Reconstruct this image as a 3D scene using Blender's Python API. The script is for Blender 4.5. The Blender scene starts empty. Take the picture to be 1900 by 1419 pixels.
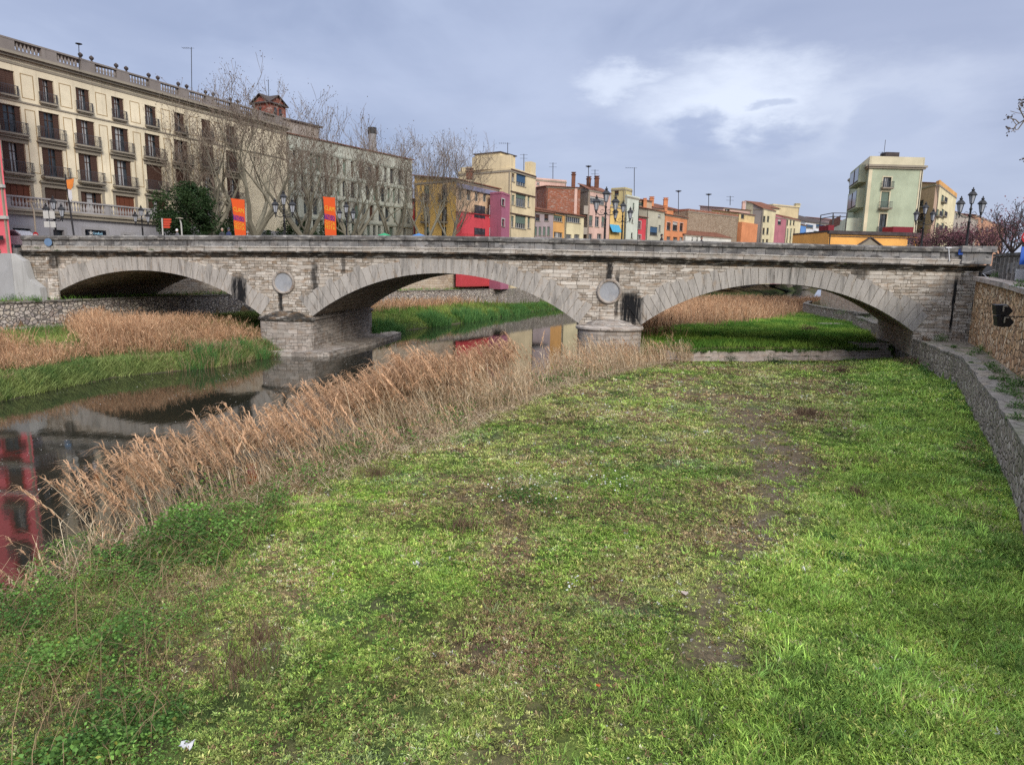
import bpy, math, random
import numpy as np
from mathutils import Vector, Matrix
random.seed(7); RNG = np.random.RandomState(11)
SC = bpy.context.scene; COL = SC.collection
PI = math.pi; R = math.radians

# ---------------------------------------------------------------- camera model (also used as a measuring tool: pixel of the survey photo -> point)
PW, PH, FPX = 1900, 1419, 1225.0
PITCH, ROLL, ZE = R(9.6), R(1.0), 6.1
_sp, _cp, _sr, _cr = math.sin(PITCH), math.cos(PITCH), math.sin(ROLL), math.cos(ROLL)
FWD = Vector((0, _cp, -_sp)); _u0 = Vector((0, _sp, _cp)); _r0 = Vector((1, 0, 0))
RIGHT = _r0*_cr + _u0*_sr; UP = _u0*_cr - _r0*_sr
EYE = Vector((0, 0, ZE))
def ray(px, py): return FWD + RIGHT*((px-PW/2)/FPX) - UP*((py-PH/2)/FPX)
def at_z(px, py, z):
    d = ray(px, py); return EYE + d*((z-ZE)/d.z)
def at_y(px, py, Y):
    d = ray(px, py); return EYE + d*(Y/d.y)
def hor(px): return 502 + (px-950)*0.0174
def gp(px, Y):
    p = at_y(px, hor(px), Y); return Vector((p.x, Y, 0))
def zat(px, py, Y): return at_y(px, py, Y).z

cam = bpy.data.cameras.new('camera'); camo = bpy.data.objects.new('camera', cam); COL.objects.link(camo)
cam.sensor_fit = 'HORIZONTAL'; cam.sensor_width = 36; cam.lens = 36*FPX/PW; cam.clip_end = 3000; cam.clip_start = .1
M = Matrix(((RIGHT.x, UP.x, -FWD.x, 0), (RIGHT.y, UP.y, -FWD.y, 0), (RIGHT.z, UP.z, -FWD.z, ZE), (0, 0, 0, 1)))
camo.matrix_world = M; SC.camera = camo

# ---------------------------------------------------------------- colour and material helpers
def lin(c):
    c = c/255.0
    return c/12.92 if c <= .04045 else ((c+.055)/1.055)**2.4
def S(r, g, b, k=1.0): return (min(lin(r)*k, .9), min(lin(g)*k, .9), min(lin(b)*k, .9), 1)
class NT:
    def __init__(s, tree): s.t = tree; s.n = tree.nodes; s.l = tree.links
    def node(s, typ, **kw):
        n = s.n.new(typ)
        for k, v in kw.items():
            if k == 'ins':
                for kk, vv in v.items():
                    if hasattr(vv, 'is_linked') or isinstance(vv, bpy.types.NodeSocket): s.l.new(vv, n.inputs[kk])
                    else: n.inputs[kk].default_value = vv
            else: setattr(n, k, v)
        return n
    def math(s, op, a, b=None, c=None, clamp=False):
        n = s.n.new('ShaderNodeMath'); n.operation = op; n.use_clamp = clamp
        for i, v in enumerate((a, b, c)):
            if v is None: continue
            if isinstance(v, bpy.types.NodeSocket): s.l.new(v, n.inputs[i])
            else: n.inputs[i].default_value = v
        return n.outputs[0]
    def mix(s, f, a, b, mode='MIX'):
        n = s.n.new('ShaderNodeMix'); n.data_type = 'RGBA'; n.blend_type = mode
        for i, v in ((0, f), (6, a), (7, b)):
            if isinstance(v, bpy.types.NodeSocket): s.l.new(v, n.inputs[i])
            else: n.inputs[i].default_value = v
        return n.outputs[2]
    def ramp(s, f, lo, hi, smooth=True):
        n = s.n.new('ShaderNodeMapRange'); n.interpolation_type = 'SMOOTHSTEP' if smooth else 'LINEAR'
        s.l.new(f, n.inputs[0]); n.inputs[1].default_value = lo; n.inputs[2].default_value = hi
        return n.outputs[0]
    def noise(s, vec, scale, detail=4, rough=.55, dist=0):
        n = s.n.new('ShaderNodeTexNoise'); s.l.new(vec, n.inputs['Vector'])
        n.inputs['Scale'].default_value = scale; n.inputs['Detail'].default_value = detail
        n.inputs['Roughness'].default_value = rough; n.inputs['Distortion'].default_value = dist
        return n.outputs['Fac']
    def scale(s, vec, sc, loc=(0, 0, 0)):
        n = s.n.new('ShaderNodeMapping'); s.l.new(vec, n.inputs[0]); n.inputs['Scale'].default_value = sc; n.inputs['Location'].default_value = loc
        return n.outputs[0]
def newmat(name):
    m = bpy.data.materials.new(name); m.use_nodes = True; t = NT(m.node_tree)
    b = t.n['Principled BSDF']; out = t.n['Material Output']
    return m, t, b, out
def objco(t): return t.node('ShaderNodeTexCoord').outputs['Object']
def setbump(t, b, h, strength=.4, dist=.02):
    n = t.node('ShaderNodeBump', ins={'Height': h, 'Strength': strength, 'Distance': dist}); t.l.new(n.outputs[0], b.inputs['Normal'])
_mc = {}
def plain(name, col, rough=.7, metal=0, var=.25, spec=.3, sc=3.0):
    if name in _mc: return _mc[name]
    m, t, b, o = newmat(name)
    v = objco(t); f = t.noise(v, sc, 5, .6)
    c = t.mix(f, tuple(x*(1-var) for x in col[:3])+(1,), tuple(min(1, x*(1+var)) for x in col[:3])+(1,))
    t.l.new(c, b.inputs['Base Color']); b.inputs['Roughness'].default_value = rough; b.inputs['Metallic'].default_value = metal
    b.inputs['Specular IOR Level'].default_value = spec
    _mc[name] = m; return m
def plaster(name, col, dirt=.45, dcol=(.09, .08, .07, 1)):
    """weathered painted render: large blotches, fine grain, rain streaks"""
    if name in _mc: return _mc[name]
    m, t, b, o = newmat(name); v = objco(t)
    big = t.noise(v, .35, 5, .6, .3); fine = t.noise(v, 6, 4, .7)
    st = t.noise(t.scale(v, (2.2, 2.2, .16)), 1.0, 5, .65)
    c = t.mix(t.ramp(big, .3, .75), tuple(x*.84 for x in col[:3])+(1,), tuple(min(1, x*1.1) for x in col[:3])+(1,))
    c = t.mix(t.math('MULTIPLY', t.ramp(fine, .45, .8), .22), c, tuple(x*.6 for x in col[:3])+(1,))
    c = t.mix(t.math('MULTIPLY', t.ramp(st, .52, .82), dirt), c, dcol)
    t.l.new(c, b.inputs['Base Color']); b.inputs['Roughness'].default_value = .9; b.inputs['Specular IOR Level'].default_value = .15
    setbump(t, b, fine, .25, .02)
    _mc[name] = m; return m
def ashlar(name, c1, c2, mortar, bw=.8, rh=.24, dirt=.6, stains=(), rust=.5, streak=.55, wash=None):
    m, t, b, o = newmat(name); v = objco(t)
    s = t.node('ShaderNodeSeparateXYZ', ins={0: v}); wob = t.noise(v, 1.3, 3)
    zz = t.math('ADD', s.outputs[2], t.math('MULTIPLY', wob, .05))
    xy = t.math('ADD', s.outputs[0], s.outputs[1])
    cv = t.node('ShaderNodeCombineXYZ', ins={0: xy, 1: zz})
    br = t.node('ShaderNodeTexBrick', offset=.5, squash=1.35, squash_frequency=3, ins={'Vector': cv.outputs[0], 'Color1': c1, 'Color2': c2, 'Mortar': mortar, 'Scale': 1.0, 'Mortar Size': .013, 'Mortar Smooth': .4, 'Bias': 0.0, 'Brick Width': bw, 'Row Height': rh})
    br2 = t.node('ShaderNodeTexBrick', offset=.37, squash=.7, squash_frequency=2, ins={'Vector': cv.outputs[0], 'Color1': c2, 'Color2': c1, 'Mortar': mortar, 'Scale': 1.0, 'Mortar Size': .016, 'Mortar Smooth': .4, 'Bias': -.2, 'Brick Width': bw*.62, 'Row Height': rh*.74})
    pick = t.ramp(t.noise(t.scale(v, (.5, .5, 1.1), (4, 2, 9)), 1.0, 3), .49, .51)
    big = t.noise(v, .6, 6, .65, .5); fine = t.noise(v, 9, 5, .7)
    c = t.mix(pick, br.outputs['Color'], br2.outputs['Color'])
    c = t.mix(t.math('MULTIPLY', t.ramp(t.noise(t.scale(v, (1.4, 1.4, 4)), 1.0, 3, .6), .48, .68), rust), c, (.26, .15, .07, 1))
    c = t.mix(t.math('MULTIPLY', t.ramp(t.noise(t.scale(v, (1.7, 1.7, 5), (3, 1, 7)), 1.0, 3, .6), .5, .72), .55), c, (.5, .47, .42, 1))
    c = t.mix(t.math('MULTIPLY', t.ramp(big, .5, .75), dirt), c, (.045, .042, .04, 1))
    st = t.noise(t.scale(v, (3.2, 3.2, .22)), 1.0, 5, .7)
    c = t.mix(t.math('MULTIPLY', t.ramp(st, .54, .74), streak), c, (.03, .028, .027, 1))
    c = t.mix(t.math('MULTIPLY', t.ramp(fine, .5, .8), .35), c, (.07, .06, .05, 1))
    if wash:
        wf = t.math('MULTIPLY', t.ramp(t.noise(v, .8, 3), .3, .7), wash[1]); c = t.mix(wf, c, wash[0])
    for (u0, u1, z0, z1, k) in stains:
        e = t.math('MULTIPLY', t.math('SUBTRACT', t.noise(t.scale(v, (5, 5, 1.2)), 1.0, 5, .7), .5), min(.9, (u1-u0)*1.1))
        ux = t.math('ABSOLUTE', t.math('SUBTRACT', t.math('ADD', s.outputs[0], e), (u0+u1)/2))
        fx = t.math('SUBTRACT', 1.0, t.ramp(ux, (u1-u0)/2*.5, (u1-u0)/2*1.02))
        zx = t.math('ABSOLUTE', t.math('SUBTRACT', t.math('ADD', s.outputs[2], t.math('MULTIPLY', e, .5)), (z0+z1)/2))
        fz = t.math('SUBTRACT', 1.0, t.ramp(zx, (z1-z0)/2*.55, (z1-z0)/2*1.05))
        hole = t.math('SUBTRACT', 1.0, t.math('MULTIPLY', t.ramp(t.noise(t.scale(v, (7, 7, .9)), 1.0, 4), .52, .7), .4))
        c = t.mix(t.math('MULTIPLY', t.math('MULTIPLY', t.math('MULTIPLY', fx, fz), k), hole), c, (.012, .012, .013, 1))
    t.l.new(c, b.inputs['Base Color']); b.inputs['Roughness'].default_value = .92; b.inputs['Specular IOR Level'].default_value = .15
    h = t.math('SUBTRACT', t.math('MULTIPLY', fine, .35), t.math('ADD', t.math('MULTIPLY', br.outputs['Fac'], t.math('SUBTRACT', 1.0, pick)), t.math('MULTIPLY', br2.outputs['Fac'], pick)))
    setbump(t, b, h, .8, .03)
    return m
def rubble(name, pal, mortar, sc=4.2, dirt=.5, zsq=1.25, moss=0.0, mw=.05):
    m, t, b, o = newmat(name); v = objco(t)
    vv = t.scale(v, (1, 1, zsq))
    warp = t.node('ShaderNodeMixRGB', blend_type='ADD', ins={0: .25, 1: vv}) if False else None
    nz = t.node('ShaderNodeTexNoise', ins={'Vector': v, 'Scale': 2.5, 'Detail': 3.0})
    ad = t.node('ShaderNodeVectorMath', operation='MULTIPLY_ADD', ins={0: nz.outputs['Color'], 1: (.16, .16, .16), 2: vv})
    e = t.node('ShaderNodeTexVoronoi', feature='DISTANCE_TO_EDGE', ins={'Vector': ad.outputs[0], 'Scale': sc})
    f = t.node('ShaderNodeTexVoronoi', feature='F1', ins={'Vector': ad.outputs[0], 'Scale': sc})
    cr = t.node('ShaderNodeValToRGB', ins={0: t.node('ShaderNodeSeparateColor', ins={0: f.outputs['Color']}).outputs[0]})
    el = cr.color_ramp.elements; el[0].position = 0; el[0].color = pal[0]; el[1].position = 1; el[1].color = pal[-1]
    for i, c in enumerate(pal[1:-1]): q = el.new((i+1)/(len(pal)-1)); q.color = c
    fine = t.noise(v, 14, 4, .7); big = t.noise(v, .7, 5, .6)
    c = t.mix(t.math('MULTIPLY', t.ramp(fine, .4, .8), .4), cr.outputs[0], tuple(x*.5 for x in pal[0][:3])+(1,))
    c = t.mix(t.math('SUBTRACT', 1.0, t.ramp(e.outputs['Distance'], mw*.35, mw)), c, mortar)
    st = t.noise(t.scale(v, (2.5, 2.5, .25)), 1.0, 5, .7)
    c = t.mix(t.math('MULTIPLY', t.ramp(st, .5, .75), dirt), c, (.03, .028, .026, 1))
    if moss: c = t.mix(t.math('MULTIPLY', t.ramp(big, .5, .68), moss), c, (.06, .09, .02, 1))
    t.l.new(c, b.inputs['Base Color']); b.inputs['Roughness'].default_value = .95; b.inputs['Specular IOR Level'].default_value = .1
    setbump(t, b, t.math('ADD', t.ramp(e.outputs['Distance'], 0, .16), t.math('MULTIPLY', fine, .25)), .9, .06)
    return m
def vegmat(name, trans=.3, rough=.6):
    m, t, b, o = newmat(name)
    a = t.node('ShaderNodeAttribute', attribute_name='Col')
    b.inputs['Roughness'].default_value = rough; b.inputs['Specular IOR Level'].default_value = .12
    t.l.new(a.outputs['Color'], b.inputs['Base Color'])
    if trans:
        tr = t.node('ShaderNodeBsdfTranslucent', ins={0: a.outputs['Color']})
        mx = t.node('ShaderNodeMixShader', ins={0: trans, 1: b.outputs[0], 2: tr.outputs[0]}); t.l.new(mx.outputs[0], o.inputs[0])
    return m
def glassmat(name, col=(.02, .025, .03, 1), rough=.12):
    if name in _mc: return _mc[name]
    m, t, b, o = newmat(name)
    v = objco(t); f = t.noise(v, .9, 2)
    t.l.new(t.mix(t.ramp(f, .4, .65), col, tuple(x*2.2+.01 for x in col[:3])+(1,)), b.inputs['Base Color'])
    b.inputs['Roughness'].default_value = rough; b.inputs['Specular IOR Level'].default_value = .5
    _mc[name] = m; return m

# ---------------------------------------------------------------- object helpers
def tag(o, label, cat, group=None, kind=None):
    o['label'] = label; o['category'] = cat
    if group: o['group'] = group
    if kind: o['kind'] = kind
    return o
def thing(name, label, cat, loc=(0, 0, 0), group=None):
    o = bpy.data.objects.new(name, None); COL.objects.link(o); o.location = loc; o.empty_display_size = .2
    return tag(o, label, cat, group)
class MB:
    def __init__(s): s.v = []; s.f = []; s.mi = []; s.c = []; s.cur = (1, 1, 1)
    def add(s, vs, fs, mi=0):
        k = len(s.v); s.v += [tuple(p) for p in vs]; s.c += [s.cur]*len(vs)
        for f in fs: s.f.append(tuple(i+k for i in f)); s.mi.append(mi)
    def quad(s, a, b, c, d, mi=0): s.add((a, b, c, d), ((0, 1, 2, 3),), mi)
    def box(s, lo, hi, mi=0, fr=None):
        """axis box between lo and hi; fr = (origin, ex, ey, ez) puts it into a local frame"""
        x0, y0, z0 = lo; x1, y1, z1 = hi
        vs = [Vector(p) for p in ((x0, y0, z0), (x1, y0, z0), (x1, y1, z0), (x0, y1, z0), (x0, y0, z1), (x1, y0, z1), (x1, y1, z1), (x0, y1, z1))]
        if fr: vs = [fr[0]+fr[1]*p.x+fr[2]*p.y+fr[3]*p.z for p in vs]
        s.add(vs, ((0, 3, 2, 1), (4, 5, 6, 7), (0, 1, 5, 4), (1, 2, 6, 5), (2, 3, 7, 6), (3, 0, 4, 7)), mi)
    def tube(s, pts, rad, n=6, mi=0, cap=True):
        pts = [Vector(p) for p in pts]; k = len(pts); vs = []
        if not isinstance(rad, (list, tuple)): rad = [rad]*k
        up = Vector((.13, .27, 1))
        for i, p in enumerate(pts):
            d = (pts[min(i+1, k-1)]-pts[max(i-1, 0)])
            if d.length < 1e-9: d = Vector((0, 0, 1))
            d.normalize(); a = d.cross(up)
            if a.length < 1e-3: a = d.cross(Vector((1, 0, 0)))
            a.normalize(); b2 = d.cross(a)
            for j in range(n):
                q = 2*PI*j/n; vs.append(p+(a*math.cos(q)+b2*math.sin(q))*rad[i])
        fs = [(i*n+j, i*n+(j+1) % n, (i+1)*n+(j+1) % n, (i+1)*n+j) for i in range(k-1) for j in range(n)]
        if cap: fs += [tuple(range(n-1, -1, -1)), tuple((k-1)*n+j for j in range(n))]
        s.add(vs, fs, mi)
    def lathe(s, c, prof, n=12, mi=0, sx=1, sy=1, a0=0, a1=2*PI):
        full = abs(a1-a0-2*PI) < 1e-6; m = n if full else n+1; vs = []
        for r, z in prof:
            for j in range(m):
                q = a0+(a1-a0)*j/n; vs.append((c[0]+r*sx*math.cos(q), c[1]+r*sy*math.sin(q), c[2]+z))
        fs = [(i*m+j, i*m+(j+1) % m, (i+1)*m+(j+1) % m, (i+1)*m+j) for i in range(len(prof)-1) for j in range(n)]
        if full: fs += [tuple(range(m-1, -1, -1)), tuple((len(prof)-1)*m+j for j in range(m))]
        s.add(vs, fs, mi)
    def prism(s, poly, z0, z1, mi=0):
        n = len(poly); vs = [(p[0], p[1], z0) for p in poly]+[(p[0], p[1], z1) for p in poly]
        fs = [tuple(range(n-1, -1, -1)), tuple(range(n, 2*n))]+[(i, (i+1) % n, n+(i+1) % n, n+i) for i in range(n)]
        s.add(vs, fs, mi)
    def build(s, name, mats, parent=None, smooth=False, col=False):
        me = bpy.data.meshes.new(name); me.from_pydata(s.v, [], s.f)
        for m in (mats if isinstance(mats, (list, tuple)) else [mats]): me.materials.append(m)
        if len(me.polygons): me.polygons.foreach_set('material_index', s.mi)
        if smooth: me.polygons.foreach_set('use_smooth', [True]*len(me.polygons))
        if col:
            a = me.color_attributes.new('Col', 'FLOAT_COLOR', 'POINT')
            a.data.foreach_set('color', np.c_[np.array(s.c, dtype=np.float32).reshape(-1, 3), np.ones(len(s.c), np.float32)].ravel())
        me.validate(); me.update()
        o = bpy.data.objects.new(name, me); COL.objects.link(o)
        if parent:
            o.parent = parent
            if parent.type == 'EMPTY' and parent.get('wb'): o.matrix_parent_inverse = Matrix.Translation(-parent.location)
        return o
def wthing(name, label, cat, loc, group=None):
    """thing whose parts are written in world coordinates"""
    o = thing(name, label, cat, loc, group); o['wb'] = 1; return o
def dup(root, loc, rz=None, label=None, group=None):
    r = root.copy(); COL.objects.link(r); r.location = loc
    if rz is not None: r.rotation_euler = (0, 0, rz)
    if label: r['label'] = label
    if group: r['group'] = group
    for ch in list(root.children):
        c = ch.copy(); COL.objects.link(c); c.parent = r
        for g in list(ch.children):
            d = g.copy(); COL.objects.link(d); d.parent = c
    return r

# numpy meshes (vegetation)
def np_mesh(name, V, T, C, mat):
    me = bpy.data.meshes.new(name); nv, nt = len(V), len(T)
    me.vertices.add(nv); me.vertices.foreach_set('co', V.astype(np.float32).ravel())
    me.loops.add(nt*3); me.loops.foreach_set('vertex_index', T.astype(np.int32).ravel())
    me.polygons.add(nt); me.polygons.foreach_set('loop_start', np.arange(nt, dtype=np.int32)*3)
    a = me.color_attributes.new('Col', 'FLOAT_COLOR', 'POINT')
    a.data.foreach_set('color', np.c_[C, np.ones(nv)].astype(np.float32).ravel())
    me.materials.append(mat); me.update(calc_edges=True)
    o = bpy.data.objects.new(name, me); COL.objects.link(o); return o
class VB:
    """collects ribbons (blades, stems) and leaves"""
    def __init__(s): s.V = []; s.T = []; s.C = []; s.n = 0
    def _put(s, V, T, C): s.V.append(V); s.T.append(T+s.n); s.C.append(C); s.n += len(V)
    def ribbons(s, base, lean, length, width, col, tipw=.12, droop=0.0, tipcol=None):
        N = len(base)
        if N == 0: return
        length = np.broadcast_to(length, (N,)); width = np.broadcast_to(width, (N,)); droop = np.broadcast_to(droop, (N,))
        L = np.linalg.norm(lean, axis=1); ang = RNG.rand(N)*2*PI
        side = np.c_[np.cos(ang), np.sin(ang), np.zeros(N)]
        P = []
        for t in (0, .4, .75, 1.0):
            h = length*t
            off = lean*(t**1.7)[..., None] if False else lean*(t**1.8)
            z = h*np.sqrt(np.maximum(1-np.minimum((L/np.maximum(length, 1e-6))*t**.8*.75, .95)**2, .05)) - droop*length*t**3
            p = base+np.c_[off, np.zeros(N)] if lean.shape[1] == 2 else base+off
            p = p.copy(); p[:, 2] += z
            w = (width*(1-(1-tipw)*t**2)/2)[:, None]
            P += [p-side*w, p+side*w]
        V = np.stack(P, 1).reshape(-1, 3)
        tri = np.array([(0, 1, 3), (0, 3, 2), (2, 3, 5), (2, 5, 4), (4, 5, 7), (4, 7, 6)])
        T = (tri[None]+(np.arange(N)*8)[:, None, None]).reshape(-1, 3)
        Cc = np.repeat(col[:, None, :], 8, 1)
        if tipcol is not None: Cc[:, 4:, :] = tipcol[:, None, :]
        s._put(V, T, Cc.reshape(-1, 3))
    def leaves(s, c, size, col, flat=.5, asp=.6):
        N = len(c)
        if N == 0: return
        size = np.broadcast_to(size, (N,))[:, None]
        d = RNG.randn(N, 3); d[:, 2] *= (1-flat)*.8+.1; d /= np.linalg.norm(d, axis=1)[:, None]
        q = RNG.randn(N, 3); q[:, 2] *= (1-flat)+.05; w = q-d*(q*d).sum(1)[:, None]; w /= np.linalg.norm(w, axis=1)[:, None]+1e-9
        n = np.cross(d, w)
        V = np.stack([c-d*size*.5, c+w*size*asp*.5+n*size*.1, c+d*size*.5, c-w*size*asp*.5+n*size*.1], 1).reshape(-1, 3)
        T = (np.array([(0, 1, 2), (0, 2, 3)])[None]+(np.arange(N)*4)[:, None, None]).reshape(-1, 3)
        s._put(V, T, np.repeat(col[:, None, :], 4, 1).reshape(-1, 3))
    def rosettes(s, c, n, L, W, col, el=(.25, 1.2), jit=.3):
        """small plants: n short leaves fanning out from each centre"""
        N = len(c)
        if N == 0: return
        c = np.repeat(c, n, 0)+np.c_[RNG.randn(N*n, 2)*np.repeat(np.broadcast_to(L, (N,)), n)[:, None]*.3, np.zeros(N*n)]; L = np.repeat(np.broadcast_to(L, (N,)), n)*RNG.uniform(.5, 1.25, N*n); W = np.repeat(np.broadcast_to(W, (N,)), n)*RNG.uniform(.6, 1.3, N*n)
        col = np.repeat(col, n, 0)*RNG.uniform(1-jit, 1+jit, (N*n, 1)); a = RNG.rand(N*n)*2*PI; e = RNG.uniform(el[0], el[1], N*n)
        d = np.c_[np.cos(a)*np.cos(e), np.sin(a)*np.cos(e), np.sin(e)]; sd = np.c_[-np.sin(a), np.cos(a), np.zeros(N*n)]
        m = c+d*(L*.55)[:, None]; tip = c+d*L[:, None]; tip[:, 2] -= L*.18
        V = np.stack([c, m+sd*(W/2)[:, None], tip, m-sd*(W/2)[:, None]], 1).reshape(-1, 3)
        T = (np.array([(0, 1, 2), (0, 2, 3)])[None]+(np.arange(N*n)*4)[:, None, None]).reshape(-1, 3)
        s._put(V, T, np.repeat(col[:, None, :], 4, 1).reshape(-1, 3))
    def build(s, name, mat): return np_mesh(name, np.concatenate(s.V), np.concatenate(s.T), np.concatenate(s.C), mat)
_lat = [np.random.RandomState(100+i).rand(128, 128) for i in range(8)]
def vnoise(x, y, k=0):
    g = _lat[k % 8]; xi = np.floor(x).astype(int); yi = np.floor(y).astype(int); fx = x-xi; fy = y-yi
    fx = fx*fx*(3-2*fx); fy = fy*fy*(3-2*fy)
    a = g[xi % 128, yi % 128]; b = g[(xi+1) % 128, yi % 128]; c = g[xi % 128, (yi+1) % 128]; d = g[(xi+1) % 128, (yi+1) % 128]
    return (a*(1-fx)+b*fx)*(1-fy)+(c*(1-fx)+d*fx)*fy
def fbm(x, y, k=0, o=4):
    s = 0; a = .5; tot = 0
    for i in range(o): s = s+a*vnoise(x*2**i+17*i, y*2**i+5*i, k+i); tot += a; a *= .55
    return s/tot
def sstep(x, a, b):
    t = np.clip((x-a)/(b-a), 0, 1); return t*t*(3-2*t)
def lerp3(a, b, t): return np.asarray(a)[None]*(1-t[:, None])+np.asarray(b)[None]*t[:, None]


# ---------------------------------------------------------------- sky, sun, exposure
SUN_EL, SUN_AZ = R(29), R(157)      # azimuth clockwise from +Y (the direction looked in)
w = bpy.data.worlds.new('World'); SC.world = w; w.use_nodes = True; T = NT(w.node_tree)
bg = T.n['Background']
sky = T.node('ShaderNodeTexSky', sky_type='NISHITA', sun_disc=False, sun_elevation=SUN_EL, sun_rotation=SUN_AZ, air_density=1.0, dust_density=3.0, ozone_density=2.0)
d = T.node('ShaderNodeTexCoord').outputs['Generated']
sx = T.node('ShaderNodeSeparateXYZ', ins={0: d})
el = T.math('ARCSINE', sx.outputs[2]); az = T.math('ARCTAN2', sx.outputs[0], sx.outputs[1])
ae = T.node('ShaderNodeCombineXYZ', ins={0: az, 1: T.math('MULTIPLY', el, 2.2)}).outputs[0]
n1 = T.noise(ae, 2.2, 6, .55, .4); n2 = T.noise(T.scale(ae, (1, 1, 1), (3.1, 1.7, .5)), 6.5, 6, .6, .25); n3 = T.noise(T.scale(ae, (.55, 1.5, 1), (7, 2, 0)), 1.6, 5, .5, .3)
wx = T.math('MULTIPLY', T.math('SUBTRACT', n2, .5), .22); wy = T.math('MULTIPLY', T.math('SUBTRACT', T.noise(T.scale(ae, (1, 1, 1), (11, 4, 2)), 7.0, 6, .6), .5), .11)
azw = T.math('ADD', az, wx); elw = T.math('ADD', el, wy)
def blob(a, e, ra, re, soft=.6, base=None):
    """soft ellipse on the dome, centre az/el in degrees; base: flat underside"""
    x = T.math('DIVIDE', T.math('SUBTRACT', azw, R(a)), R(ra)); y = T.math('DIVIDE', T.math('SUBTRACT', elw, R(e)), R(re))
    q = T.math('SQRT', T.math('ADD', T.math('MULTIPLY', x, x), T.math('MULTIPLY', y, y)))
    f = T.math('SUBTRACT', 1.0, T.ramp(q, 1-soft, 1.0))
    if base is not None: f = T.math('MULTIPLY', f, T.ramp(elw, R(base[0]), R(base[1])))
    return f
CLOUD_DARK = (1.68, 1.96, 2.85, 1); CLOUD_MID = (2.4, 2.72, 3.65, 1); CLOUD_LIT = (4.1, 4.4, 5.1, 1)
c = T.mix(T.ramp(n1, .36, .64), CLOUD_DARK, CLOUD_MID)
c = T.mix(T.math('MULTIPLY', T.ramp(n3, .42, .7), .6), c, (2.85, 3.1, 4.0, 1))
lit = T.math('MAXIMUM', blob(17.8, 13.4, 10.5, 4.4, .8), T.math('MULTIPLY', blob(26, 12.5, 12, 4.2, .95), .55))
lit = T.math('MAXIMUM', lit, T.math('MULTIPLY', blob(8.5, 14.8, 5.0, 1.5, .9), .75))
c = T.mix(lit, c, CLOUD_LIT)
dk = blob(14.6, 10.9, 3.6, 2.4, .8, (8.0, 10.6)); dk = T.math('MAXIMUM', dk, T.math('MULTIPLY', blob(20.2, 10.4, 3.2, 1.4, .85, (8.8, 10.3)), .85))
dk = T.math('MAXIMUM', dk, T.math('MULTIPLY', blob(28.5, 11.3, 4.6, 2.9, .6, (7.5, 11)), .55)); dk = T.math('MAXIMUM', dk, T.math('MULTIPLY', blob(20, 12.9, 2.0, .8, .7), .6))
dk = T.math('MAXIMUM', dk, T.math('MULTIPLY', blob(8, 11.2, 4.4, 2.4, .9), .5))
c = T.mix(T.math('MULTIPLY', dk, .85), c, (1.9, 2.2, 3.2, 1))
c = T.mix(T.ramp(el, R(9), R(-1)), c, (2.5, 2.8, 3.7, 1))
zen = T.math('ADD', 1.0, T.math('MULTIPLY', T.ramp(el, R(20), R(65)), 2.6))     # overcast dome: the zenith is brighter than the horizon
c = T.mix(1.0, c, T.node('ShaderNodeCombineXYZ', ins={0: zen, 1: zen, 2: zen}).outputs[0], 'MULTIPLY')
hs = T.node('ShaderNodeHueSaturation', ins={'Saturation': T.math('SUBTRACT', 1.0, T.math('MULTIPLY', T.ramp(el, R(22), R(70)), .75)), 'Color': c})
c = T.mix(.12, hs.outputs[0], sky.outputs[0])
T.l.new(c, bg.inputs[0]); bg.inputs[1].default_value = .1
sl = bpy.data.lights.new('sun', 'SUN'); sl.energy = 1.5; sl.angle = R(22); sl.color = (1, .95, .87)
so = bpy.data.objects.new('sun', sl); COL.objects.link(so)
sd = Vector((math.sin(SUN_AZ)*math.cos(SUN_EL), math.cos(SUN_AZ)*math.cos(SUN_EL), math.sin(SUN_EL)))
so.rotation_euler = sd.to_track_quat('Z', 'Y').to_euler(); so.location = (0, -20, 60)
SC.view_settings.view_transform = 'Standard'; SC.view_settings.look = 'None'; SC.view_settings.exposure = 1.05
SC.cycles.max_bounces = 6; SC.cycles.diffuse_bounces = 3; SC.cycles.transmission_bounces = 3; SC.cycles.transparent_max_bounces = 6; SC.cycles.caustics_reflective = False
SC.cycles.use_denoising = False

# ---------------------------------------------------------------- lie of the land
def cv(xs, ys): return lambda v: np.interp(v, xs, ys)
XL = cv([-20, 10, 28.6, 35.4, 40, 45, 58, 67, 76, 104, 116, 150, 175, 200, 240, 300], [-26, -24.5, -22.7, -21.8, -18, -16.8, -12.8, -10.5, -6.3, 4, 10, 35, 53, 71, 97, 130])
XR = cv([-20, 5, 9, 12, 16, 20, 25, 30, 34, 38, 44, 58, 70, 90, 110, 116, 130, 150, 175, 200, 240, 300], [-9.9, -9.6, -9.5, -9.0, -7.4, -5.8, -3.6, -1.2, .8, 2.4, 4.0, 5.5, 8.5, 14.5, 21.5, 25, 37, 55, 77, 96, 125, 170])
WALL_L = [(-36.6, 25), (-35.4, 36), (-34.2, 44.1), (-32.5, 48), (-30.6, 54.7), (-26.9, 64.1), (-18, 77), (-7.2, 91), (-1, 100.5), (4.5, 111), (28.5, 152), (66, 208), (100, 255), (140, 310)]
WALL_R = [(6.5, 5), (9.4, 11), (12.4, 15.6), (15.3, 20.4), (17.3, 24), (21.9, 31.9), (25.2, 41.1), (29.2, 52), (33.6, 65.5), (35.0, 66.0), (35.6, 75.0), (38.2, 87.6), (43, 97), (75, 155), (118, 235), (150, 300)]
RW = cv([p[1] for p in WALL_R], [p[0] for p in WALL_R]); LW = cv([p[1] for p in WALL_L], [p[0] for p in WALL_L])
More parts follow.
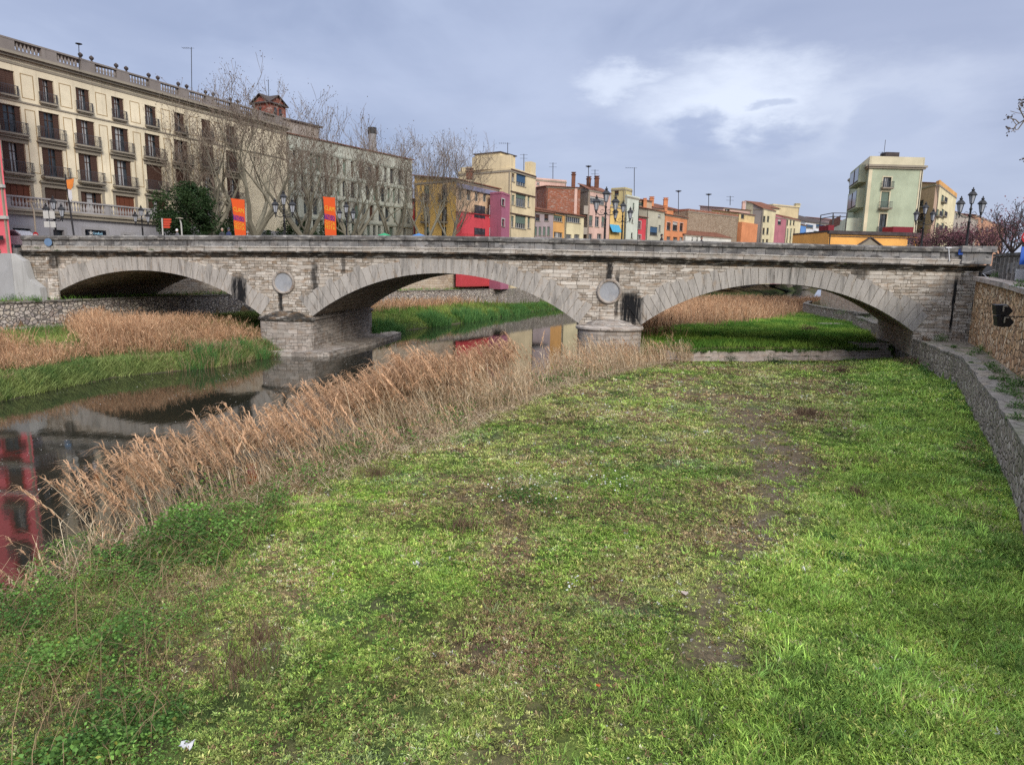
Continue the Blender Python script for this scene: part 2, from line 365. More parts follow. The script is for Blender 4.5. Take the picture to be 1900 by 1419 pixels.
REED_IN = cv([5, 9, 13.4, 16.8, 20.8, 26, 30.8, 38.2, 42.5, 44.5], [-9.2, -8.4, -7.0, -4.8, -2.5, -.1, 2.2, 7.8, 11.5, 12.2])
SILL = cv([5, 10.9, 30], [42.3, 43.5, 47.35])
def height(x, y):
    xl, xr = XL(y), XR(y); wl, wr = LW(y), RW(y)
    n = fbm(x*.5, y*.5, 2)-.5; n2 = fbm(x*1.5, y*1.5, 4)-.5
    right = -.25+.75*sstep(x, xr-.3, xr+1.6)+.15*sstep(x, xr+1.5, xr+5)+n*.18+n2*.2-.28*sstep(y-SILL(x), -5.5, -1)*sstep(x, 9, 12)*(y < SILL(x)+.1)
    right += .5*sstep(y-SILL(x), .25, .8)*sstep(x, 9, 10)*sstep(y, 200, 60)+.12*sstep(x, wr-4, wr-.5)
    left = -.3+.75*sstep(-x, -xl-.3, -xl+.9)+.9*sstep(-x, -xl+.9, -xl+6)+n*.25+n2*.12+.2
    left = np.minimum(left, 1.9)
    mid = -.9+0*x
    h = np.where(x > (xl+xr)/2, np.maximum(mid, right), np.maximum(mid, left))
    h = np.where((x > xl+.6) & (x < xr-.6), mid, h)
    h = np.where(x < wl-.25, 3.36+n*.12, h)
    h = np.where(x > wr+.25, 2.2+0*x, h)
    return h
def axis(parts):
    a = []
    for lo, hi, st in parts: a += list(np.arange(lo, hi-1e-6, st))
    return np.array(a+[parts[-1][1]])
gx = axis([(-400, -60, 40), (-60, -38, 2), (-38, -12, .4), (-12, 21.9, .2), (22, 42, .4), (42, 150, 2.5), (150, 500, 50)]); gy = axis([(-60, 0, 6), (0, 4, .4), (4, 31.9, .2), (32, 62, .4), (62, 130, .8), (130, 310, 3), (310, 1200, 90)])
GX, GY = np.meshgrid(gx, gy); HX = height(GX, GY)
far = (GY > 311) | (GX > 160) | (GX < -60); HX = np.where(far, 1.5, HX)
nx, ny = len(gx), len(gy)
idx = np.arange(nx*ny).reshape(ny, nx); a, b_, c_, d_ = idx[:-1, :-1].ravel(), idx[:-1, 1:].ravel(), idx[1:, 1:].ravel(), idx[1:, :-1].ravel()
# what grows or lies where (kind of ground; under the meadow also darkened as shade between plants)
X1, Y1 = GX.ravel(), GY.ravel()
pth = [at_z(px, py, .6) for px, py in ((1370, 1419), (1340, 1250), (1345, 1130), (1420, 1010), (1450, 930), (1440, 850), (1380, 770))]
PATHX = cv([p.y for p in pth], [p.x for p in pth])
def soilmask(x, y):
    dd = np.abs(x-PATHX(y)-.5*(fbm(x*.9, y*.9, 1)-.5)); wd = np.interp(y, [6, 10, 15, 25, 32], [.55, .75, 1.15, 1.8, 2.3])
    m = (1-sstep(dd, wd*.3, wd*1.3))*sstep(fbm(x*1.8, y*1.8, 3), .12, .44)*sstep(y, 36, 24)
    m2 = sstep(fbm(x*.45+9, y*.45, 5), .58, .72)*.6
    m3 = sstep(fbm(x*1.3+3, y*1.3, 6), .6, .75)*.5
    return np.clip(np.maximum(np.maximum(m, m2), m3), 0, 1)
def lushmask(x, y):
    return sstep(x-(RW(y)-np.interp(y, [5, 16, 25, 38], [5.4, 4.6, 4.5, 4.0]))+2.4*(fbm(x*.5, y*.5, 6)-.5), -.6, .8)
def meadowcol(x, y):
    k = len(x); n = fbm(x*.35, y*.35, 0); n2 = fbm(x*1.1+4, y*1.1, 2); n3 = fbm(x*.8+20, y*.8+3, 4)
    vivid, olive, straw, dark, brown, blue = (.165, .265, .05), (.23, .265, .085), (.35, .32, .16), (.09, .16, .045), (.26, .185, .12), (.19, .245, .14)
    c = lerp3(vivid, olive, sstep(n, .38, .58))
    t = np.clip(sstep(n2, .52, .68)*sstep(y, 12, 24)+.25*sstep(n2, .55, .7), 0, 1); c = c*(1-t[:, None])+np.array(straw)*t[:, None]
    t = sstep(n3, .53, .68)*.75; c = c*(1-t[:, None])+np.array(dark)*t[:, None]
    t = sstep(fbm(x*.6+50, y*.6, 1), .6, .72)*.6; c = c*(1-t[:, None])+np.array(blue)*t[:, None]
    t = sstep(fbm(x*.55+70, y*.55, 3), .53, .66)*.85*(1-lushmask(x, y)); c = c*(1-t[:, None])+np.array(brown)*t[:, None]
    fl = (.72+.75*sstep(fbm(x*1.9, y*1.9, 5), .3, .7))*(.8+.45*sstep(fbm(x*.5+5, y*.5, 6), .35, .65)); c = c*fl[:, None]
    l = lushmask(x, y)*.85; lc = fl[:, None]* lerp3((.28, .42, .085), (.15, .27, .06), sstep(n2, .4, .65))
    return c*(1-l[:, None])+lc*l[:, None]
soil = np.array((.115, .09, .064)); litter = np.array((.15, .10, .062))
gc = meadowcol(X1, Y1)*.36  # meadow colour darkened: shade in the gaps between plants put into the ground
t = soilmask(X1, Y1)*.9*(1-lushmask(X1, Y1)); gc = gc*(1-t[:, None])+soil*t[:, None]
t = ((X1 < REED_IN(Y1)+.2) & (Y1 < 46)).astype(float); gc = gc*(1-t[:, None])+litter*.8*t[:, None]
gc[(X1 < XL(Y1)) & (X1 > XL(Y1)-3.5)] = (.05, .075, .025)
t = ((X1 < XL(Y1)-3.2) | ((Y1 > 50) & (X1 > XR(Y1)))).astype(float)*.7; gc = gc*(1-t[:, None])+litter*t[:, None]
t = sstep(.12-HX.ravel(), 0, .1); gc = gc*(1-t[:, None])+np.array((.075, .065, .045))*t[:, None]
m, tt, bb, oo = newmat('ground_earth'); v = objco(tt); at_ = tt.node('ShaderNodeAttribute', attribute_name='Col')
f1 = tt.noise(v, 9, 6, .7); f2 = tt.noise(v, 38, 4, .7)
cc = tt.mix(tt.ramp(f1, .3, .7), tt.mix(1.0, at_.outputs['Color'], (.6, .6, .6, 1), 'MULTIPLY'), tt.mix(1.0, at_.outputs['Color'], (1.35, 1.3, 1.2, 1), 'MULTIPLY'))
cc = tt.mix(tt.math('MULTIPLY', tt.ramp(f2, .62, .74), .55), cc, (.28, .25, .21, 1))
cc = tt.mix(tt.math('MULTIPLY', tt.ramp(f2, .45, .3), .6), cc, (.025, .025, .015, 1))
tt.l.new(cc, bb.inputs['Base Color']); bb.inputs['Roughness'].default_value = .95; bb.inputs['Specular IOR Level'].default_value = .1
setbump(tt, bb, tt.math('ADD', f1, tt.math('MULTIPLY', f2, .5)), .7, .06)
g = np_mesh('ground', np.c_[X1, Y1, HX.ravel()], np.concatenate([np.c_[a, b_, c_], np.c_[a, c_, d_]]), gc, m)
g['kind'] = 'structure'; g['label'] = 'grassy riverbed and earthen banks of the river'; g['category'] = 'ground'
g.data.polygons.foreach_set('use_smooth', [True]*len(g.data.polygons))

# water
m, tt, bb, oo = newmat('river_water'); v = objco(tt)
f = tt.noise(tt.scale(v, (1, .55, 1)), 2.2, 4, .55); f2 = tt.noise(tt.scale(v, (1, .6, 1)), 9, 3, .5)
bb.inputs['Base Color'].default_value = (.016, .016, .011, 1); bb.inputs['Roughness'].default_value = .035; bb.inputs['IOR'].default_value = 1.7
setbump(tt, bb, tt.math('ADD', f, tt.math('MULTIPLY', f2, .25)), .035, .05)
q = MB(); q.prism([(-40, -10), (10, -10), (40, 60), (60, 110), (190, 300), (120, 300), (40, 160), (-20, 80), (-40, 40)], -.05, 0.0)
o = q.build('river_water', m); o['kind'] = 'structure'; o['label'] = 'dark still river water reflecting the houses'; o['category'] = 'water'

# quays and streets
asph = plain('street_paving', (.16, .155, .15, 1), .9, sc=1.5)
q = MB(); q.prism([(-36.2, 48.9), (-34.2, 60.8), (-30.2, 66.5), (-22, 76.5), (-11.6, 89.5), (-8.6, 93.0), (-.8, 104.8), (3.4, 111.5), (27, 153), (64, 209), (97, 257), (135, 320), (135, 600), (-300, 600), (-300, 48.9)][::-1], 6.6, 7.1)
o = q.build('street', asph); tag(o, 'street and square on the far left bank behind the bridge', 'street', kind='structure')
q = MB(); q.prism([(30.4, 40.5), (28.6, 39.8), (20.6, 25.6), (15, 15), (13, 8), (13, -30), (200, -30), (300, 400), (165, 330), (122, 236), (79, 155), (46, 97), (42.5, 92), (36.5, 68), (33.5, 54)], 6.4, 6.95)
o = q.build('quay_street', asph); tag(o, 'street along the right bank above the retaining wall', 'street', kind='structure')

def wall_ribbon(pts, zb, zt, th, mb, mi=0, capmi=None, capo=.0, caph=.12):
    """wall along a polyline, thickness to the left of the walk; zt per point or one number"""
    n = len(pts); P = [Vector((p[0], p[1], 0)) for p in pts]; zts = zt if isinstance(zt, (list, tuple)) else [zt]*n; zbs = zb if isinstance(zb, (list, tuple)) else [zb]*n
    N = []
    for i in range(n):
        dd = (P[min(i+1, n-1)]-P[max(i-1, 0)]).normalized(); N.append(Vector((-dd.y, dd.x, 0)))
    def strip(o0, o1, z0, z1, m_):
        vs = []
        for i in range(n):
            A = P[i]+N[i]*o0; B = P[i]+N[i]*o1
            vs += [(A.x, A.y, z0[i]), (B.x, B.y, z0[i]), (B.x, B.y, z1[i]), (A.x, A.y, z1[i])]
        fs = [(i*4+j, i*4+(j+1) % 4, (i+1)*4+(j+1) % 4, (i+1)*4+j) for i in range(n-1) for j in range(4)]+[(0, 1, 2, 3), tuple((n-1)*4+j for j in (3, 2, 1, 0))]
        mb.add(vs, fs, m_)
    strip(0, th, zbs, zts, mi)
    if capmi is not None: strip(-capo, th+.02, [z+.003 for z in zts], [z+caph for z in zts], capmi)
def subdiv(pts, step):
    out = []
    for i in range(len(pts)-1):
        a, b = Vector((*pts[i], 0)), Vector((*pts[i+1], 0)); k = max(1, int((b-a).length/step))
        for j in range(k):
            p = a.lerp(b, j/k); out.append((p.x+random.uniform(-.05, .05), p.y+random.uniform(-.05, .05)))
    out.append(tuple(pts[-1])); return out
rub_l = rubble('pale_rubble', [S(160, 145, 135, .75), S(200, 190, 180, .85), S(175, 160, 142, .8), S(215, 205, 190, .85), S(150, 140, 138, .75)], (.12, .11, .10, 1), 3.4, .35, mw=.09)
rub_r = rubble('ochre_rubble', [S(170, 130, 98, .8), S(220, 185, 145, .9), S(190, 150, 110, .85), S(232, 208, 175, .95), S(160, 128, 100, .75)], (.11, .08, .055, 1), 2.7, .3, mw=.07)
rub_g = rubble('grey_rubble', [S(140, 130, 122, .8), S(172, 162, 150, .85), S(155, 145, 132, .8), S(190, 182, 172, .9)], (.11, .10, .09, 1), 3.2, .6, moss=.25)
conc = ashlar('old_concrete', S(190, 176, 165, .85), S(172, 160, 150, .8), (.12, .11, .1, 1), 2.6, .9, .6, streak=.5, rust=.25)
capst = rubble('cap_stone', [S(165, 158, 150, .6), S(150, 145, 138, .6), S(175, 165, 150, .6)], (.1, .09, .08, 1), 1.6, .5, moss=.35, mw=.03)

t_ = wthing('river_wall', 'pale rubble stone wall along the left riverbank passing under the left arch', 'wall', (-33, 46, 1))
q = MB(); wall_ribbon(subdiv([p for p in WALL_L[:9]], 1.5), .4, 3.34, .6, q); q.build('stone_face', rub_l, t_)
q = MB(); wall_ribbon(subdiv([(x+.08, y-.0) for x, y in WALL_L[:9]], 1.2), 3.35, [3.45+random.uniform(-.03, .05) for _ in subdiv([p for p in WALL_L[:9]], 1.2)], .5, q); q.build('coping', capst, t_)
o = MB(); wall_ribbon(WALL_L[8:], .4, 3.4, .6, o); o = o.build('embankment_wall', rub_g); tag(o, 'distant dark grey embankment wall seen low under the right arch', 'wall')
t_ = wthing('kerb_ledge', 'low pale concrete ledge along the foot of the left rubble wall', 'ledge', (-33, 40, 1))
q = MB(); wall_ribbon([(-35.2, 30), (-34.2, 38), (-33.0, 44), (-31.4, 48), (-30.4, 51.5)], .6, [1.75]*5, .9, q); q.build('concrete_body', conc, t_)
# right bank: low terrace wall, terrace, tall retaining wall
RT = [2.25, 2.25, 2.28, 2.3, 2.3, 2.3, 2.3, 2.3, 2.3, 2.3, 2.3, 2.3]
t_ = wthing('terrace_wall', 'low grey stone wall edging the paved terrace beside the meadow', 'wall', (17, 24, .6))
wr = subdiv([(p[0], p[1]) for p in WALL_R[:9]], 1.1)
q = MB(); wall_ribbon(wr[::-1], .2, 2.2, .55, q) if False else wall_ribbon([(x, y) for x, y in wr], .2, 2.18, -.5, q); q.build('stone_face', rub_g, t_)
q = MB(); wall_ribbon([(x-.03, y) for x, y in wr], 2.185, [2.3+random.uniform(-.04, .05) for _ in wr], -.62, q); q.build('coping', capst, t_)
t_ = wthing('stepped_wall', 'grey stone bank wall with a jog seen through the right arch', 'wall', (37, 76, .6))
wr2 = subdiv(WALL_R[8:13], 1.5); q = MB(); wall_ribbon(wr2, .2, 2.4, -.5, q); q.build('stone_face', rub_g, t_)
q = MB(); wall_ribbon([(x-.05, y) for x, y in wr2], 2.405, 2.55, -.6, q); q.build('coping', capst, t_)
for i, (px, py) in enumerate(((1543, 603), (1612, 640))):
    p = at_z(px, py, 1.25); q = MB(); q.box((p.x-1.1, p.y-.6, .4), (p.x+1.1, p.y+.6, 1.32)); q.box((p.x-1.2, p.y-.68, 1.323), (p.x+1.2, p.y+.68, 1.42))
    o = q.build('concrete_block', conc); tag(o, ('pale flat concrete block at the foot of the jogged bank wall under the arch', 'pale flat concrete block beside the terrace wall right behind the sill')[i], 'block', 'concrete blocks by the right bank wall')
terr = rubble('terrace_paving', [S(150, 140, 128, .6), S(165, 155, 140, .6), S(140, 132, 122, .6), S(158, 150, 140, .6)], (.10, .095, .08, 1), .8, .35, moss=.75, mw=.02)
q = MB(); tp = [(x+.55, y) for x, y in WALL_R[:12]]; bp = [(14, 5), (15, 11), (16.5, 15.6), (18.8, 20.4), (20.0, 25.0), (24.2, 31.9), (28.8, 41.1), (33.4, 52), (37, 65.5), (37.6, 66), (39, 75), (43, 87.6)]
vs = [(x, y, 2.215) for x, y in tp]+[(x, y, 2.215) for x, y in bp]; n_ = len(tp); q.add(vs, [(i, n_+i, n_+i+1, i+1) for i in range(n_-1)])
o = q.build('terrace_path', terr); tag(o, 'mossy paved terrace between the low wall and the ochre retaining wall', 'path', kind='structure')
RWALL = [(28.25, 40.9), (26.1, 36.6), (24, 32.7), (22, 29.1), (20.2, 25.8), (16.5, 18.6), (13.8, 12), (13.4, 4)]
t_ = wthing('retaining_wall', 'tall ochre rubble retaining wall at the right end of the bridge', 'wall', (24, 33, 2))
zt_ = [6.0, 5.85, 5.72, 5.6, 5.45, 5.1, 4.9, 4.8]
q = MB(); wall_ribbon(RWALL, 1.8, zt_, .8, q); q.build('rubble_face', rub_r, t_)
q = MB(); wall_ribbon(RWALL, [z+.003 for z in zt_], [z+.2 for z in zt_], .9, q)
for i in range(len(q.v)): pass
q2 = MB(); wall_ribbon([(x-.16, y+.08) for x, y in RWALL], [z+.003 for z in zt_], [z+.24 for z in zt_], .95, q2); q2.build('sloping_ledge', conc, t_)
lichen = ashlar('parapet_stone', S(160, 155, 148, .6), S(140, 136, 130, .6), (.06, .06, .055, 1), 1.4, 3, .8, streak=.9, rust=.15)
q = MB(); RW2 = [(29.0, 40.6), (26.9, 36.6), (24.8, 32.7), (22.8, 29.1), (21.0, 25.8), (17.3, 18.6), (14.6, 12)]
wall_ribbon(RW2, [z+.2 for z in zt_[:7]], [7.42, 7.35, 7.25, 7.1, 6.98, 6.9, 6.9], .45, q); q.build('parapet_panel', lichen, t_)
capd = rubble('dark_coping', [S(120, 116, 112, .5), S(150, 146, 140, .55), S(100, 97, 94, .5)], (.04, .04, .04, 1), 1.1, .9, mw=.02)
q = MB(); wall_ribbon([(x-.1, y+.06) for x, y in RW2], [7.424, 7.354, 7.254, 7.104, 6.984, 6.904, 6.904], [7.58, 7.51, 7.41, 7.26, 7.14, 7.06, 7.06], .65, q); q.build('coping', capd, t_)
q = MB()
for i in range(12):
    a, b = Vector((*RW2[0], 0)), Vector((*RW2[4], 0)); p = a.lerp(b, (i+.3)/12); dd = (b-a).normalized(); nn = Vector((dd.y, -dd.x, 0))*(-1)
    z = 5.9+(5.65-5.9)*i/12; zt2 = 7.40+(6.96-7.40)*(i+.3)/12
    q.box((-.17, -.14, z+.25), (.17, -.002, zt2), fr=(p, dd, -nn if False else Vector((-dd.y, dd.x, 0)), Vector((0, 0, 1))))
q.build('pilaster_strip', lichen, t_)
# sill across the meadow under the right arch
t_ = wthing('weir_sill', 'low stained concrete sill across the riverbed in front of the right arch', 'sill', (18, 44, .5))
q = MB(); pts = subdiv([(x, float(SILL(x))) for x in (10.2, 15, 20, 26.9)], .8); wall_ribbon(pts, -.2, [1.02+random.uniform(-.06, .05) for _ in pts], .5, q); q.build('concrete_face', conc, t_)
q = MB(); wall_ribbon([(x, y-.35) for x, y in pts], -.2, [.62+random.uniform(-.05, .05) for _ in pts], .36, q); q.build('footing', conc, t_)
# quay wall behind the left river wall, and right quay wall beyond the bridge
beige = ashlar('beige_quay_stone', S(205, 190, 168, .85), S(190, 172, 150, .8), (.22, .19, .15, 1), .9, .32, .25, streak=.3)
q = MB(); wall_ribbon([(-36.1, 49.5), (-34.1, 60.9), (-30.1, 66.5), (-21.9, 76.5), (-11.5, 89.5), (-8.5, 92.9), (-.7, 104.7)], 3.0, 7.12, .6, q); o = q.build('quay_wall', beige); tag(o, 'beige stone quay wall behind the terrace on the left bank beyond the bridge', 'wall')
q = MB(); wall_ribbon([(36.4, 68), (42.4, 92), (46, 97), (79, 155)], 1.6, 6.97, -.7, q); o = q.build('quay_wall', beige); tag(o, 'beige stone quay wall of the right bank seen through the right arch', 'wall')

# ---------------------------------------------------------------- the stone bridge (own frame: x along, y through, z up)
BA = R(-6.6)
def bw(u, y, z=0): return Vector((u*math.cos(BA)-y*math.sin(BA), 45+u*math.sin(BA)+y*math.cos(BA), z))
br = thing('stone_bridge', 'old three arched stone bridge with round medallions spanning the river', 'bridge', (0, 45, 0)); br.rotation_euler = (0, 0, BA)
BW = 12.5
def ztop(u): return 8.33-.31*(min(1.0, abs(u+4.9)/30))**1.25
ARCH = [(-26.9, 8.85, 2.7, 5.68), (-4.9, 9.35, 2.7, 5.86), (17.1, 8.55, 2.7, 5.58)]
def arc(a):
    c, h, zs, zc = a; r = zc-zs; Rr = (h*h+r*r)/(2*r); return c, h, zs+r-Rr, Rr
def intr(u):
    for a in ARCH:
        c, h, z0, Rr = arc(a)
        if abs(u-c) < h: return z0+math.sqrt(Rr*Rr-(u-c)**2)
    return None
U0, U1 = -36.2, 29.25
stains = [(-20.25, -19.15, 3.0, 5.7, 1.0), (7.0, 8.5, 2.3, 5.15, 1.0), (-16.75, -16.35, 2.7, 4.6, .95), (-14.3, -13.7, 2.8, 6.9, .85), (6.1, 6.6, 5.4, 6.9, .95), (6.75, 7.05, 2.8, 6.4, .9), (-34.2, -33.3, 5.6, 6.9, .8), (27.7, 27.95, 2.3, 6.6, 1.0), (-12.1, -11.7, 5.6, 6.9, .7), (21.5, 22.6, 5.9, 6.6, .6)]
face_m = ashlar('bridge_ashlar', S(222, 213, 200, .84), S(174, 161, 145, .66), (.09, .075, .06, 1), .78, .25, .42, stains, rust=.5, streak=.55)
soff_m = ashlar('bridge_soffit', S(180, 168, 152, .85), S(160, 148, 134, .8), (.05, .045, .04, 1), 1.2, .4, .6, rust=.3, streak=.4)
us = sorted(set([U0, U1]+list(np.linspace(U0, U1, 260))+[a[0]+s*a[1]*k for a in ARCH for s in (-1, 1) for k in (1, .9999, .995, .985)]))
def bot(u):
    b = intr(u); return b if b is not None else 1.2
def skew(u):
    """the right arch is skewed: its rear edge sits further along"""
    k = min(1, max(0, (u-15)/7)); f = 2.9*k*k*(3-2*k)
    return u+f*(1 if u < 25.7 else max(0, 1-(u-25.7)/3.7))
q = MB()
for i in range(len(us)-1):
    u, v_ = us[i], us[i+1]; mid = (u+v_)/2
    if intr(mid) is not None: b0, b1 = [(intr(t) if intr(t) is not None else 2.7) for t in (u, v_)]
    else: b0 = b1 = 1.2
    t0, t1 = ztop(u)-1.2, ztop(v_)-1.2
    q.quad((u, 0, b0), (v_, 0, b1), (v_, 0, t1), (u, 0, t0)); q.quad((skew(v_), BW, b1), (skew(u), BW, b0), (skew(u), BW, t0), (skew(v_), BW, t1))
    q.quad((u, 0, t0), (v_, 0, t1), (skew(v_), BW, t1), (skew(u), BW, t0))
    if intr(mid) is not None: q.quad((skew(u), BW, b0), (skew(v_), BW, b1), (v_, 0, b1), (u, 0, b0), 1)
for u in (U0, U1): q.quad((u, 0, 1.2), (u, BW, 1.2), (u, BW, ztop(u)-1.2), (u, 0, ztop(u)-1.2))
for s_ in (-1, 1):
    for a_ in ARCH:
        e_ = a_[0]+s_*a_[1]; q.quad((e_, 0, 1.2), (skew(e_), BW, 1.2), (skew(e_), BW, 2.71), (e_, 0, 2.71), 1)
q.build('spandrel_wall', [face_m, soff_m], br)
# arch rings: single wedge stones with a stepped back
m, tt, bb, oo = newmat('ring_stone'); v = objco(tt); at_ = tt.node('ShaderNodeAttribute', attribute_name='Col')
st = tt.noise(tt.scale(v, (3, 3, .4)), 1.0, 5, .7); fine = tt.noise(v, 8, 5, .7); big = tt.noise(v, .9, 4)
cc = tt.mix(tt.math('MULTIPLY', tt.ramp(st, .44, .72), .7), at_.outputs['Color'], (.06, .056, .052, 1)); cc = tt.mix(tt.math('MULTIPLY', tt.ramp(fine, .5, .8), .3), cc, (.1, .09, .08, 1))
cc = tt.mix(tt.math('MULTIPLY', tt.ramp(tt.noise(tt.scale(v, (2, 2, 1), (5, 5, 5)), 1.0, 4), .55, .75), .4), cc, (.3, .2, .11, 1))
s_ = tt.node('ShaderNodeSeparateXYZ', ins={0: v})
for (u0, u1, z0, z1) in ((7.1, 8.75, 1.9, 5.2), (-20.3, -18.9, 2.9, 5.7)):
    e = tt.math('MULTIPLY', tt.math('SUBTRACT', tt.noise(tt.scale(v, (5, 5, 1)), 1.0, 5, .7), .5), .8)
    fx = tt.math('SUBTRACT', 1.0, tt.ramp(tt.math('ABSOLUTE', tt.math('SUBTRACT', tt.math('ADD', s_.outputs[0], e), (u0+u1)/2)), (u1-u0)*.25, (u1-u0)*.52))
    fz = tt.math('SUBTRACT', 1.0, tt.ramp(tt.math('ABSOLUTE', tt.math('SUBTRACT', tt.math('ADD', s_.outputs[2], e), (z0+z1)/2)), (z1-z0)*.28, (z1-z0)*.52))
    hole = tt.math('SUBTRACT', 1.0, tt.math('MULTIPLY', tt.ramp(tt.noise(tt.scale(v, (7, 7, .9)), 1.0, 4), .52, .7), .4))
    cc = tt.mix(tt.math('MULTIPLY', tt.math('MULTIPLY', fx, fz), hole), cc, (.012, .012, .013, 1))
tt.l.new(cc, bb.inputs['Base Color']); bb.inputs['Roughness'].default_value = .9; bb.inputs['Specular IOR Level'].default_value = .15; setbump(tt, bb, fine, .5, .03); ring_m = m
for a in ARCH:
    c, h, z0, Rr = arc(a); th = math.asin(h/Rr); n = 39
    for side in (0, 1):
        q = MB()
        for i in range(n):
            f0, f1 = -th+2*th*i/n, -th+2*th*(i+1)/n; mid = abs((f0+f1)/2)/th
            tk = .95+.42*mid+random.choice((-.08, 0, .05, .2, .26))*min(1, mid*1.8)+random.uniform(-.05, .05)
            g = random.uniform(.9, 1.07); q.cur = tuple(x*g*.7 for x in (lin(194), lin(187), lin(178))); e = .0012
            jut = random.uniform(.015, .045); y0, y1 = (-jut, .3) if side == 0 else (BW-.3, BW+jut)
            vs = []
            for y in (y0, y1):
                for (f, r) in ((f0+e, Rr-.012), (f1-e, Rr-.012), (f1-e, Rr+tk), (f0+e, Rr+tk)):
                    u = c+math.sin(f)*r; vs.append((u if side == 0 else skew(u), y, min(z0+math.cos(f)*r, ztop(u)-1.47)))
            q.add(vs, [(0, 1, 2, 3), (7, 6, 5, 4), (0, 4, 5, 1), (1, 5, 6, 2), (2, 6, 7, 3), (3, 7, 4, 0)])
        q.build('arch_ring', ring_m, br, col=True)
# cornice, band, parapet, coping
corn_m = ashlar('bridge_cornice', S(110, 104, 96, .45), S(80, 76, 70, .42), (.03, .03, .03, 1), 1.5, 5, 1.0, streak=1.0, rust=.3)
band_m = ashlar('bridge_band', S(215, 207, 196, .72), S(190, 182, 170, .68), (.08, .075, .07, 1), 1.7, 5, .45, streak=.6, rust=.3)
par_m = ashlar('bridge_parapet', S(172, 170, 168, .6), S(125, 123, 122, .5), (.04, .04, .04, 1), 1.35, 5, .85, streak=1.0, rust=.12)
cop_m = ashlar('bridge_coping', S(165, 162, 158, .5), S(120, 117, 114, .45), (.04, .04, .04, 1), 1.9, 5, .75, streak=.5, rust=.1)
def band(name, prof, mat, side, u0=U0, u1=U1, jit=0.0, parent=br):
    """profile of (out, dz below the top line) swept along one face"""
    q = MB(); uu = np.arange(u0, u1+.01, .95); uu[-1] = u1; k = len(prof); vs = []
    for u in uu:
        jz = random.uniform(-jit, jit)
        for (o_, dz) in prof: vs.append((u, -o_ if side == 0 else BW+o_, ztop(u)+dz+jz))
    fs = []
    for i in range(len(uu)-1):
        for j in range(k):
            f = (i*k+j, (i+1)*k+j, (i+1)*k+(j+1) % k, i*k+(j+1) % k); fs.append(f if side == 0 else f[::-1])
    fs += [tuple(range(k)), tuple((len(uu)-1)*k+j for j in range(k-1, -1, -1))]
    q.add(vs, fs); return q.build(name, mat, parent)
for side in (0, 1):
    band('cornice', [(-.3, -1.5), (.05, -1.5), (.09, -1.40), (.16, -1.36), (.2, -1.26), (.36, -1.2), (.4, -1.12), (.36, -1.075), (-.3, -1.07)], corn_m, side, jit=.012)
    band('base_course', [(-.4, -1.067), (.08, -1.067), (.1, -.86), (.14, -.82), (.14, -.77), (.02, -.735), (-.4, -.735)], band_m, side, jit=.006)
    band('parapet_panel', [(-.36, -.733), (.0, -.733), (.0, -.332), (-.36, -.332)], par_m, side)
    band('coping', [(-.5, -.33), (.1, -.33), (.14, -.29), (.16, -.1), (.1, -.02), (-.2, .02), (-.5, -.02)], cop_m, side, jit=.012)
q = MB(); uu = np.arange(U0, U1, 1.0)
for u in uu: q.quad((u, .4, ztop(u)-1.12), (u+1, .4, ztop(u+1)-1.12), (u+1, BW-.4, ztop(u+1)-1.12), (u, BW-.4, ztop(u)-1.12))
q.build('roadway', asph, br)
# end pilasters
q = MB(); q.box((28.15, -.14, 1.2), (29.0, -.002, 6.55)); q.build('end_pilaster', face_m, br)
q = MB(); q.box((-34.3, -.14, 2.5), (-33.55, -.002, 6.52)); q.build('end_pilaster', face_m, br)
q = MB(); q.box((27.9, -.2, 7.0), (29.6, .7, ztop(28.8)-.3)); q.box((27.75, -.38, ztop(28.8)-.297), (29.75, .8, ztop(28.8)+.06)); q.build('end_pedestal', par_m, br)
q = MB(); q.tube([(29.08, -.12, 2.3), (29.08, -.12, 6.5)], .09, 8); q.box((28.85, -.24, 4.2), (29.2, -.14, 4.75)); q.build('drain_pipe', plain('dark_iron', (.02, .02, .022, 1), .6), br)
q = MB(); q.tube([(27.2, -.17, 7.15), (27.05, -.17, 7.95)], .03, 6); q.box((26.9, -.22, 7.93), (27.2, -.03, 8.0)); q.build('white_conduit', plain('white_paint', (.6, .6, .6, 1), .6), br)
q = MB(); q.box((27.65, -.2, 7.55), (28.05, -.16, 7.85)); q.build('blue_plate', plain('sign_blue', (.03, .1, .42, 1), .5), br)
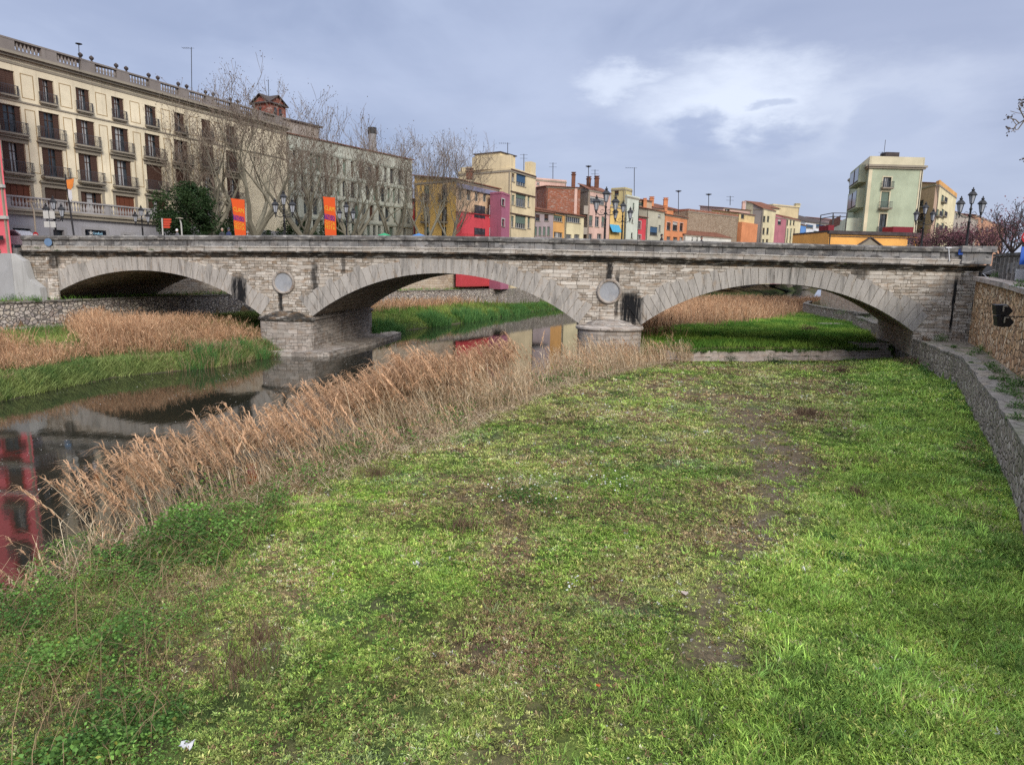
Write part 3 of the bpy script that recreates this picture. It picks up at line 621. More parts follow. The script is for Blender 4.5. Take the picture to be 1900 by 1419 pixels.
# piers with rounded cutwaters and stepped caps
pier_m = ashlar('pier_ashlar', S(190, 180, 170, .8), S(160, 150, 140, .7), (.12, .11, .10, 1), .75, .3, .5, streak=.5, rust=.3)
for (u0, u1) in ((ARCH[0][0]+ARCH[0][1], ARCH[1][0]-ARCH[1][1]), (ARCH[1][0]+ARCH[1][1], ARCH[2][0]-ARCH[2][1])):
    um = (u0+u1)/2; hw = (u1-u0)/2; SY = .38 if um < 0 else .8
    q = MB(); q.box((u0-.06, -.06, -1.2), (u1+.06, BW+.06, 2.5))
    q.lathe((um, -.05, 0), [(hw+.02, -1.2), (hw+.02, 2.3)], 24, sy=SY, a0=PI, a1=2*PI); q.lathe((um, BW+.05, 0), [(hw+.02, -1.2), (hw+.02, 2.3)], 24, sy=.8, a0=0, a1=PI); q.build('pier', pier_m, br)
    q = MB(); prof = [(hw-.05, 2.3), (hw+.1, 2.32), (hw+.2, 2.4), (hw+.2, 2.52), (hw+.05, 2.58), (hw*.72, 2.72), (hw*.7, 2.8), (hw*.4, 2.98), (.01, 3.04)]
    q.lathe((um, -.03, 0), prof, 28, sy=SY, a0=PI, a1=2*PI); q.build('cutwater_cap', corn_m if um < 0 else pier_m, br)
    q = MB(); q.lathe((um, BW+.03, 0), prof, 28, sy=.8, a0=0, a1=PI); q.build('cutwater_cap', pier_m, br)
    q = MB(); q.box((u0-.16, .0, 2.42), (u1+.16, BW, 2.62)); q.build('impost', pier_m, br)
    if um < 0:
        q = MB(); q.prism([(u0-.9, -1.4), (u1+.2, -1.6), (u1+1.5, -.8), (u1+2.2, BW*.5), (u1+2.2, BW+2), (u1+1.0, BW+3), (u0-.5, BW+1)], -1.0, .33); q.build('stone_footing', pier_m, br)
    q = MB(); q.lathe((0, 0, 0), [(.01, -.03), (.66, -.03), (.66, .03), (.01, .03)], 36)
    zc = 5.02 if um < 0 else 4.85
    me_ = q.build('medallion', ashlar('medallion_stone_%d' % um, S(190, 192, 196, .6), S(180, 182, 186, .6), (.2, .2, .2, 1), 4, 4, .25, streak=.3, rust=.05), br); me_.rotation_euler = (R(90), 0, 0); me_.location = (um-.1, -.05, zc)
    q = MB(); q.lathe((0, 0, 0), [(.64, 0), (.66, .1), (.74, .13), (.8, .1), (.84, 0)], 36); f_ = q.build('frame', ring_m, me_, col=True) if False else q.build('frame', pier_m, me_)

# ---------------------------------------------------------------- houses
K = .62
tile_m = None
def tiles(name, col):
    if name in _mc: return _mc[name]
    m, t, b, o = newmat(name); v = objco(t)
    f = t.noise(v, 1.2, 5, .6); f2 = t.noise(v, 12, 3, .6)
    c = t.mix(t.ramp(f, .3, .7), tuple(x*.6 for x in col[:3])+(1,), col); c = t.mix(t.math('MULTIPLY', t.ramp(f2, .45, .7), .5), c, tuple(x*.5 for x in col[:3])+(1,))
    t.l.new(c, b.inputs['Base Color']); b.inputs['Roughness'].default_value = .95; b.inputs['Specular IOR Level'].default_value = .1
    setbump(t, b, f2, .6, .05); _mc[name] = m; return m
TILE = tiles('roof_tiles', S(165, 115, 95, .55)); SLATE = tiles('grey_roof', S(120, 110, 108, .5))
GLASS = glassmat('window_glass'); WOODB = plain('brown_shutter', S(92, 66, 54, .6), .7, sc=6); WOODR = plain('red_brown_shutter', S(125, 72, 50, .6), .7, sc=6)
WHITEF = plain('white_frame', S(215, 212, 205, .6), .6); DARKF = plain('dark_frame', S(60, 60, 62, .6), .6); IRON = plain('iron_railing', S(92, 92, 98, .5), .55, sc=8)
STONEL = plaster('pale_trim', S(178, 168, 150, K), .35); CURT = plain('white_curtain', S(205, 205, 205, .55), .9)
GREENSH = plain('green_shutter', S(120, 140, 125, .55), .7); BLUEG = plain('blue_grey_shutter', S(70, 105, 140, .6), .7)
class Face:
    """a vertical facade between two ground points, seen from the river: s along, z up, out towards the viewer"""
    def __init__(f, a, b):
        f.a = Vector((a[0], a[1], 0)); f.b = Vector((b[0], b[1], 0)); f.L = (f.b-f.a).length; f.d = (f.b-f.a)/f.L
        f.n = Vector((f.d.y, -f.d.x, 0))
        if f.n.dot(f.a) > 0: f.n = -f.n
        f.up = Vector((0, 0, 1))
    def hit(f, px, py):
        r = ray(px, py); t = (f.a.x*f.n.x+f.a.y*f.n.y)/(r.x*f.n.x+r.y*f.n.y); p = EYE+r*t
        return (p-f.a).dot(f.d), p.z
    def rect(f, r):
        x0, y0, x1, y1 = r; ym = (y0+y1)/2; xm = (x0+x1)/2
        return f.hit(x0, ym)[0], f.hit(xm, y1)[1], f.hit(x1, ym)[0], f.hit(xm, y0)[1]
    def P(f, s, z, out=0): p = f.a+f.d*s+f.n*out; return Vector((p.x, p.y, z))
    def fr(f): return (f.a, f.d, f.n, f.up)
    def wall(f, q, z0, z1, holes, mi=0, rev=.22, z1b=None):
        """wall sheet with real openings and reveals"""
        hs = [h for h in holes if h[0] > .02 and h[2] < f.L-.02 and h[3] < z1-.02 and h[1] < h[3]]
        ss = sorted(set([0, f.L]+[h[0] for h in hs]+[h[2] for h in hs])); zs = sorted(set([z0, z1]+[max(h[1], z0) for h in hs]+[h[3] for h in hs]))
        for i in range(len(ss)-1):
            for j in range(len(zs)-1):
                sm, zm = (ss[i]+ss[i+1])/2, (zs[j]+zs[j+1])/2
                if any(h[0] < sm < h[2] and h[1] < zm < h[3] for h in hs): continue
                q.quad(f.P(ss[i], zs[j]), f.P(ss[i+1], zs[j]), f.P(ss[i+1], zs[j+1]), f.P(ss[i], zs[j+1]), mi)
        for (a, z_0, b, z_1) in hs:
            z_0 = max(z_0, z0); c = [(a, z_0), (b, z_0), (b, z_1), (a, z_1)]
            for k in range(4):
                p, p2 = c[k], c[(k+1) % 4]; q.quad(f.P(*p), f.P(*p2), f.P(*p2, -rev), f.P(*p, -rev), mi)
def window(f, h, root, style='frame', shade=None, rev=.22):
    """one window in an opening h = (s0, z0, s1, z1): frame object, pane child, optional shutters and balcony"""
    s0, z0, s1, z1 = h; w_, hh = s1-s0, z1-z0; fr = f.fr(); t = .06
    fm = {'dark': DARKF, 'brown': WOODB}.get(style, WHITEF)
    q = MB()
    for (a, b, c, d) in ((s0, z0, s0+t, z1), (s1-t, z0, s1, z1), (s0+t, z0, s1-t, z0+t), (s0+t, z1-t, s1-t, z1)): q.box((a, -rev+.01, b), (c, -rev+.07, d), fr=fr)
    nm = 1 if w_ < 1.5 else max(1, int(round(w_/.75))-1)
    for k in range(nm): x = s0+(k+1)*w_/(nm+1); q.box((x-.035, -rev+.012, z0+t), (x+.035, -rev+.065, z1-t), fr=fr)
    if hh > 1.3 and style != 'dark': q.box((s0+t, -rev+.013, z1-hh*.28), (s1-t, -rev+.06, z1-hh*.28+.05), fr=fr)
    wobj = q.build('window', fm, root)
    q = MB(); q.quad(f.P(s0, z0, -rev), f.P(s1, z0, -rev), f.P(s1, z1, -rev), f.P(s0, z1, -rev)); q.build('pane', GLASS, wobj)
    if shade:
        q = MB(); m_, kind = shade
        if kind == 'blind': q.box((s0+t, -rev+.072, z0+hh*random.uniform(.3, .75)), (s1-t, -rev+.085, z1-.02), fr=fr); q.build('blind', m_, wobj)
        elif kind == 'curtain':
            q.box((s0+w_*.34, -rev+.003, z0+t), (s0+w_*.62, -rev+.009, z1-t), fr=fr); q.build('curtain', m_, wobj)
        elif kind == 'full': q.box((s0+.02, -rev+.072, z0+.02), (s1-.02, -rev+.09, z1-.02), fr=fr); q.build('shutter', m_, wobj)
    return wobj
def railing(f, s0, s1, z0, z1, out, root, slabm=None, step=.13):
    slabm = slabm or STONEL; fr = f.fr()
    q = MB(); q.box((s0, .003, z0-.14), (s1, out+.06, z0-.002), fr=fr); q.box((s0+.08, .003, z0-.24), (s1-.08, out-.06, z0-.142), fr=fr); sl = q.build('balcony', slabm, root)
    q = MB()
    for z in (z0+.06, z1): q.box((s0+.03, out-.03, z-.02), (s1-.03, out+.005, z+.02), fr=fr)
    for s in (s0+.05, s1-.05):
        for z in (z0+.06, z1): q.box((s-.02, .01, z-.02), (s+.02, out-.031, z+.02), fr=fr)
    n = max(2, int((s1-s0)/step))
    for i in range(n+1):
        s = s0+.04+(s1-s0-.08)*i/n; q.box((s-.012, out-.022, z0), (s+.012, out-.002, z1-.02), fr=fr)
    for k in range(1, 4): 
        for s in (s0+.05, s1-.05): q.box((s-.01, out*k/4-.01, z0), (s+.01, out*k/4+.01, z1-.02), fr=fr)
    q.build('railing', IRON, sl)
def roof_part(poly, z, rise, root, m, over=.35, th=.16, name='roof'):
    """sloping tiled roof over a four-sided plan: front edge poly[0]-poly[1] is the eave, it rises to the back"""
    c = sum((Vector(p) for p in poly), Vector((0, 0, 0)))/4; P = [Vector((p[0], p[1], 0)) for p in poly]
    P = [p+(p-c).normalized()*over*1.3 for p in P]
    zs = [z, z, z+rise, z+rise]; q = MB()
    nu = max(3, int((P[1]-P[0]).length/.45)); pr = []
    def pt(u, v, k): 
        p = P[0].lerp(P[1], u).lerp(P[3].lerp(P[2], u), v); return (p.x, p.y, z+rise*v+k)
    vs = []
    for i in range(nu*2+1):                     # barrel tiles: a corrugated sheet
        u = i/(nu*2); k = th if i % 2 else th-.07
        vs += [pt(u, 0, 0), pt(u, 0, k), pt(u, 1, k), pt(u, 1, 0)]
    for i in range(nu*2): a, b = i*4, i*4+4; q.add([vs[j] for j in (a, a+1, a+2, a+3, b, b+1, b+2, b+3)], ((0, 1, 5, 4), (1, 2, 6, 5), (2, 3, 7, 6), (3, 0, 4, 7)))
    q.add([vs[j] for j in (0, 1, 2, 3)], ((3, 2, 1, 0),)); q.add([vs[-4+j] for j in range(4)], ((0, 1, 2, 3),))
    return q.build(name, m, root)
def parapet(poly, z, h, root, m, th=.2, over=.06, name='parapet'):
    q = MB(); n = len(poly)
    for i in range(n):
        a, b = Vector((*poly[i][:2], 0)), Vector((*poly[(i+1) % n][:2], 0)); d = (b-a).normalized(); nn = Vector((-d.y, d.x, 0)); c = sum((Vector((*p[:2], 0)) for p in poly), Vector())/n
        if nn.dot(c-a) < 0: nn = -nn
        q.box((0 if i % 2 == 0 else th, -over, z), ((b-a).length-(0 if i % 2 == 0 else th), th, z+h), fr=(a, d, nn, Vector((0, 0, 1))))
    return q.build(name, m, root)
def chimney(x, y, z0, h, root, m, w_=.55):
    q = MB(); q.box((x-w_/2, y-w_/2, z0), (x+w_/2, y+w_/2, z0+h)); q.box((x-w_*.65, y-w_*.65, z0+h+.002), (x+w_*.65, y+w_*.65, z0+h+.12)); q.box((x-w_*.4, y-w_*.4, z0+h+.122), (x+w_*.4, y+w_*.4, z0+h+.4)); q.box((x-w_*.6, y-w_*.6, z0+h+.402), (x+w_*.6, y+w_*.6, z0+h+.5))
    q.build('chimney', m, root)
def house(name, label, cat, corners, top, wallm, wins=(), roof=('flat', .8), depth=9, zb=6.5, group=None, extra=None, bands=(), style='frame', facem=None):
    """corners: [(px, Y), ...] visible plan corners from left to right; top: (px, py, corner index) on the eave.
    wins: dicts with face, rects or grid; roof: ('flat', parapet height) or ('tile', rise)"""
    pts = [gp(*c) if not isinstance(c, Vector) else c for c in corners]
    zt = zat(top[0], top[1], pts[top[2]].y); faces = [Face(pts[i], pts[i+1]) for i in range(len(pts)-1)]
    if len(pts) == 2:
        bk = -faces[0].n*depth; plan = [pts[0], pts[1], pts[1]+bk, pts[0]+bk]
    else:
        plan = [pts[0], pts[1], pts[2], pts[0]+pts[2]-pts[1]]
    base = sum(plan, Vector())/4
    root = wthing(name, label, cat, (base.x, base.y, zb), group)
    mats = [wallm]+([facem] if facem else []); holes = [[] for _ in faces]; todo = []
    for wd in wins:
        f = faces[wd.get('face', 0)]
        for r in wd['rects']:
            h = f.rect(r) if not wd.get('raw') else r
            holes[wd.get('face', 0)].append(h); todo.append((f, h, wd))
    q = MB()
    for i, f in enumerate(faces): f.wall(q, zb, zt, holes[i], 1 if (facem and i == len(faces)-1) else 0)
    k = len(pts); rest = plan[k-1:]+[plan[0]]
    for i in range(len(rest)-1): a, b = rest[i], rest[i+1]; q.quad((a.x, a.y, zb), (b.x, b.y, zb), (b.x, b.y, zt), (a.x, a.y, zt))
    q.add([(p.x, p.y, zt-.02) for p in plan], ((0, 1, 2, 3),))
    q.build('wall', mats, root)
    for f, h, wd in todo:
        if h[0] <= .02 or h[2] >= f.L-.02 or h[3] > zt-.02: continue
        hz = (h[0], max(h[1], zb), h[2], h[3]); window(f, hz, root, wd.get('style', style), wd.get('shade') or random.Random(len(name)*31+int(h[0]*7+h[1]*13)).choice((None, None, (CURT, 'curtain'), (WHITEF, 'blind'), (GREENSH, 'blind'), (WOODB, 'blind'))))
        if wd.get('balc'):
            o_, hh_ = wd['balc']; railing(f, h[0]-.25, h[2]+.25, hz[1]+.02, hz[1]+hh_, o_, root)
        elif wd.get('sill', True):
            qq = MB(); qq.box((h[0]-.08, .003, hz[1]-.1), (h[2]+.08, .1, hz[1]-.003), fr=f.fr()); qq.build('sill', wd.get('sillm', STONEL), root)
        if wd.get('surround'):
            qq = MB(); t = .16
            for (a, b, c, d) in ((h[0]-t, hz[1], h[0]-.002, h[3]+t), (h[2]+.002, hz[1], h[2]+t, h[3]+t), (h[0], h[3]+.002, h[2], h[3]+t)): qq.box((a, .003, b), (c, .045, d), fr=f.fr())
            qq.build('surround', wd['surround'], root)
    for i, f in enumerate(faces):
        if f.L < 1.6 or cat == 'tower': continue
        qq = MB(); qq.box((-.04, .003, zt-.28), (f.L+.04, .1, zt-.04), fr=f.fr()); qq.build('eave_cornice', STONEL, root)
        sp = .14 if (i+len(name)) % 2 else f.L-.2
        qq = MB(); qq.box((sp-.05, .003, zb), (sp+.05, .11, zt-.281), fr=f.fr()); qq.build('drain_pipe', DARKF if len(name) % 2 else STONEL, root)
    for (fi, py, px, t, o_, m_) in bands:
        f = faces[fi]; z = f.hit(px, py)[1]; qq = MB(); qq.box((-.03, .003, z-t/2), (f.L+.03, o_, z+t/2), fr=f.fr()); qq.build('string_course', m_, root)
    if roof[0] == 'tile':
        rp = [plan[0], plan[1], plan[2], plan[3]] if len(pts) == 2 or roof[2:] == ('left',) else [plan[1], plan[2], plan[3], plan[0]]
        roof_part(rp, zt-.02, roof[1], root, roof[-1] if isinstance(roof[-1], bpy.types.Material) else TILE)
        # gable filling under the rise
        A, B, C, D = rp
        for e, g_ in ((A, D), (B, C)): q = MB(); q.add([(e.x, e.y, zt-.03), (g_.x, g_.y, zt-.03), (g_.x, g_.y, zt+roof[1]-.03)], ((0, 1, 2),)); q.build('gable', wallm, root)
    else:
        parapet(plan, zt+.003, roof[1], root, roof[2] if len(roof) > 2 else wallm)
    if extra: extra(root, plan, faces, zt)
    return root, plan, faces, zt
def grid(x0, x1, n, w_, y0, y1):
    """n windows of pixel width w_ spread between x0 and x1"""
    return [(x0+(x1-x0)*(i+.5)/n-w_/2, y0, x0+(x1-x0)*(i+.5)/n+w_/2, y1) for i in range(n)]

# --- the long cream palace on the left
def palace():
    d = Vector((.424, .906, 0)).normalized(); p = gp(100, 60)
    a = p-d*17; b = p+d*29.3
    f = Face(a, b); wm = plaster('cream_render', S(228, 215, 186, .92), .48, (.2, .16, .12, 1)); grd = plaster('grey_ground_floor', S(175, 173, 176, .75), .3)
    root = wthing('cream_palace', 'long cream five storey palace with brown shutters and a roof balustrade', 'building', (a.x, a.y, 7))
    colx = [(20, 222), (93, 234), (160, 249), (224, 259), (284, 271), (337, 281), (386, 288), (431, 298)]     # second row, px, py
    S_ = [f.hit(x, y)[0] for x, y in colx]; S_ = [S_[0]-6.7, S_[0]-3.35]+S_
    zr = lambda px, y0, y1: (f.hit(px, y1)[1], f.hit(px, y0)[1])
    rows = [(zr(86, 148, 192), .63, .2), (zr(93, 210, 260), .86, .42), (zr(102, 277, 331), .9, .5), (zr(103, 350, 392), 1.0, 0)]
    z_cor = f.hit(200, 150)[1]; zb = 6.9
    holes = []; spec = []
    for ri, ((z0, z1), hw, bal) in enumerate(rows):
        for ci, s in enumerate(S_):
            h = (s-hw, z0, s+hw, z1); holes.append(h); spec.append((h, ri, ci))
    zterr = rows[3][0][0]-.15
    q = MB(); f.wall(q, zterr-.02, z_cor, holes, 0, rev=.35)
    gh = []
    for (x0, y0, x1, y1) in ((24, 424, 57, 450), (99, 427, 119, 450), (158, 427, 197, 450), (230, 436, 246, 450)):
        gh.append(f.rect((x0, y0, x1, y1)))
    f.wall(q, zb, zterr-.022, [], 1)
    f2 = Face(f.a+f.n*1.62, f.a+f.n*1.62+f.d*(f.L*.62)); gh = [f2.rect(r_) for r_ in ((24, 424, 57, 450), (99, 427, 119, 450), (158, 427, 197, 450), (230, 436, 246, 450))]
    f2.wall(q, zb, zterr-.502, [(g[0], zb+.02, g[2], g[3]) for g in gh], 1, rev=.3); e0, e1 = f2.b, f2.b-f.n*1.62; q.quad((e0.x, e0.y, zb), (e1.x, e1.y, zb), (e1.x, e1.y, zterr-.502), (e0.x, e0.y, zterr-.502), 1)
    bk = -f.n*14
    for (p0, p1) in ((f.b, f.b+bk), (f.b+bk, f.a+bk), (f.a+bk, f.a)): q.quad((p0.x, p0.y, zb), (p1.x, p1.y, zb), (p1.x, p1.y, z_cor), (p0.x, p0.y, z_cor))
    q.build('wall', [wm, grd], root)
    for h, ri, ci in spec:
        rnd = random.Random(ci*7+ri)
        wo = window(f, h, root, 'brown', (CURT, 'curtain') if rnd.random() < .7 else None, rev=.35)
        mm = WOODR if (ri == 3 and ci in (2, 5)) else WOODB; wd = h[2]-h[0]
        if ri == 3 and ci in (2, 5):
            for k in range(4):
                q = MB(); q.box((h[0]+wd*k/4+.02, -.2, h[1]+.02), (h[0]+wd*(k+1)/4-.02, -.16, h[3]-.02), fr=f.fr()); q.build('shutter', mm, wo)
        else:
            op = rnd.choice((.24, .28, .34, .34, .49))
            for sd_ in (0, 1):
                q = MB(); s0 = h[0]+.02 if sd_ == 0 else h[2]-wd*op
                q.box((s0, -.2, h[1]+.03), (s0+wd*op-.02, -.15, h[3]-.03), fr=f.fr())
                for zz in np.arange(h[1]+.1, h[3]-.1, .16): q.box((s0+.05, -.149, zz), (s0+wd*op-.07, -.135, zz+.1), fr=f.fr())
                q.build('shutter', mm, wo)
        if ri < 3:
            bo = .25+.15*ri; railing(f, h[0]-(.12 if ri == 0 else .3), h[2]+(.12 if ri == 0 else .3), h[1]+.03, h[1]+(.95 if ri else .8), bo, root)
        if ri in (2, 3):
            q = MB(); zc = h[3]; q.box((h[0]-.25, .003, zc+.02), (h[2]+.25, .06, zc+.36), fr=f.fr()); q.box((h[0]-.38, .003, zc+.362), (h[2]+.38, .26, zc+.47), fr=f.fr()); q.box((h[0]-.3, .003, zc+.472), (h[2]+.3, .16, zc+.56), fr=f.fr())
            if ri == 3:
                for s in (h[0]-.25, h[2]): q.box((s+.003, .003, h[1]), (s+.247, .05, zc+.018), fr=f.fr())
            q.build('window_hood', STONEL, root)
    # painted panels between the window columns
    pm = plaster('ochre_panel_line', S(200, 172, 128, .6), .3)
    q = MB()
    for i in range(len(S_)-1):
        sm = (S_[i]+S_[i+1])/2
        for (z0, z1), hw in ((rows[0][0], .52), ((rows[2][0][0]+.2, rows[1][0][1]-.1), .42)):
            for (a0, b0, c0, d0) in ((sm-hw, z0, sm-hw+.07, z1), (sm+hw-.07, z0, sm+hw, z1), (sm-hw+.07, z1-.07, sm+hw-.07, z1), (sm-hw+.07, z0, sm+hw-.07, z0+.07)): q.box((a0, .003, b0), (c0, .012, d0), fr=f.fr())
    q.build('painted_panel', pm, root)
    fr = f.fr(); L = f.L
    q = MB(); q.box((-.3, .003, z_cor-.75), (L+.02, .06, z_cor-.55), fr=fr); q.box((-.3, .003, z_cor-.25), (L+.1, .35, z_cor-.05), fr=fr); q.box((-.3, -.3, z_cor-.048), (L+.3, .6, z_cor+.16), fr=fr)
    zz = rows[0][0][0]-.42; q.box((-.3, .003, zz), (L+.02, .08, zz+.12), fr=fr); q.build('cornice', STONEL, root)
    # roof balustrade: pedestals and balusters
    zb0, zb1 = z_cor+.162, z_cor+1.2
    q = MB(); q.box((-.3, -.05, zb0), (L+.3, .45, zb0+.2), fr=fr); q.box((-.3, -.02, zb1-.14), (L+.3, .42, zb1), fr=fr)
    ped = [s for s in np.arange(1.3, L, 3.35)]
    for s in ped: q.box((s-.62, .0, zb0+.202), (s+.62, .4, zb1-.142), fr=fr)
    s = 0.0
    while s < L:
        if all(abs(s-p_) > .72 for p_ in ped): q.lathe(tuple(f.P(s, zb0+.2, .2)), [(.05, 0), (.1, .12), (.13, .3), (.07, .5), (.05, .62), (.09, .8), (.09, zb1-zb0-.342)], 6)
        s += .3
    q.build('roof_balustrade', plaster('balustrade_stone', S(165, 155, 148, .55), .6), root)
    q = MB()
    for s in ped[6:]:
        for e in (-.5, .5): q.lathe(tuple(f.P(s+e, zb1, .2)), [(.1, 0), (.12, .05), (.06, .12), (.2, .28), (.2, .4), (.03, .55)], 8)
    q.build('urn_finial', SLATE, root)
    A = f.P(-.3, 0, -.8); B = f.P(L*.52, 0, -.8); C = B-f.n*7; D = A-f.n*7
    roof_part([A, B, C, D], z_cor+1.25, 1.7, root, tiles('palace_roof', S(150, 125, 115, .55)))
    # terrace with a stone balustrade above the ground floor
    out = 1.9; q = MB(); q.box((-.3, .003, zterr-.5), (L*.62, out, zterr-.2), fr=fr); q.box((-.3, .003, zterr-.198), (L*.62, out+.18, zterr), fr=fr); q.build('terrace_slab', STONEL, root)
    q = MB(); z1 = zterr+1.02; q.box((-.3, out-.25, zterr+.003), (L*.62, out+.05, zterr+.15), fr=fr); q.box((-.3, out-.28, z1-.13), (L*.62, out+.08, z1), fr=fr)
    s = 0; k = 0
    while s < L*.62:
        m_ = f.P(s, zterr, out); ppx = s
        if k % 14 == 0: q.box((s-.28, out-.22, zterr+.153), (s+.28, out+.02, z1-.132), fr=fr); s += .45
        q.lathe(tuple(f.P(s, zterr+.152, out-.1)), [(.05, 0), (.1, .15), (.11, .28), (.05, .5), (.08, .66), (.08, z1-zterr-.284)], 6); s += .27; k += 1
    q.build('terrace_balustrade', plaster('terrace_stone', S(190, 186, 184, .6), .6), root)
    for g in gh:
        w0 = window(f2, (g[0], zb+.02, g[2], g[3]), root, 'dark', rev=.3)
        q = MB()
        for (a0, b0, c0, d0) in ((g[0]-.25, zb, g[0]-.003, g[3]+.25), (g[2]+.003, zb, g[2]+.25, g[3]+.25), (g[0], g[3]+.003, g[2], g[3]+.25)): q.box((a0, .003, b0), (c0, .06, d0), fr=f2.fr())
        q.build('shop_surround', plaster('shop_trim', S(185, 182, 182, .6), .25), root)
    # shop sign
    f = f2; fr = f2.fr(); g = f.rect((160, 429, 195, 437)); bm = plain('sign_black', (.008, .01, .016, 1), .4)
    q = MB(); q.box((g[0], .07, g[1]-.1), (g[2], .13, g[3]), fr=fr); sg = q.build('shop_sign', bm, root)
    tobj = text_mesh('CaixaBank', (g[3]-g[1])*.85, plain('sign_letters', (.35, .6, .75, 1), .5), f, g[0]+(g[2]-g[0])*.30, g[1]+.08, .135, (g[2]-g[0])*.52); tobj.name = 'lettering'; tobj.parent = sg
    q = MB(); c = f.P(g[0]+(g[2]-g[0])*.2, (g[1]+g[3])/2, .136); pts = []
    for k in range(10): r_ = (.26 if k % 2 == 0 else .1); t_ = PI/2+k*PI/5; pts.append(c+f.d*math.cos(t_)*r_+Vector((0, 0, math.sin(t_)*r_)))
    q.add(pts, (tuple(range(10)),)); q.build('star_mark', WHITEF, sg)
    return Face(a, b), z_cor, root
def text_mesh(s, size, mat, f, s0, z0, out, width=None, parent=None):
    """lettering as a thin mesh lying on a facade"""
    cu = bpy.data.curves.new('lettering', 'FONT'); cu.body = s; cu.size = size; cu.extrude = .006; cu.resolution_u = 2
    t = bpy.data.objects.new('lettering', cu); COL.objects.link(t); bpy.context.view_layer.update()
    dg = bpy.context.evaluated_depsgraph_get(); me = bpy.data.meshes.new_from_object(t.evaluated_get(dg)); bpy.data.objects.remove(t)
    co = np.empty(len(me.vertices)*3); me.vertices.foreach_get('co', co); co = co.reshape(-1, 3)
    w_ = np.ptp(co[:, 0]) or 1; k = (width/w_) if width else 1; x0 = co[:, 0].min()
    out_ = [f.P(s0+(p[0]-x0)*k, z0+p[1], out+p[2]) for p in co]
    me.vertices.foreach_set('co', np.array([tuple(p) for p in out_]).ravel()); me.materials.clear(); me.materials.append(mat); me.update()
    o = bpy.data.objects.new('lettering', me); COL.objects.link(o)
    if parent: o.parent = parent
    return o
PF, PZ, PROOT = palace()

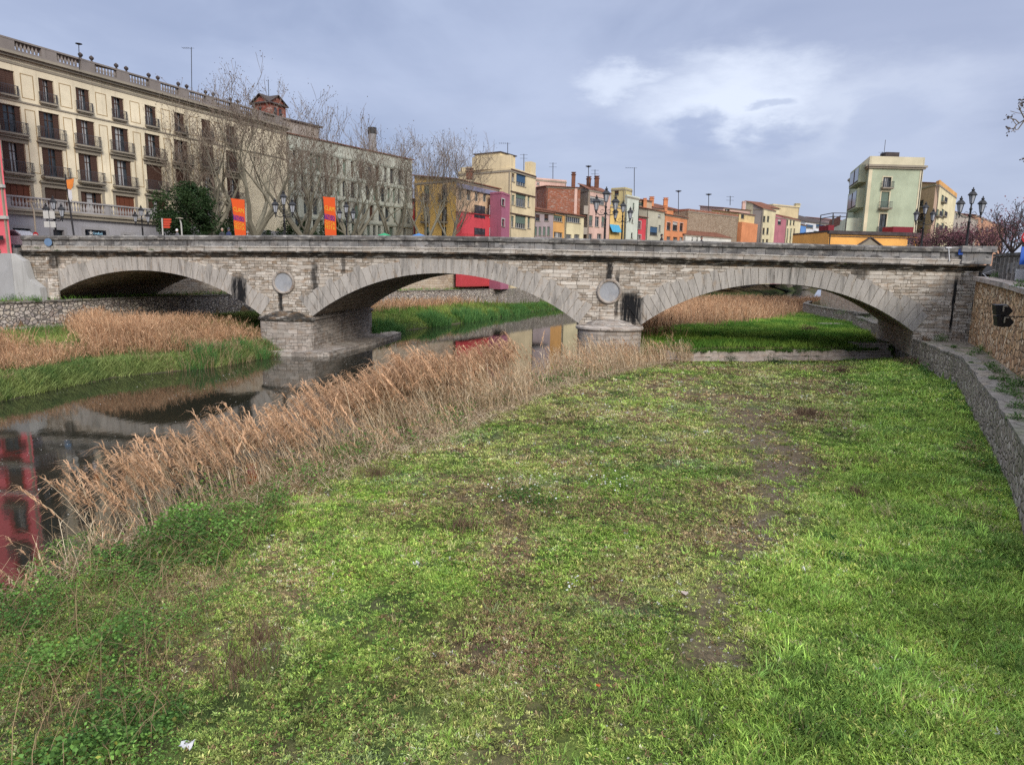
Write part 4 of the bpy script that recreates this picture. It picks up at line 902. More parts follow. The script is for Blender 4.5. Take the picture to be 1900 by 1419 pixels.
# --- long slit-windowed block beside it
def slitblock():
    p0 = Vector((PF.b.x+.15, PF.b.y+.35, 0)); d = Vector((.562, .827, 0)); p1 = p0+d*22.6
    f = Face(p0, p1); z1 = zat(745, 297, p1.y); wm = plaster('greygreen_render', S(190, 192, 178, .78), .5)
    root = wthing('slit_window_block', 'long pale grey block of tall slit windows behind the bare plane trees', 'building', (p0.x, p0.y, 7))
    holes = []; q = MB()
    z0 = 6.9; fh = (z1-1.6-z0)/5
    rnd = random.Random(3)
    for r in range(5):
        s = .6
        while s < f.L-.8:
            w_ = rnd.choice((.55, .55, .9)); holes.append((s, z0+r*fh+.45, s+w_, z0+(r+1)*fh-.25)); s += w_+rnd.choice((.45, .6, .9))
    f.wall(q, z0, z1, holes, 0, rev=.35); bk = -f.n*12
    for (a, b) in ((p1, p1+bk), (p1+bk, p0+bk), (p0+bk, p0)): q.quad((a.x, a.y, z0), (b.x, b.y, z0), (b.x, b.y, z1), (a.x, a.y, z1))
    q.build('wall', wm, root)
    n = 0
    for h in holes:
        n += 1
        if n > 95: break
        q = MB(); m_ = [GLASS, GLASS, GREENSH, WOODB][rnd.randrange(4)]
        q.quad(f.P(h[0], h[1], -.34), f.P(h[2], h[1], -.34), f.P(h[2], h[3], -.34), f.P(h[0], h[3], -.34)); q.build('window', m_, root)
    q = MB()
    for r in range(1, 6): q.box((0, .003, z0+r*fh-.12), (f.L, .1, z0+r*fh+.1), fr=f.fr())
    q.build('floor_band', plaster('band_pale', S(190, 195, 180, .6), .3), root)
    roof_part([p0, p1, p1+bk, p0+bk], z1, 1.5, root, TILE)
    q = MB(); c = f.P(17.3, 0, -3); q.lathe((c.x, c.y, z1), [(.6, 0), (.6, 3.2)], 12); q.build('chimney', plaster('chimney_grey', S(180, 178, 178, .55), .3), root)
    q = MB(); q.lathe((c.x, c.y, z1+3.201), [(.66, 0), (.66, .9)], 12); q.build('chimney_cap', DARKF, root)
    q = MB(); q.box((-1.2, -8, z1), (7.5, -3.2, z1+2.4), fr=f.fr()); q.build('roof_storey', plaster('roof_storey_render', S(190, 180, 170, .58), .4), root)
    q = MB(); q.box((-1.5, -8.3, z1+2.401), (8.0, -2.9, z1+2.6), fr=f.fr()); q.build('roof_slab', SLATE, root)
    # brick stair tower on the palace roof
    t = wthing('brick_tower', 'small red brick tower with crossed gables above the palace roof', 'tower', (0, 0, 0))
    c = gp(512, 92); zb, zt = PZ-1, zat(512, 196, c.y); hw = 1.45; q = MB(); bm = ashlar('red_brick', S(190, 95, 75, .6), S(170, 82, 64, .6), (.2, .14, .11, 1), .4, .12, .3, streak=.2, rust=.1)
    fr = (c, PF.d, PF.n, Vector((0, 0, 1)))
    q.box((-hw, -hw, zb), (hw, hw, zt), fr=fr)
    for ax in (0, 1):
        for sg in (-1, 1):
            pts = [(-hw, zt), (hw, zt), (0, zt+.95)]
            vs = [(fr[0]+fr[1]*(p_[0] if ax == 0 else sg*hw)+fr[2]*(sg*hw if ax == 0 else p_[0])+Vector((0, 0, p_[1]))) for p_ in pts]; q.add(vs, ((0, 1, 2),))
    q.build('wall', bm, t)
    q = MB(); e = hw+.3
    for ax in (0, 1):
        for sg in (-1, 1):
            vs = []
            for (a_, z_) in ((0, zt+1.05), (sg*e, zt-.12)):
                for b2 in (-e, e): pv = (a_, b2) if ax == 0 else (b2, a_); vs.append(fr[0]+fr[1]*pv[0]+fr[2]*pv[1]+Vector((0, 0, z_)))
            vs2 = [v_+Vector((0, 0, .1)) for v_ in vs]; q.add(vs+vs2, ((0, 1, 3, 2), (4, 6, 7, 5), (0, 4, 5, 1), (2, 3, 7, 6), (0, 2, 6, 4), (1, 5, 7, 3)))
    q.build('roof', SLATE, t)
    q = MB()
    for sg in (-1, 1):
        q.box((sg*.45-.22, hw+.002, zt-1.7), (sg*.45+.22, hw+.03, zt-.5), fr=fr); q.box((hw+.002, sg*.45-.22, zt-1.7), (hw+.03, sg*.45+.22, zt-.5), fr=fr)
    q.build('window', GLASS, t)
    q = MB(); q.tube([fr[0]+Vector((0, 0, zt+1)), fr[0]+Vector((0, 0, zt+3.2))], .04, 5); q.build('mast', DARKF, t)
slitblock()

# --- houses on the left river wall, one after another
def P2(px, Y): return gp(px, Y)
red_m = plaster('red_render', S(216, 84, 92, .8), .35, (.15, .04, .04, 1)); ochre_m = plaster('ochre_render', S(225, 185, 110, .9), .35); mauve_m = plaster('mauve_render', S(186, 116, 138, .75), .3)
creamy = plaster('pale_yellow_render', S(222, 204, 166, .85), .4); red_dim = plaster('dull_red_render', S(185, 70, 70, .6), .3)
# red sliver behind the plane trees
house('red_house', 'narrow red house half hidden between the slit block and the ochre house', 'house', [(741, 112), (775, 110)], (752, 372, 0), red_dim,
      [dict(rects=[(756, 384, 765, 400), (757, 417, 766, 436)], surround=STONEL)], ('tile', 1.2), depth=8)
def ochre_extra(root, plan, faces, zt):
    f = faces[1]
    s_, z_ = f.hit(880, 396); zs = z_; zb = zat(885, 531, 96)
    q = MB(); q.box((-.02, .003, zb), (f.L*.72, .9, zs-.25), fr=f.fr()); low = q.build('red_front', red_m, root)
    q = MB(); q.box((-.05, .905, zb-.02), (f.L*.72, .93, zb+.2), fr=f.fr()); 
    for k in range(26): s = .15+k*f.L*.715/26; q.box((s, .903, zb+.205), (s+.07, .945, zs-2.95), fr=f.fr())
    q.build('red_slats', plaster('red_slat', S(215, 85, 85, .62), .2), root)
    q = MB(); q.box((-.1, .0, zs-.248), (f.L*.76, 1.0, zs-.12), fr=f.fr()); q.build('terrace_edge', red_dim, root)
    railing(f, f.L*.45, f.L*.76, zs-.05, zs+.8, .95, root, red_dim)
    for (x0, x1) in ((868, 887), (896, 904), (912, 921)):
        for (y0, y1) in ((382, 405), (424, 438)):
            a, z0, b, z1 = f.rect((x0+2, y0, x1+2, y1)); q = MB(); n = max(1, int((b-a)/.8)); fr = f.fr()
            q.box((a, .903, z0), (b, .93, z1), fr=fr); w0 = q.build('window', GLASS, low); q = MB()
            for k in range(n+1): s = a+(b-a)*k/n; q.box((s-.05, .932, z0-.05), (s+.05, .97, z1+.05), fr=fr)
            q.box((a, .933, (z0+z1)/2-.03), (b, .96, (z0+z1)/2+.03), fr=fr); q.build('window_frame', WHITEF if x0 > 890 else DARKF, low)
    q = MB(); z = zt-.55; q.box((0, .003, z-.5), (f.L, .25, z+.1), fr=f.fr()); q.build('eave_board', plaster('lilac_board', S(160, 160, 185, .6), .2), root)
    c = plan[1]; chimney(c.x+1.5, c.y+4.5, zt+.6, 1.0, root, TILE, .9)
house('ochre_house', 'ochre corner house with tiled hip roof and bright red lower river front', 'house', [(770, 96.5), (846, 92), (924, 102)], (847, 333, 1), ochre_m,
      [dict(rects=[(786, 344, 796, 373), (819, 343, 829, 373)], balc=(.5, .9), style='dark'), dict(rects=[(786, 384, 796, 412), (819, 384, 829, 412)], balc=(.5, .9), style='dark'), dict(rects=[(786, 421, 797, 438), (818, 421, 828, 438)], style='dark'),
       dict(face=1, rects=[(851, 344, 858, 371), (866, 346, 874, 372), (881, 349, 888, 374), (896, 352, 903, 375)], style='frame', sill=False)], ('tile', 1.0), zb=6.6, extra=ochre_extra, facem=plaster('faded_pink_ochre', S(222, 190, 155, .85), .5))
house('mauve_stair_tower', 'plain mauve tower with two small white framed windows beside the red front', 'tower', [(908, 98.0), (929, 96.5), (944, 100.2)], (930, 359, 1), mauve_m,
      [dict(face=1, rects=[(931, 370, 936, 382), (931, 407, 936, 420)], style='dark', surround=WHITEF)], ('flat', .25), zb=3.4)
def cream_extra(root, plan, faces, zt):
    f = faces[1]
    q = MB(); a = plan[1]; fr = f.fr()
    q.box((.2, -7, zt+.3), (1.2, -.3, zt+2.2), fr=fr); q.box((f.L-1.6, -1.2, zt+.003), (f.L, -.02, zt+2.2), fr=fr); q.build('roof_pier', creamy, root)
    g = faces[0]; L0 = g.L; q = MB(); q.box((L0*.30, -4.5, zt+.3), (L0*.78, -.25, zt+2.7), fr=g.fr()); q.box((.2, -4.4, zt+.2), (L0*.299, -.26, zt+1.0), fr=g.fr()); q.build('penthouse', creamy, root)
    q = MB(); q.box((L0*.28, -4.7, zt+2.703), (L0*.8, -.1, zt+2.85), fr=g.fr()); q.build('penthouse_roof', SLATE, root)
house('tall_cream_house', 'tall cream house with three wide bay windows and a rooftop terrace', 'house', [(850, 109), (945, 103.5), (990, 111)], (945, 315, 1), creamy,
      [dict(face=1, rects=[(950, 322, 955, 337), (979, 325, 983, 341)], style='frame'), dict(face=1, rects=[(958, 323, 976, 345)], style='frame', shade=(BLUEG, 'blind')),
       dict(face=1, rects=[(950, 362, 955, 380), (957, 361, 976, 384), (979, 364, 983, 384)], style='frame', shade=(GREENSH, 'blind')), dict(face=1, rects=[(948, 401, 954, 422), (956, 400, 976, 424), (979, 402, 984, 424)], style='frame', shade=(GREENSH, 'blind'))],
      ('flat', .35), zb=3.4, extra=cream_extra, bands=[(1, 358, 960, .18, .12, WOODB), (1, 398, 960, .18, .12, WOODB), (1, 318, 960, .2, .15, WOODB)])
def pl(n, r, g, b, dirt=.35): return plaster(n, S(r, g, b, .8), dirt)
lilac = pl('lilac_render', 175, 160, 160); orange = pl('orange_render', 224, 172, 108); cream2 = pl('ivory_render', 228, 215, 175); greyb = pl('grey_beige_render', 175, 165, 152); pinkb = pl('pink_render', 220, 185, 170)
brick = ashlar('orange_brick', S(195, 120, 90, .6), S(180, 108, 82, .6), (.25, .18, .14, 1), .5, .16, .3, streak=.2, rust=.2); palegr = pl('pale_green_white', 215, 220, 205, .2); salmon = pl('salmon_orange', 222, 148, 104, .3); stone_y = rubble('yellow_rubble', [S(185, 160, 135, .6), S(205, 185, 160, .6), S(170, 145, 120, .6)], (.25, .2, .16, 1), 2.2, .3)
house('lilac_house', 'low lilac grey house with a tiled roof next to the tall cream house', 'house', [(989, 113), (1024, 117)], (1005, 392, 0), lilac, [dict(rects=grid(990, 1022, 4, 5, 421, 437), shade=(GREENSH, 'full')), dict(rects=grid(990, 1022, 2, 8, 398, 410), style='dark')], ('tile', 1.3), zb=3.4, depth=7)
house('orange_house', 'small orange house with a row of white framed windows', 'house', [(1024, 117), (1046, 120.5)], (1030, 394, 0), orange, [dict(rects=grid(1025, 1046, 1, 17, 400, 411)), dict(rects=grid(1026, 1046, 1, 16, 431, 441))], ('tile', 1.5), zb=3.4, depth=8)
house('ivory_house', 'small ivory house with a long strip window under the eave', 'house', [(1046.3, 120.6), (1080, 126)], (1060, 397, 0), cream2, [dict(rects=grid(1049, 1078, 1, 27, 403, 413)), dict(rects=grid(1048, 1078, 2, 10, 435, 443))], ('tile', 1.8), zb=3.4, depth=9)
def brick_extra(root, plan, faces, zt):
    q = MB(); f = faces[0]; q.box((f.L*.82, .003, 7), (f.L*.9, .15, zt), fr=f.fr()); q.build('pilaster', pinkb, root); chimney(*(f.P(f.L*.9, 0, -2)[:2]), zt, 2.6, root, TILE, .7)
house('brick_gable_house', 'bare orange brick party wall rising behind the small houses', 'house', [(1010, 127), (1072, 129)], (1040, 346, 0), brick, [], ('tile', .6), depth=9, extra=brick_extra)
house('pink_terrace_house', 'pale pink roof storey with a white terrace behind the brick wall', 'house', [(990, 132), (1046, 135)], (1010, 333, 0), pinkb, [dict(rects=[(996, 338, 1001, 343)])], ('flat', .3), depth=6)
def grey_extra(root, plan, faces, zt):
    f = faces[0]
    for py0, py1 in ((380, 396), (421, 434)):
        a, z0, b, z1 = f.rect((1088, py0, 1125, py1)); q = MB(); q.box((.2, .003, z0), (f.L-.1, 1.0, z1), fr=f.fr()); q.build('balcony', greyb, root)
    for px in (1094, 1107, 1114): pass
    c = f.P(f.L*.85, 0, -2); chimney(c.x, c.y, zt+.6, 1.6, root, TILE, .8); c = f.P(f.L*.05, 0, -2); chimney(c.x, c.y, zt+.6, 1.8, root, TILE, .8)
house('grey_balcony_house', 'tall grey beige house with pink loggias and solid balconies', 'house', [(1070, 133), (1088, 130), (1127, 136.5)], (1090, 352, 1), greyb,
      [dict(face=1, rects=[(1094, 366, 1122, 379)], shade=(WHITEF, 'blind')), dict(face=1, rects=[(1093, 400, 1100, 420), (1104, 402, 1112, 421), (1116, 402, 1122, 421)]), dict(face=1, rects=[(1092, 434, 1099, 444), (1108, 434, 1116, 444)])], ('tile', 1.4), zb=3.4, extra=grey_extra, facem=pinkb)
def awn(root, plan, faces, zt):
    f = faces[0]; a, z0, b, z1 = f.rect((1130, 417, 1148, 431)); q = MB(); q.quad(f.P(a, z1, .05), f.P(b, z1, .05), f.P(b, z0, .9), f.P(a, z0, .9)); q.quad(f.P(a, z1-.05, .05), f.P(a, z0-.05, .9), f.P(b, z0-.05, .9), f.P(b, z1-.05, .05)); q.build('blue_awning', plain('awning_blue', S(90, 180, 220, .6), .8), root)
house('yellow_awning_house', 'yellow house with a light blue awning behind the double lamp', 'house', [(1126, 137), (1154, 141)], (1135, 382, 0), pl('yellow_render', 230, 195, 125), [], ('flat', .2), zb=3.4, depth=6, extra=awn)
house('old_yellow_house', 'tall weathered yellow house with a dark roof terrace behind', 'house', [(1128, 146), (1153, 144), (1166, 147)], (1140, 350, 1), pl('aged_yellow', 205, 190, 140, .5), [dict(rects=[(1140, 352, 1148, 362)], style='dark')], ('flat', .3), depth=6)
house('white_green_house', 'tall narrow pale green and white house with blue grey shutters', 'house', [(1153, 142), (1158, 141), (1180, 145.5)], (1158, 364, 1), palegr,
      [dict(face=1, rects=[(1163, 376, 1172, 393), (1162, 402, 1170, 418), (1161, 431, 1168, 444)], shade=(BLUEG, 'full')), dict(face=1, rects=[(1174, 377, 1177, 390), (1172, 404, 1175, 414), (1171, 432, 1174, 442)], style='dark')], ('flat', .3), zb=3.4)
house('red_loggia_house', 'narrow bright red house with one window and a brick loggia above', 'house', [(1178.5, 146), (1195, 149)], (1185, 402, 0), red_m, [dict(rects=[(1183, 411, 1189, 425), (1182, 436, 1189, 444)], surround=WHITEF)], ('tile', 1.2), zb=3.4, depth=7)
house('blue_glazed_house', 'pale grey house with a blue glazed gallery beside the red house', 'house', [(1195.3, 149.2), (1228, 156)], (1205, 388, 0), pl('stone_grey_render', 195, 190, 170), [dict(rects=[(1197, 421, 1204, 436), (1206, 421, 1220, 437)], style='dark', shade=(BLUEG, 'blind')), dict(rects=[(1222, 418, 1226, 430), (1221, 398, 1226, 404)])], ('tile', 2.0), zb=3.4, depth=9)
house('brown_hip_house', 'house with flared brown tiled eaves behind the red loggia', 'house', [(1176, 160), (1203, 163)], (1190, 371, 0), pl('beige_render', 200, 175, 150), [dict(rects=[(1186, 376, 1199, 382)], style='dark')], ('tile', 1.6), depth=8)
def sal_extra(root, plan, faces, zt):
    f = faces[0]; c = f.P(f.L*.1, 0, -6); chimney(c.x, c.y, zt+.8, 2.7, root, salmon, .75); c = f.P(f.L*.5, 0, -3); chimney(c.x, c.y, zt+.3, 1.8, root, salmon, .65)
house('salmon_house', 'salmon orange house with three tall windows and a red tiled roof', 'house', [(1229, 156), (1270, 166)], (1245, 398, 0), salmon, [dict(rects=[(1237, 413, 1244, 427), (1248, 412, 1257, 428), (1261, 414, 1267, 429)], style='dark', surround=pinkb), dict(rects=[(1237, 439, 1244, 446), (1249, 440, 1257, 446), (1261, 440, 1267, 446)])], ('tile', 1.5), zb=3.4, depth=9, extra=sal_extra)
house('red_roofed_house', 'orange rooftop rooms with tiled roofs behind the salmon house', 'house', [(1199, 172), (1250, 176)], (1215, 386, 0), salmon, [], ('tile', 2.2), depth=9, extra=lambda r, p, f, z: [chimney(*(f[0].P(f[0].L*k, 0, -1)[:2]), z+.5, 1.9, r, salmon, 1.0) for k in (.15, .65)])
house('rubble_house', 'long blind house wall of yellow rubble with brick repairs', 'house', [(1270, 172), (1362, 187)], (1320, 392, 0), stone_y, [], ('flat', .5, brick), zb=3.4, depth=10)
house('white_low_house', 'long low white house with a tiled lean-to roof in front of the rubble wall', 'house', [(1266, 164), (1352, 177)], (1300, 436, 0), pl('white_render', 225, 222, 212), [dict(rects=[(1283, 440, 1286, 447), (1292, 440, 1295, 447)], style='dark')], ('tile', 1.6), zb=3.4, depth=5)
house('yellow_loggia_house', 'yellow house with two dark loggia openings and an orange bay below', 'house', [(1362, 188), (1392, 196)], (1370, 395, 0), pl('warm_yellow', 222, 198, 145), [dict(rects=[(1366, 396.5, 1373, 404.5), (1375, 397.5, 1381, 405.5)], style='dark')], ('tile', 1.2), zb=3.4, depth=8,
      extra=lambda r, p, f, z: (lambda q: (q.box((0.05, .003, 4), (f[0].L*.98, 1.2, f[0].hit(1375, 413)[1]), fr=f[0].fr()), q.build('orange_bay', salmon, r)))(MB()))
house('stepped_roof_house', 'pinkish stepped attic with arched vents and a chimney on the skyline', 'house', [(1334, 203), (1384, 210)], (1350, 386, 0), pinkb, [dict(rects=[(1345, 388, 1354, 392)], style='dark')], ('tile', 1.2), depth=9, extra=lambda r, p, f, z: chimney(*(f[0].P(f[0].L*.82, 0, -1)[:2]), z, 2.2, r, pinkb, .9))
house('grey_white_house', 'tall house with a bare grey side wall and white front with six windows', 'house', [(1388, 201), (1407, 199), (1430, 207)], (1408, 387, 1), pl('dull_grey_render', 165, 155, 148), [dict(face=1, rects=grid(1407, 1429, 3, 4, 401, 412)+grid(1406, 1428, 3, 4, 423, 435)+grid(1405, 1427, 3, 4, 444, 450), style='dark')], ('tile', 1.6), zb=3.4, facem=cream2)
house('white_attic_house', 'white attic storey with a terrace above the grey sided house', 'house', [(1408, 212), (1436, 216)], (1420, 385, 0), cream2, [dict(rects=[(1412, 388, 1418, 391), (1424, 388, 1428, 391)], style='dark')], ('tile', 2.5), depth=7)
house('pink_gallery_house', 'mauve pink house with a dark open gallery under a flat roof', 'house', [(1430, 208), (1451, 212), (1477, 222)], (1452, 405, 1), pl('rose_render', 186, 120, 130, .35), [dict(face=0, rects=grid(1432, 1451, 2, 6, 407, 417), style='dark'), dict(face=1, rects=grid(1452, 1476, 4, 3, 408, 418)+grid(1452, 1476, 4, 2.4, 424, 450), style='dark')], ('tile', .8), zb=3.4, facem=cream2)
house('tall_yellow_back_house', 'tall plain yellow back house with an end chimney on the skyline', 'house', [(1424, 236), (1472, 243)], (1450, 381, 0), pl('flat_yellow', 215, 196, 155, .2), [], ('flat', .4), depth=8, extra=lambda r, p, f, z: chimney(*(f[0].P(f[0].L*.97, 0, -.6)[:2]), z, .9, r, cream2, 1.6))
house('blue_front_house', 'narrow house with a bright blue painted front', 'house', [(1473, 223), (1488, 229)], (1480, 416, 0), pl('blue_render', 105, 150, 210, .1), [dict(rects=[(1481, 424, 1485, 432), (1480, 441, 1484, 449)], style='dark')], ('tile', 1.5), zb=3.4, depth=8)
house('white_glazed_house', 'white house with wide glazed galleries at the far river bend', 'house', [(1486, 238), (1541, 252)], (1510, 412, 0), pl('bright_white', 225, 228, 232, .15), [dict(rects=[(1491, 429, 1506, 441), (1509, 429, 1525, 441), (1490, 445, 1505, 452), (1508, 445, 1524, 452)]), dict(rects=[(1495, 417, 1509, 424), (1514, 417, 1530, 424)], shade=(BLUEG, 'blind'))], ('tile', 4.2, SLATE), zb=3.4, depth=14)

house('far_pink_house', 'distant pale pinkish house seen just left of the steel pergola', 'house', [(1537, 262), (1580, 270)], (1550, 409, 0), pinkb, [dict(rects=grid(1540, 1558, 2, 5, 420, 429)+grid(1540, 1558, 2, 5, 437, 446), style='dark')], ('tile', 2.0), zb=3.4, depth=12)
# --- right bank
green_m = plaster('sage_green_render', S(175, 184, 158, .82), .15); trimg = pl('cream_corner', 215, 205, 175, .2)
def green_extra(root, plan, faces, zt):
    f = faces[1]; fr = f.fr(); q = MB()
    for (a, b) in ((0, .55), (f.L-.5, f.L)): q.box((a+.003, .003, 7), (b-.003, .05, zt-.7), fr=fr)
    q.build('corner_trim', trimg, root)
    for k, g in ((0, faces[0]), (1, f)):
        q = MB(); q.box((-.2, .003, zt-.55), (g.L+.2, .3, zt-.3), fr=g.fr()); q.box((-.35, .003, zt-.298), (g.L+.35, .5, zt+.0), fr=g.fr()); q.build('cornice', STONEL, root)
    q = MB(); q.box((f.L*.35, -2.5, zt+1.3), (f.L*.6, -1, zt+2.1), fr=fr); q.tube([f.P(f.L*.35, zt+1.5, -1.5), f.P(f.L*.35, zt+4, -1.5)], .04, 5); q.build('stair_head', SLATE, root)
    g = faces[0]
    for (y0, y1) in ((332, 352), (368, 392)):
        s0, z0, s1, z1 = g.rect((1574, y0, 1588, y1)); q = MB(); q.box((g.L*.38, .003, z0-.35), (g.L*.92, 1.1, z1+.3), fr=g.fr()); bay = q.build('bay', green_m, root)
        q = MB(); q.box((g.L*.42, 1.103, z0), (g.L*.88, 1.13, z1), fr=g.fr()); w0 = q.build('window', GLASS, bay); q = MB(); q.box((g.L*.64, 1.133, z0), (g.L*.67, 1.17, z1), fr=g.fr()); q.box((g.L*.42, 1.133, z0-.1), (g.L*.88, 1.2, z0), fr=g.fr()); q.build('frame', WOODB, w0)
    q = MB(); q.box((-.5, .003, 7), (g.L*.9, 2.2, zat(1570, 417, g.a.y)), fr=g.fr()); q.build('rear_wing', pl('pale_mint', 205, 212, 190, .15), root)
    q = MB(); a0, z0, b0, z1 = g.rect((1563, 402, 1586, 415)); q.box((a0, 2.203, z0-.6), (b0, 2.22, z1-.3), fr=g.fr()); q.build('arched_opening', WOODR, root)
house('green_house', 'tall sage green house with three balcony windows above the orange pavilion', 'house', [(1561, 122), (1592, 106), (1690, 106.5)], (1640, 306, 1), green_m,
      [dict(face=1, rects=[(1638, 329, 1653, 349)], balc=(.6, .9), style='dark', surround=trimg, shade=(CURT, 'curtain')), dict(face=1, rects=[(1634, 356, 1649, 387)], balc=(.8, .95), style='dark', surround=trimg, shade=(GREENSH, 'full')), dict(face=1, rects=[(1631, 397, 1644, 432)], balc=(.3, .9), style='dark', surround=trimg)], ('flat', 1.25, trimg), zb=6.9, extra=green_extra)
def pav_extra(root, plan, faces, zt):
    f = faces[0]; fr = f.fr(); q = MB(); q.box((-.3, .003, zt-.25), (f.L+.3, .35, zt-.02), fr=fr); q.build('cornice', SLATE, root)
    a, z0, b, z1 = f.rect((1592, 443, 1634, 462)); m_ = (a+b)/2
    q = MB(); q.add([f.P(a, z0+.35, .1), f.P(b, z0+.35, .1), f.P(m_, z1, .1), f.P(a, z0+.35, .003), f.P(b, z0+.35, .003), f.P(m_, z1, .003)], ((0, 1, 2), (0, 3, 4, 1), (1, 4, 5, 2), (2, 5, 3, 0))); q.build('pediment', STONEL, root)
    q = MB()
    for (p, r, t_) in (((a-.25, z0+.3), (m_, z1+.12), .16), ((m_, z1+.12), (b+.25, z0+.3), .16)):
        A, B = f.P(*p, .003), f.P(*r, .003); q.add([A, B, B+Vector((0, 0, t_)), A+Vector((0, 0, t_))]+[v_+f.n*.3 for v_ in (A, B, B+Vector((0, 0, t_)), A+Vector((0, 0, t_)))], ((0, 1, 2, 3), (4, 7, 6, 5), (0, 4, 5, 1), (3, 2, 6, 7), (0, 3, 7, 4), (1, 5, 6, 2)))
    q.build('pediment_cornice', SLATE, root)
    z = f.hit(1600, 440)[1]; q = MB(); q.box((0, .003, z-.06), (f.L, .06, z+.06), fr=fr); q.build('string_course', SLATE, root)
    for (x0, x1, k) in ((1660, 1698, .75), (1533, 1550, .7)):
        s0 = f.hit(x0, 425)[0]; s1 = f.hit(x1, 425)[0]; q = MB(); q.box((max(0, s0), -2.5, zt+.25), (min(f.L, s1), -.3, zt+.25+k), fr=fr); q.build('red_roof_box', plain('dark_red_sheet', S(140, 30, 45, .6), .6), root)
house('orange_pavilion', 'low orange pavilion with a grey pediment in front of the green house', 'building', [(1531, 93), (1697, 95)], (1620, 432, 0), plaster('apricot_render', S(242, 180, 100, .85), .12), [dict(rects=[(1684, 441, 1696, 455)], style='frame')], ('flat', .22, SLATE), zb=6.9, depth=9, extra=pav_extra)
t_ = wthing('roof_pergola', 'thin dark steel pergola frame at the left of the green house', 'pergola', tuple(gp(1545, 100)))
q = MB(); p = gp(1535, 100); z = zat(1545, 396, 100); p2 = gp(1560, 100)
for a in (p, p2):
    for dy in (0, 4): q.box((a.x-.06, a.y+dy-.06, 7), (a.x+.06, a.y+dy+.06, z))
for dz in (0, -.5): q.box((p.x-.1, p.y-.061, z+dz), (p2.x+.1, p2.y+.061, z+dz+.1)); q.box((p.x-.061, p.y+.07, z+dz), (p.x+.061, p.y+4, z+dz+.1))
q.build('frame', DARKF, t_)
house('balcony_tower_house', 'narrow beige and orange house with iron balconies right of the green house', 'house', [(1688, 118), (1716, 112), (1722, 130)], (1700, 340, 1), pl('dusty_beige', 195, 165, 140), [dict(rects=grid(1690, 1716, 2, 7, 372, 384)+grid(1690, 1716, 2, 7, 396, 410)+grid(1690, 1716, 2, 7, 422, 436), balc=(.6, .9), style='dark')], ('tile', .9), zb=6.9)
house('orange_gable_house', 'orange plastered house with a cream balcony front behind the far street lamp', 'house', [(1716, 132), (1722, 130), (1756, 150)], (1723, 342, 1), orange, [dict(face=1, rects=grid(1725, 1754, 3, 5, 362, 376)+grid(1725, 1754, 3, 5, 388, 402)+grid(1725, 1754, 3, 5, 414, 428), balc=(.6, .9), style='frame', shade=(GREENSH, 'full'))], ('flat', .8), zb=6.9, facem=cream2)
house('beige_row_house', 'beige row of houses with shuttered windows along the right bank', 'house', [(1748, 168), (1800, 196)], (1770, 390, 0), greyb, [dict(rects=grid(1752, 1798, 5, 4, 396, 406)+grid(1752, 1798, 5, 4, 414, 424)+grid(1752, 1798, 5, 4, 430, 440), style='frame')], ('tile', 1.5), zb=6.9, depth=14)
house('terracotta_row_house', 'distant terracotta house row behind the red leaved trees', 'house', [(1795, 200), (1850, 245)], (1815, 399, 0), pl('terracotta_render', 195, 150, 120), [dict(rects=grid(1800, 1846, 5, 4, 406, 414)+grid(1800, 1846, 5, 4, 422, 430), style='frame')], ('tile', 1.8), zb=6.9, depth=14)
house('grey_corner_house', 'weathered grey house with dark balconies at the right edge', 'house', [(1888, 78), (1990, 70)], (1900, 342, 0), pl('brown_grey_render', 150, 130, 118, .6), [dict(rects=[(1893, 380, 1906, 405), (1893, 420, 1906, 446)], balc=(.7, .9), style='dark')], ('flat', .5), zb=6.9, depth=9)

# --- pink house at the left bridge end, on its grey basement
pk = plaster('pink_red_render', S(232, 112, 122, .85), .12); pk2 = plaster('deep_red_render', S(205, 70, 72, .62), .15)
def pink_extra(root, plan, faces, zt):
    f = faces[0]; fr = f.fr()
    zf = zat(10, 470, f.b.y); q = MB(); q.box((f.L-12, .003, 3.2), (f.L+.0, .12, zf), fr=fr); q.build('grey_basement', plaster('grey_basement_render', S(195, 195, 195, .62), .3), root)
    q = MB(); q.add([f.P(f.L+.002, 3.2, .1), f.P(f.L+2.1, 3.2, .1), f.P(f.L+2.0, 4.3, .1), f.P(f.L+1.2, 4.9, .1), f.P(f.L+.9, 6.2, .1), f.P(f.L+.002, zf, .1)], ((0, 1, 2, 3, 4, 5),)); vs = [tuple(v_) for v_ in q.v]; back = [tuple(Vector(v_)-f.n*.6) for v_ in vs]; q.add(vs+back, [tuple(range(11, 5, -1))]+[(i, 6+i, 6+(i+1) % 6, (i+1) % 6) for i in range(6)]); q.build('basement_return', plaster('pale_return', S(215, 214, 210, .62), .35), root)
    for (py, w_) in ((346, 0), (404, 1)):
        z = zat(6, py, f.b.y); q = MB(); q.box((f.L-12, .003, z-.1), (f.L+.05, .25, z+.12), fr=fr); q.build('string_course', WHITEF, root)
    q = MB(); q.tube([f.P(f.L-1.6, zat(8, 443, f.b.y), .05), f.P(f.L-.4, zat(8, 443, f.b.y)+.05, .5)], .05, 6); q.box((f.L-.75, .3, zat(8, 443, f.b.y)-.1), (f.L-.25, .6, zat(8, 443, f.b.y)+.2), fr=fr); q.build('wall_lamp', DARKF, root)
pp = bw(-36.55, -.6); pd = Vector((math.cos(BA), math.sin(BA), 0))
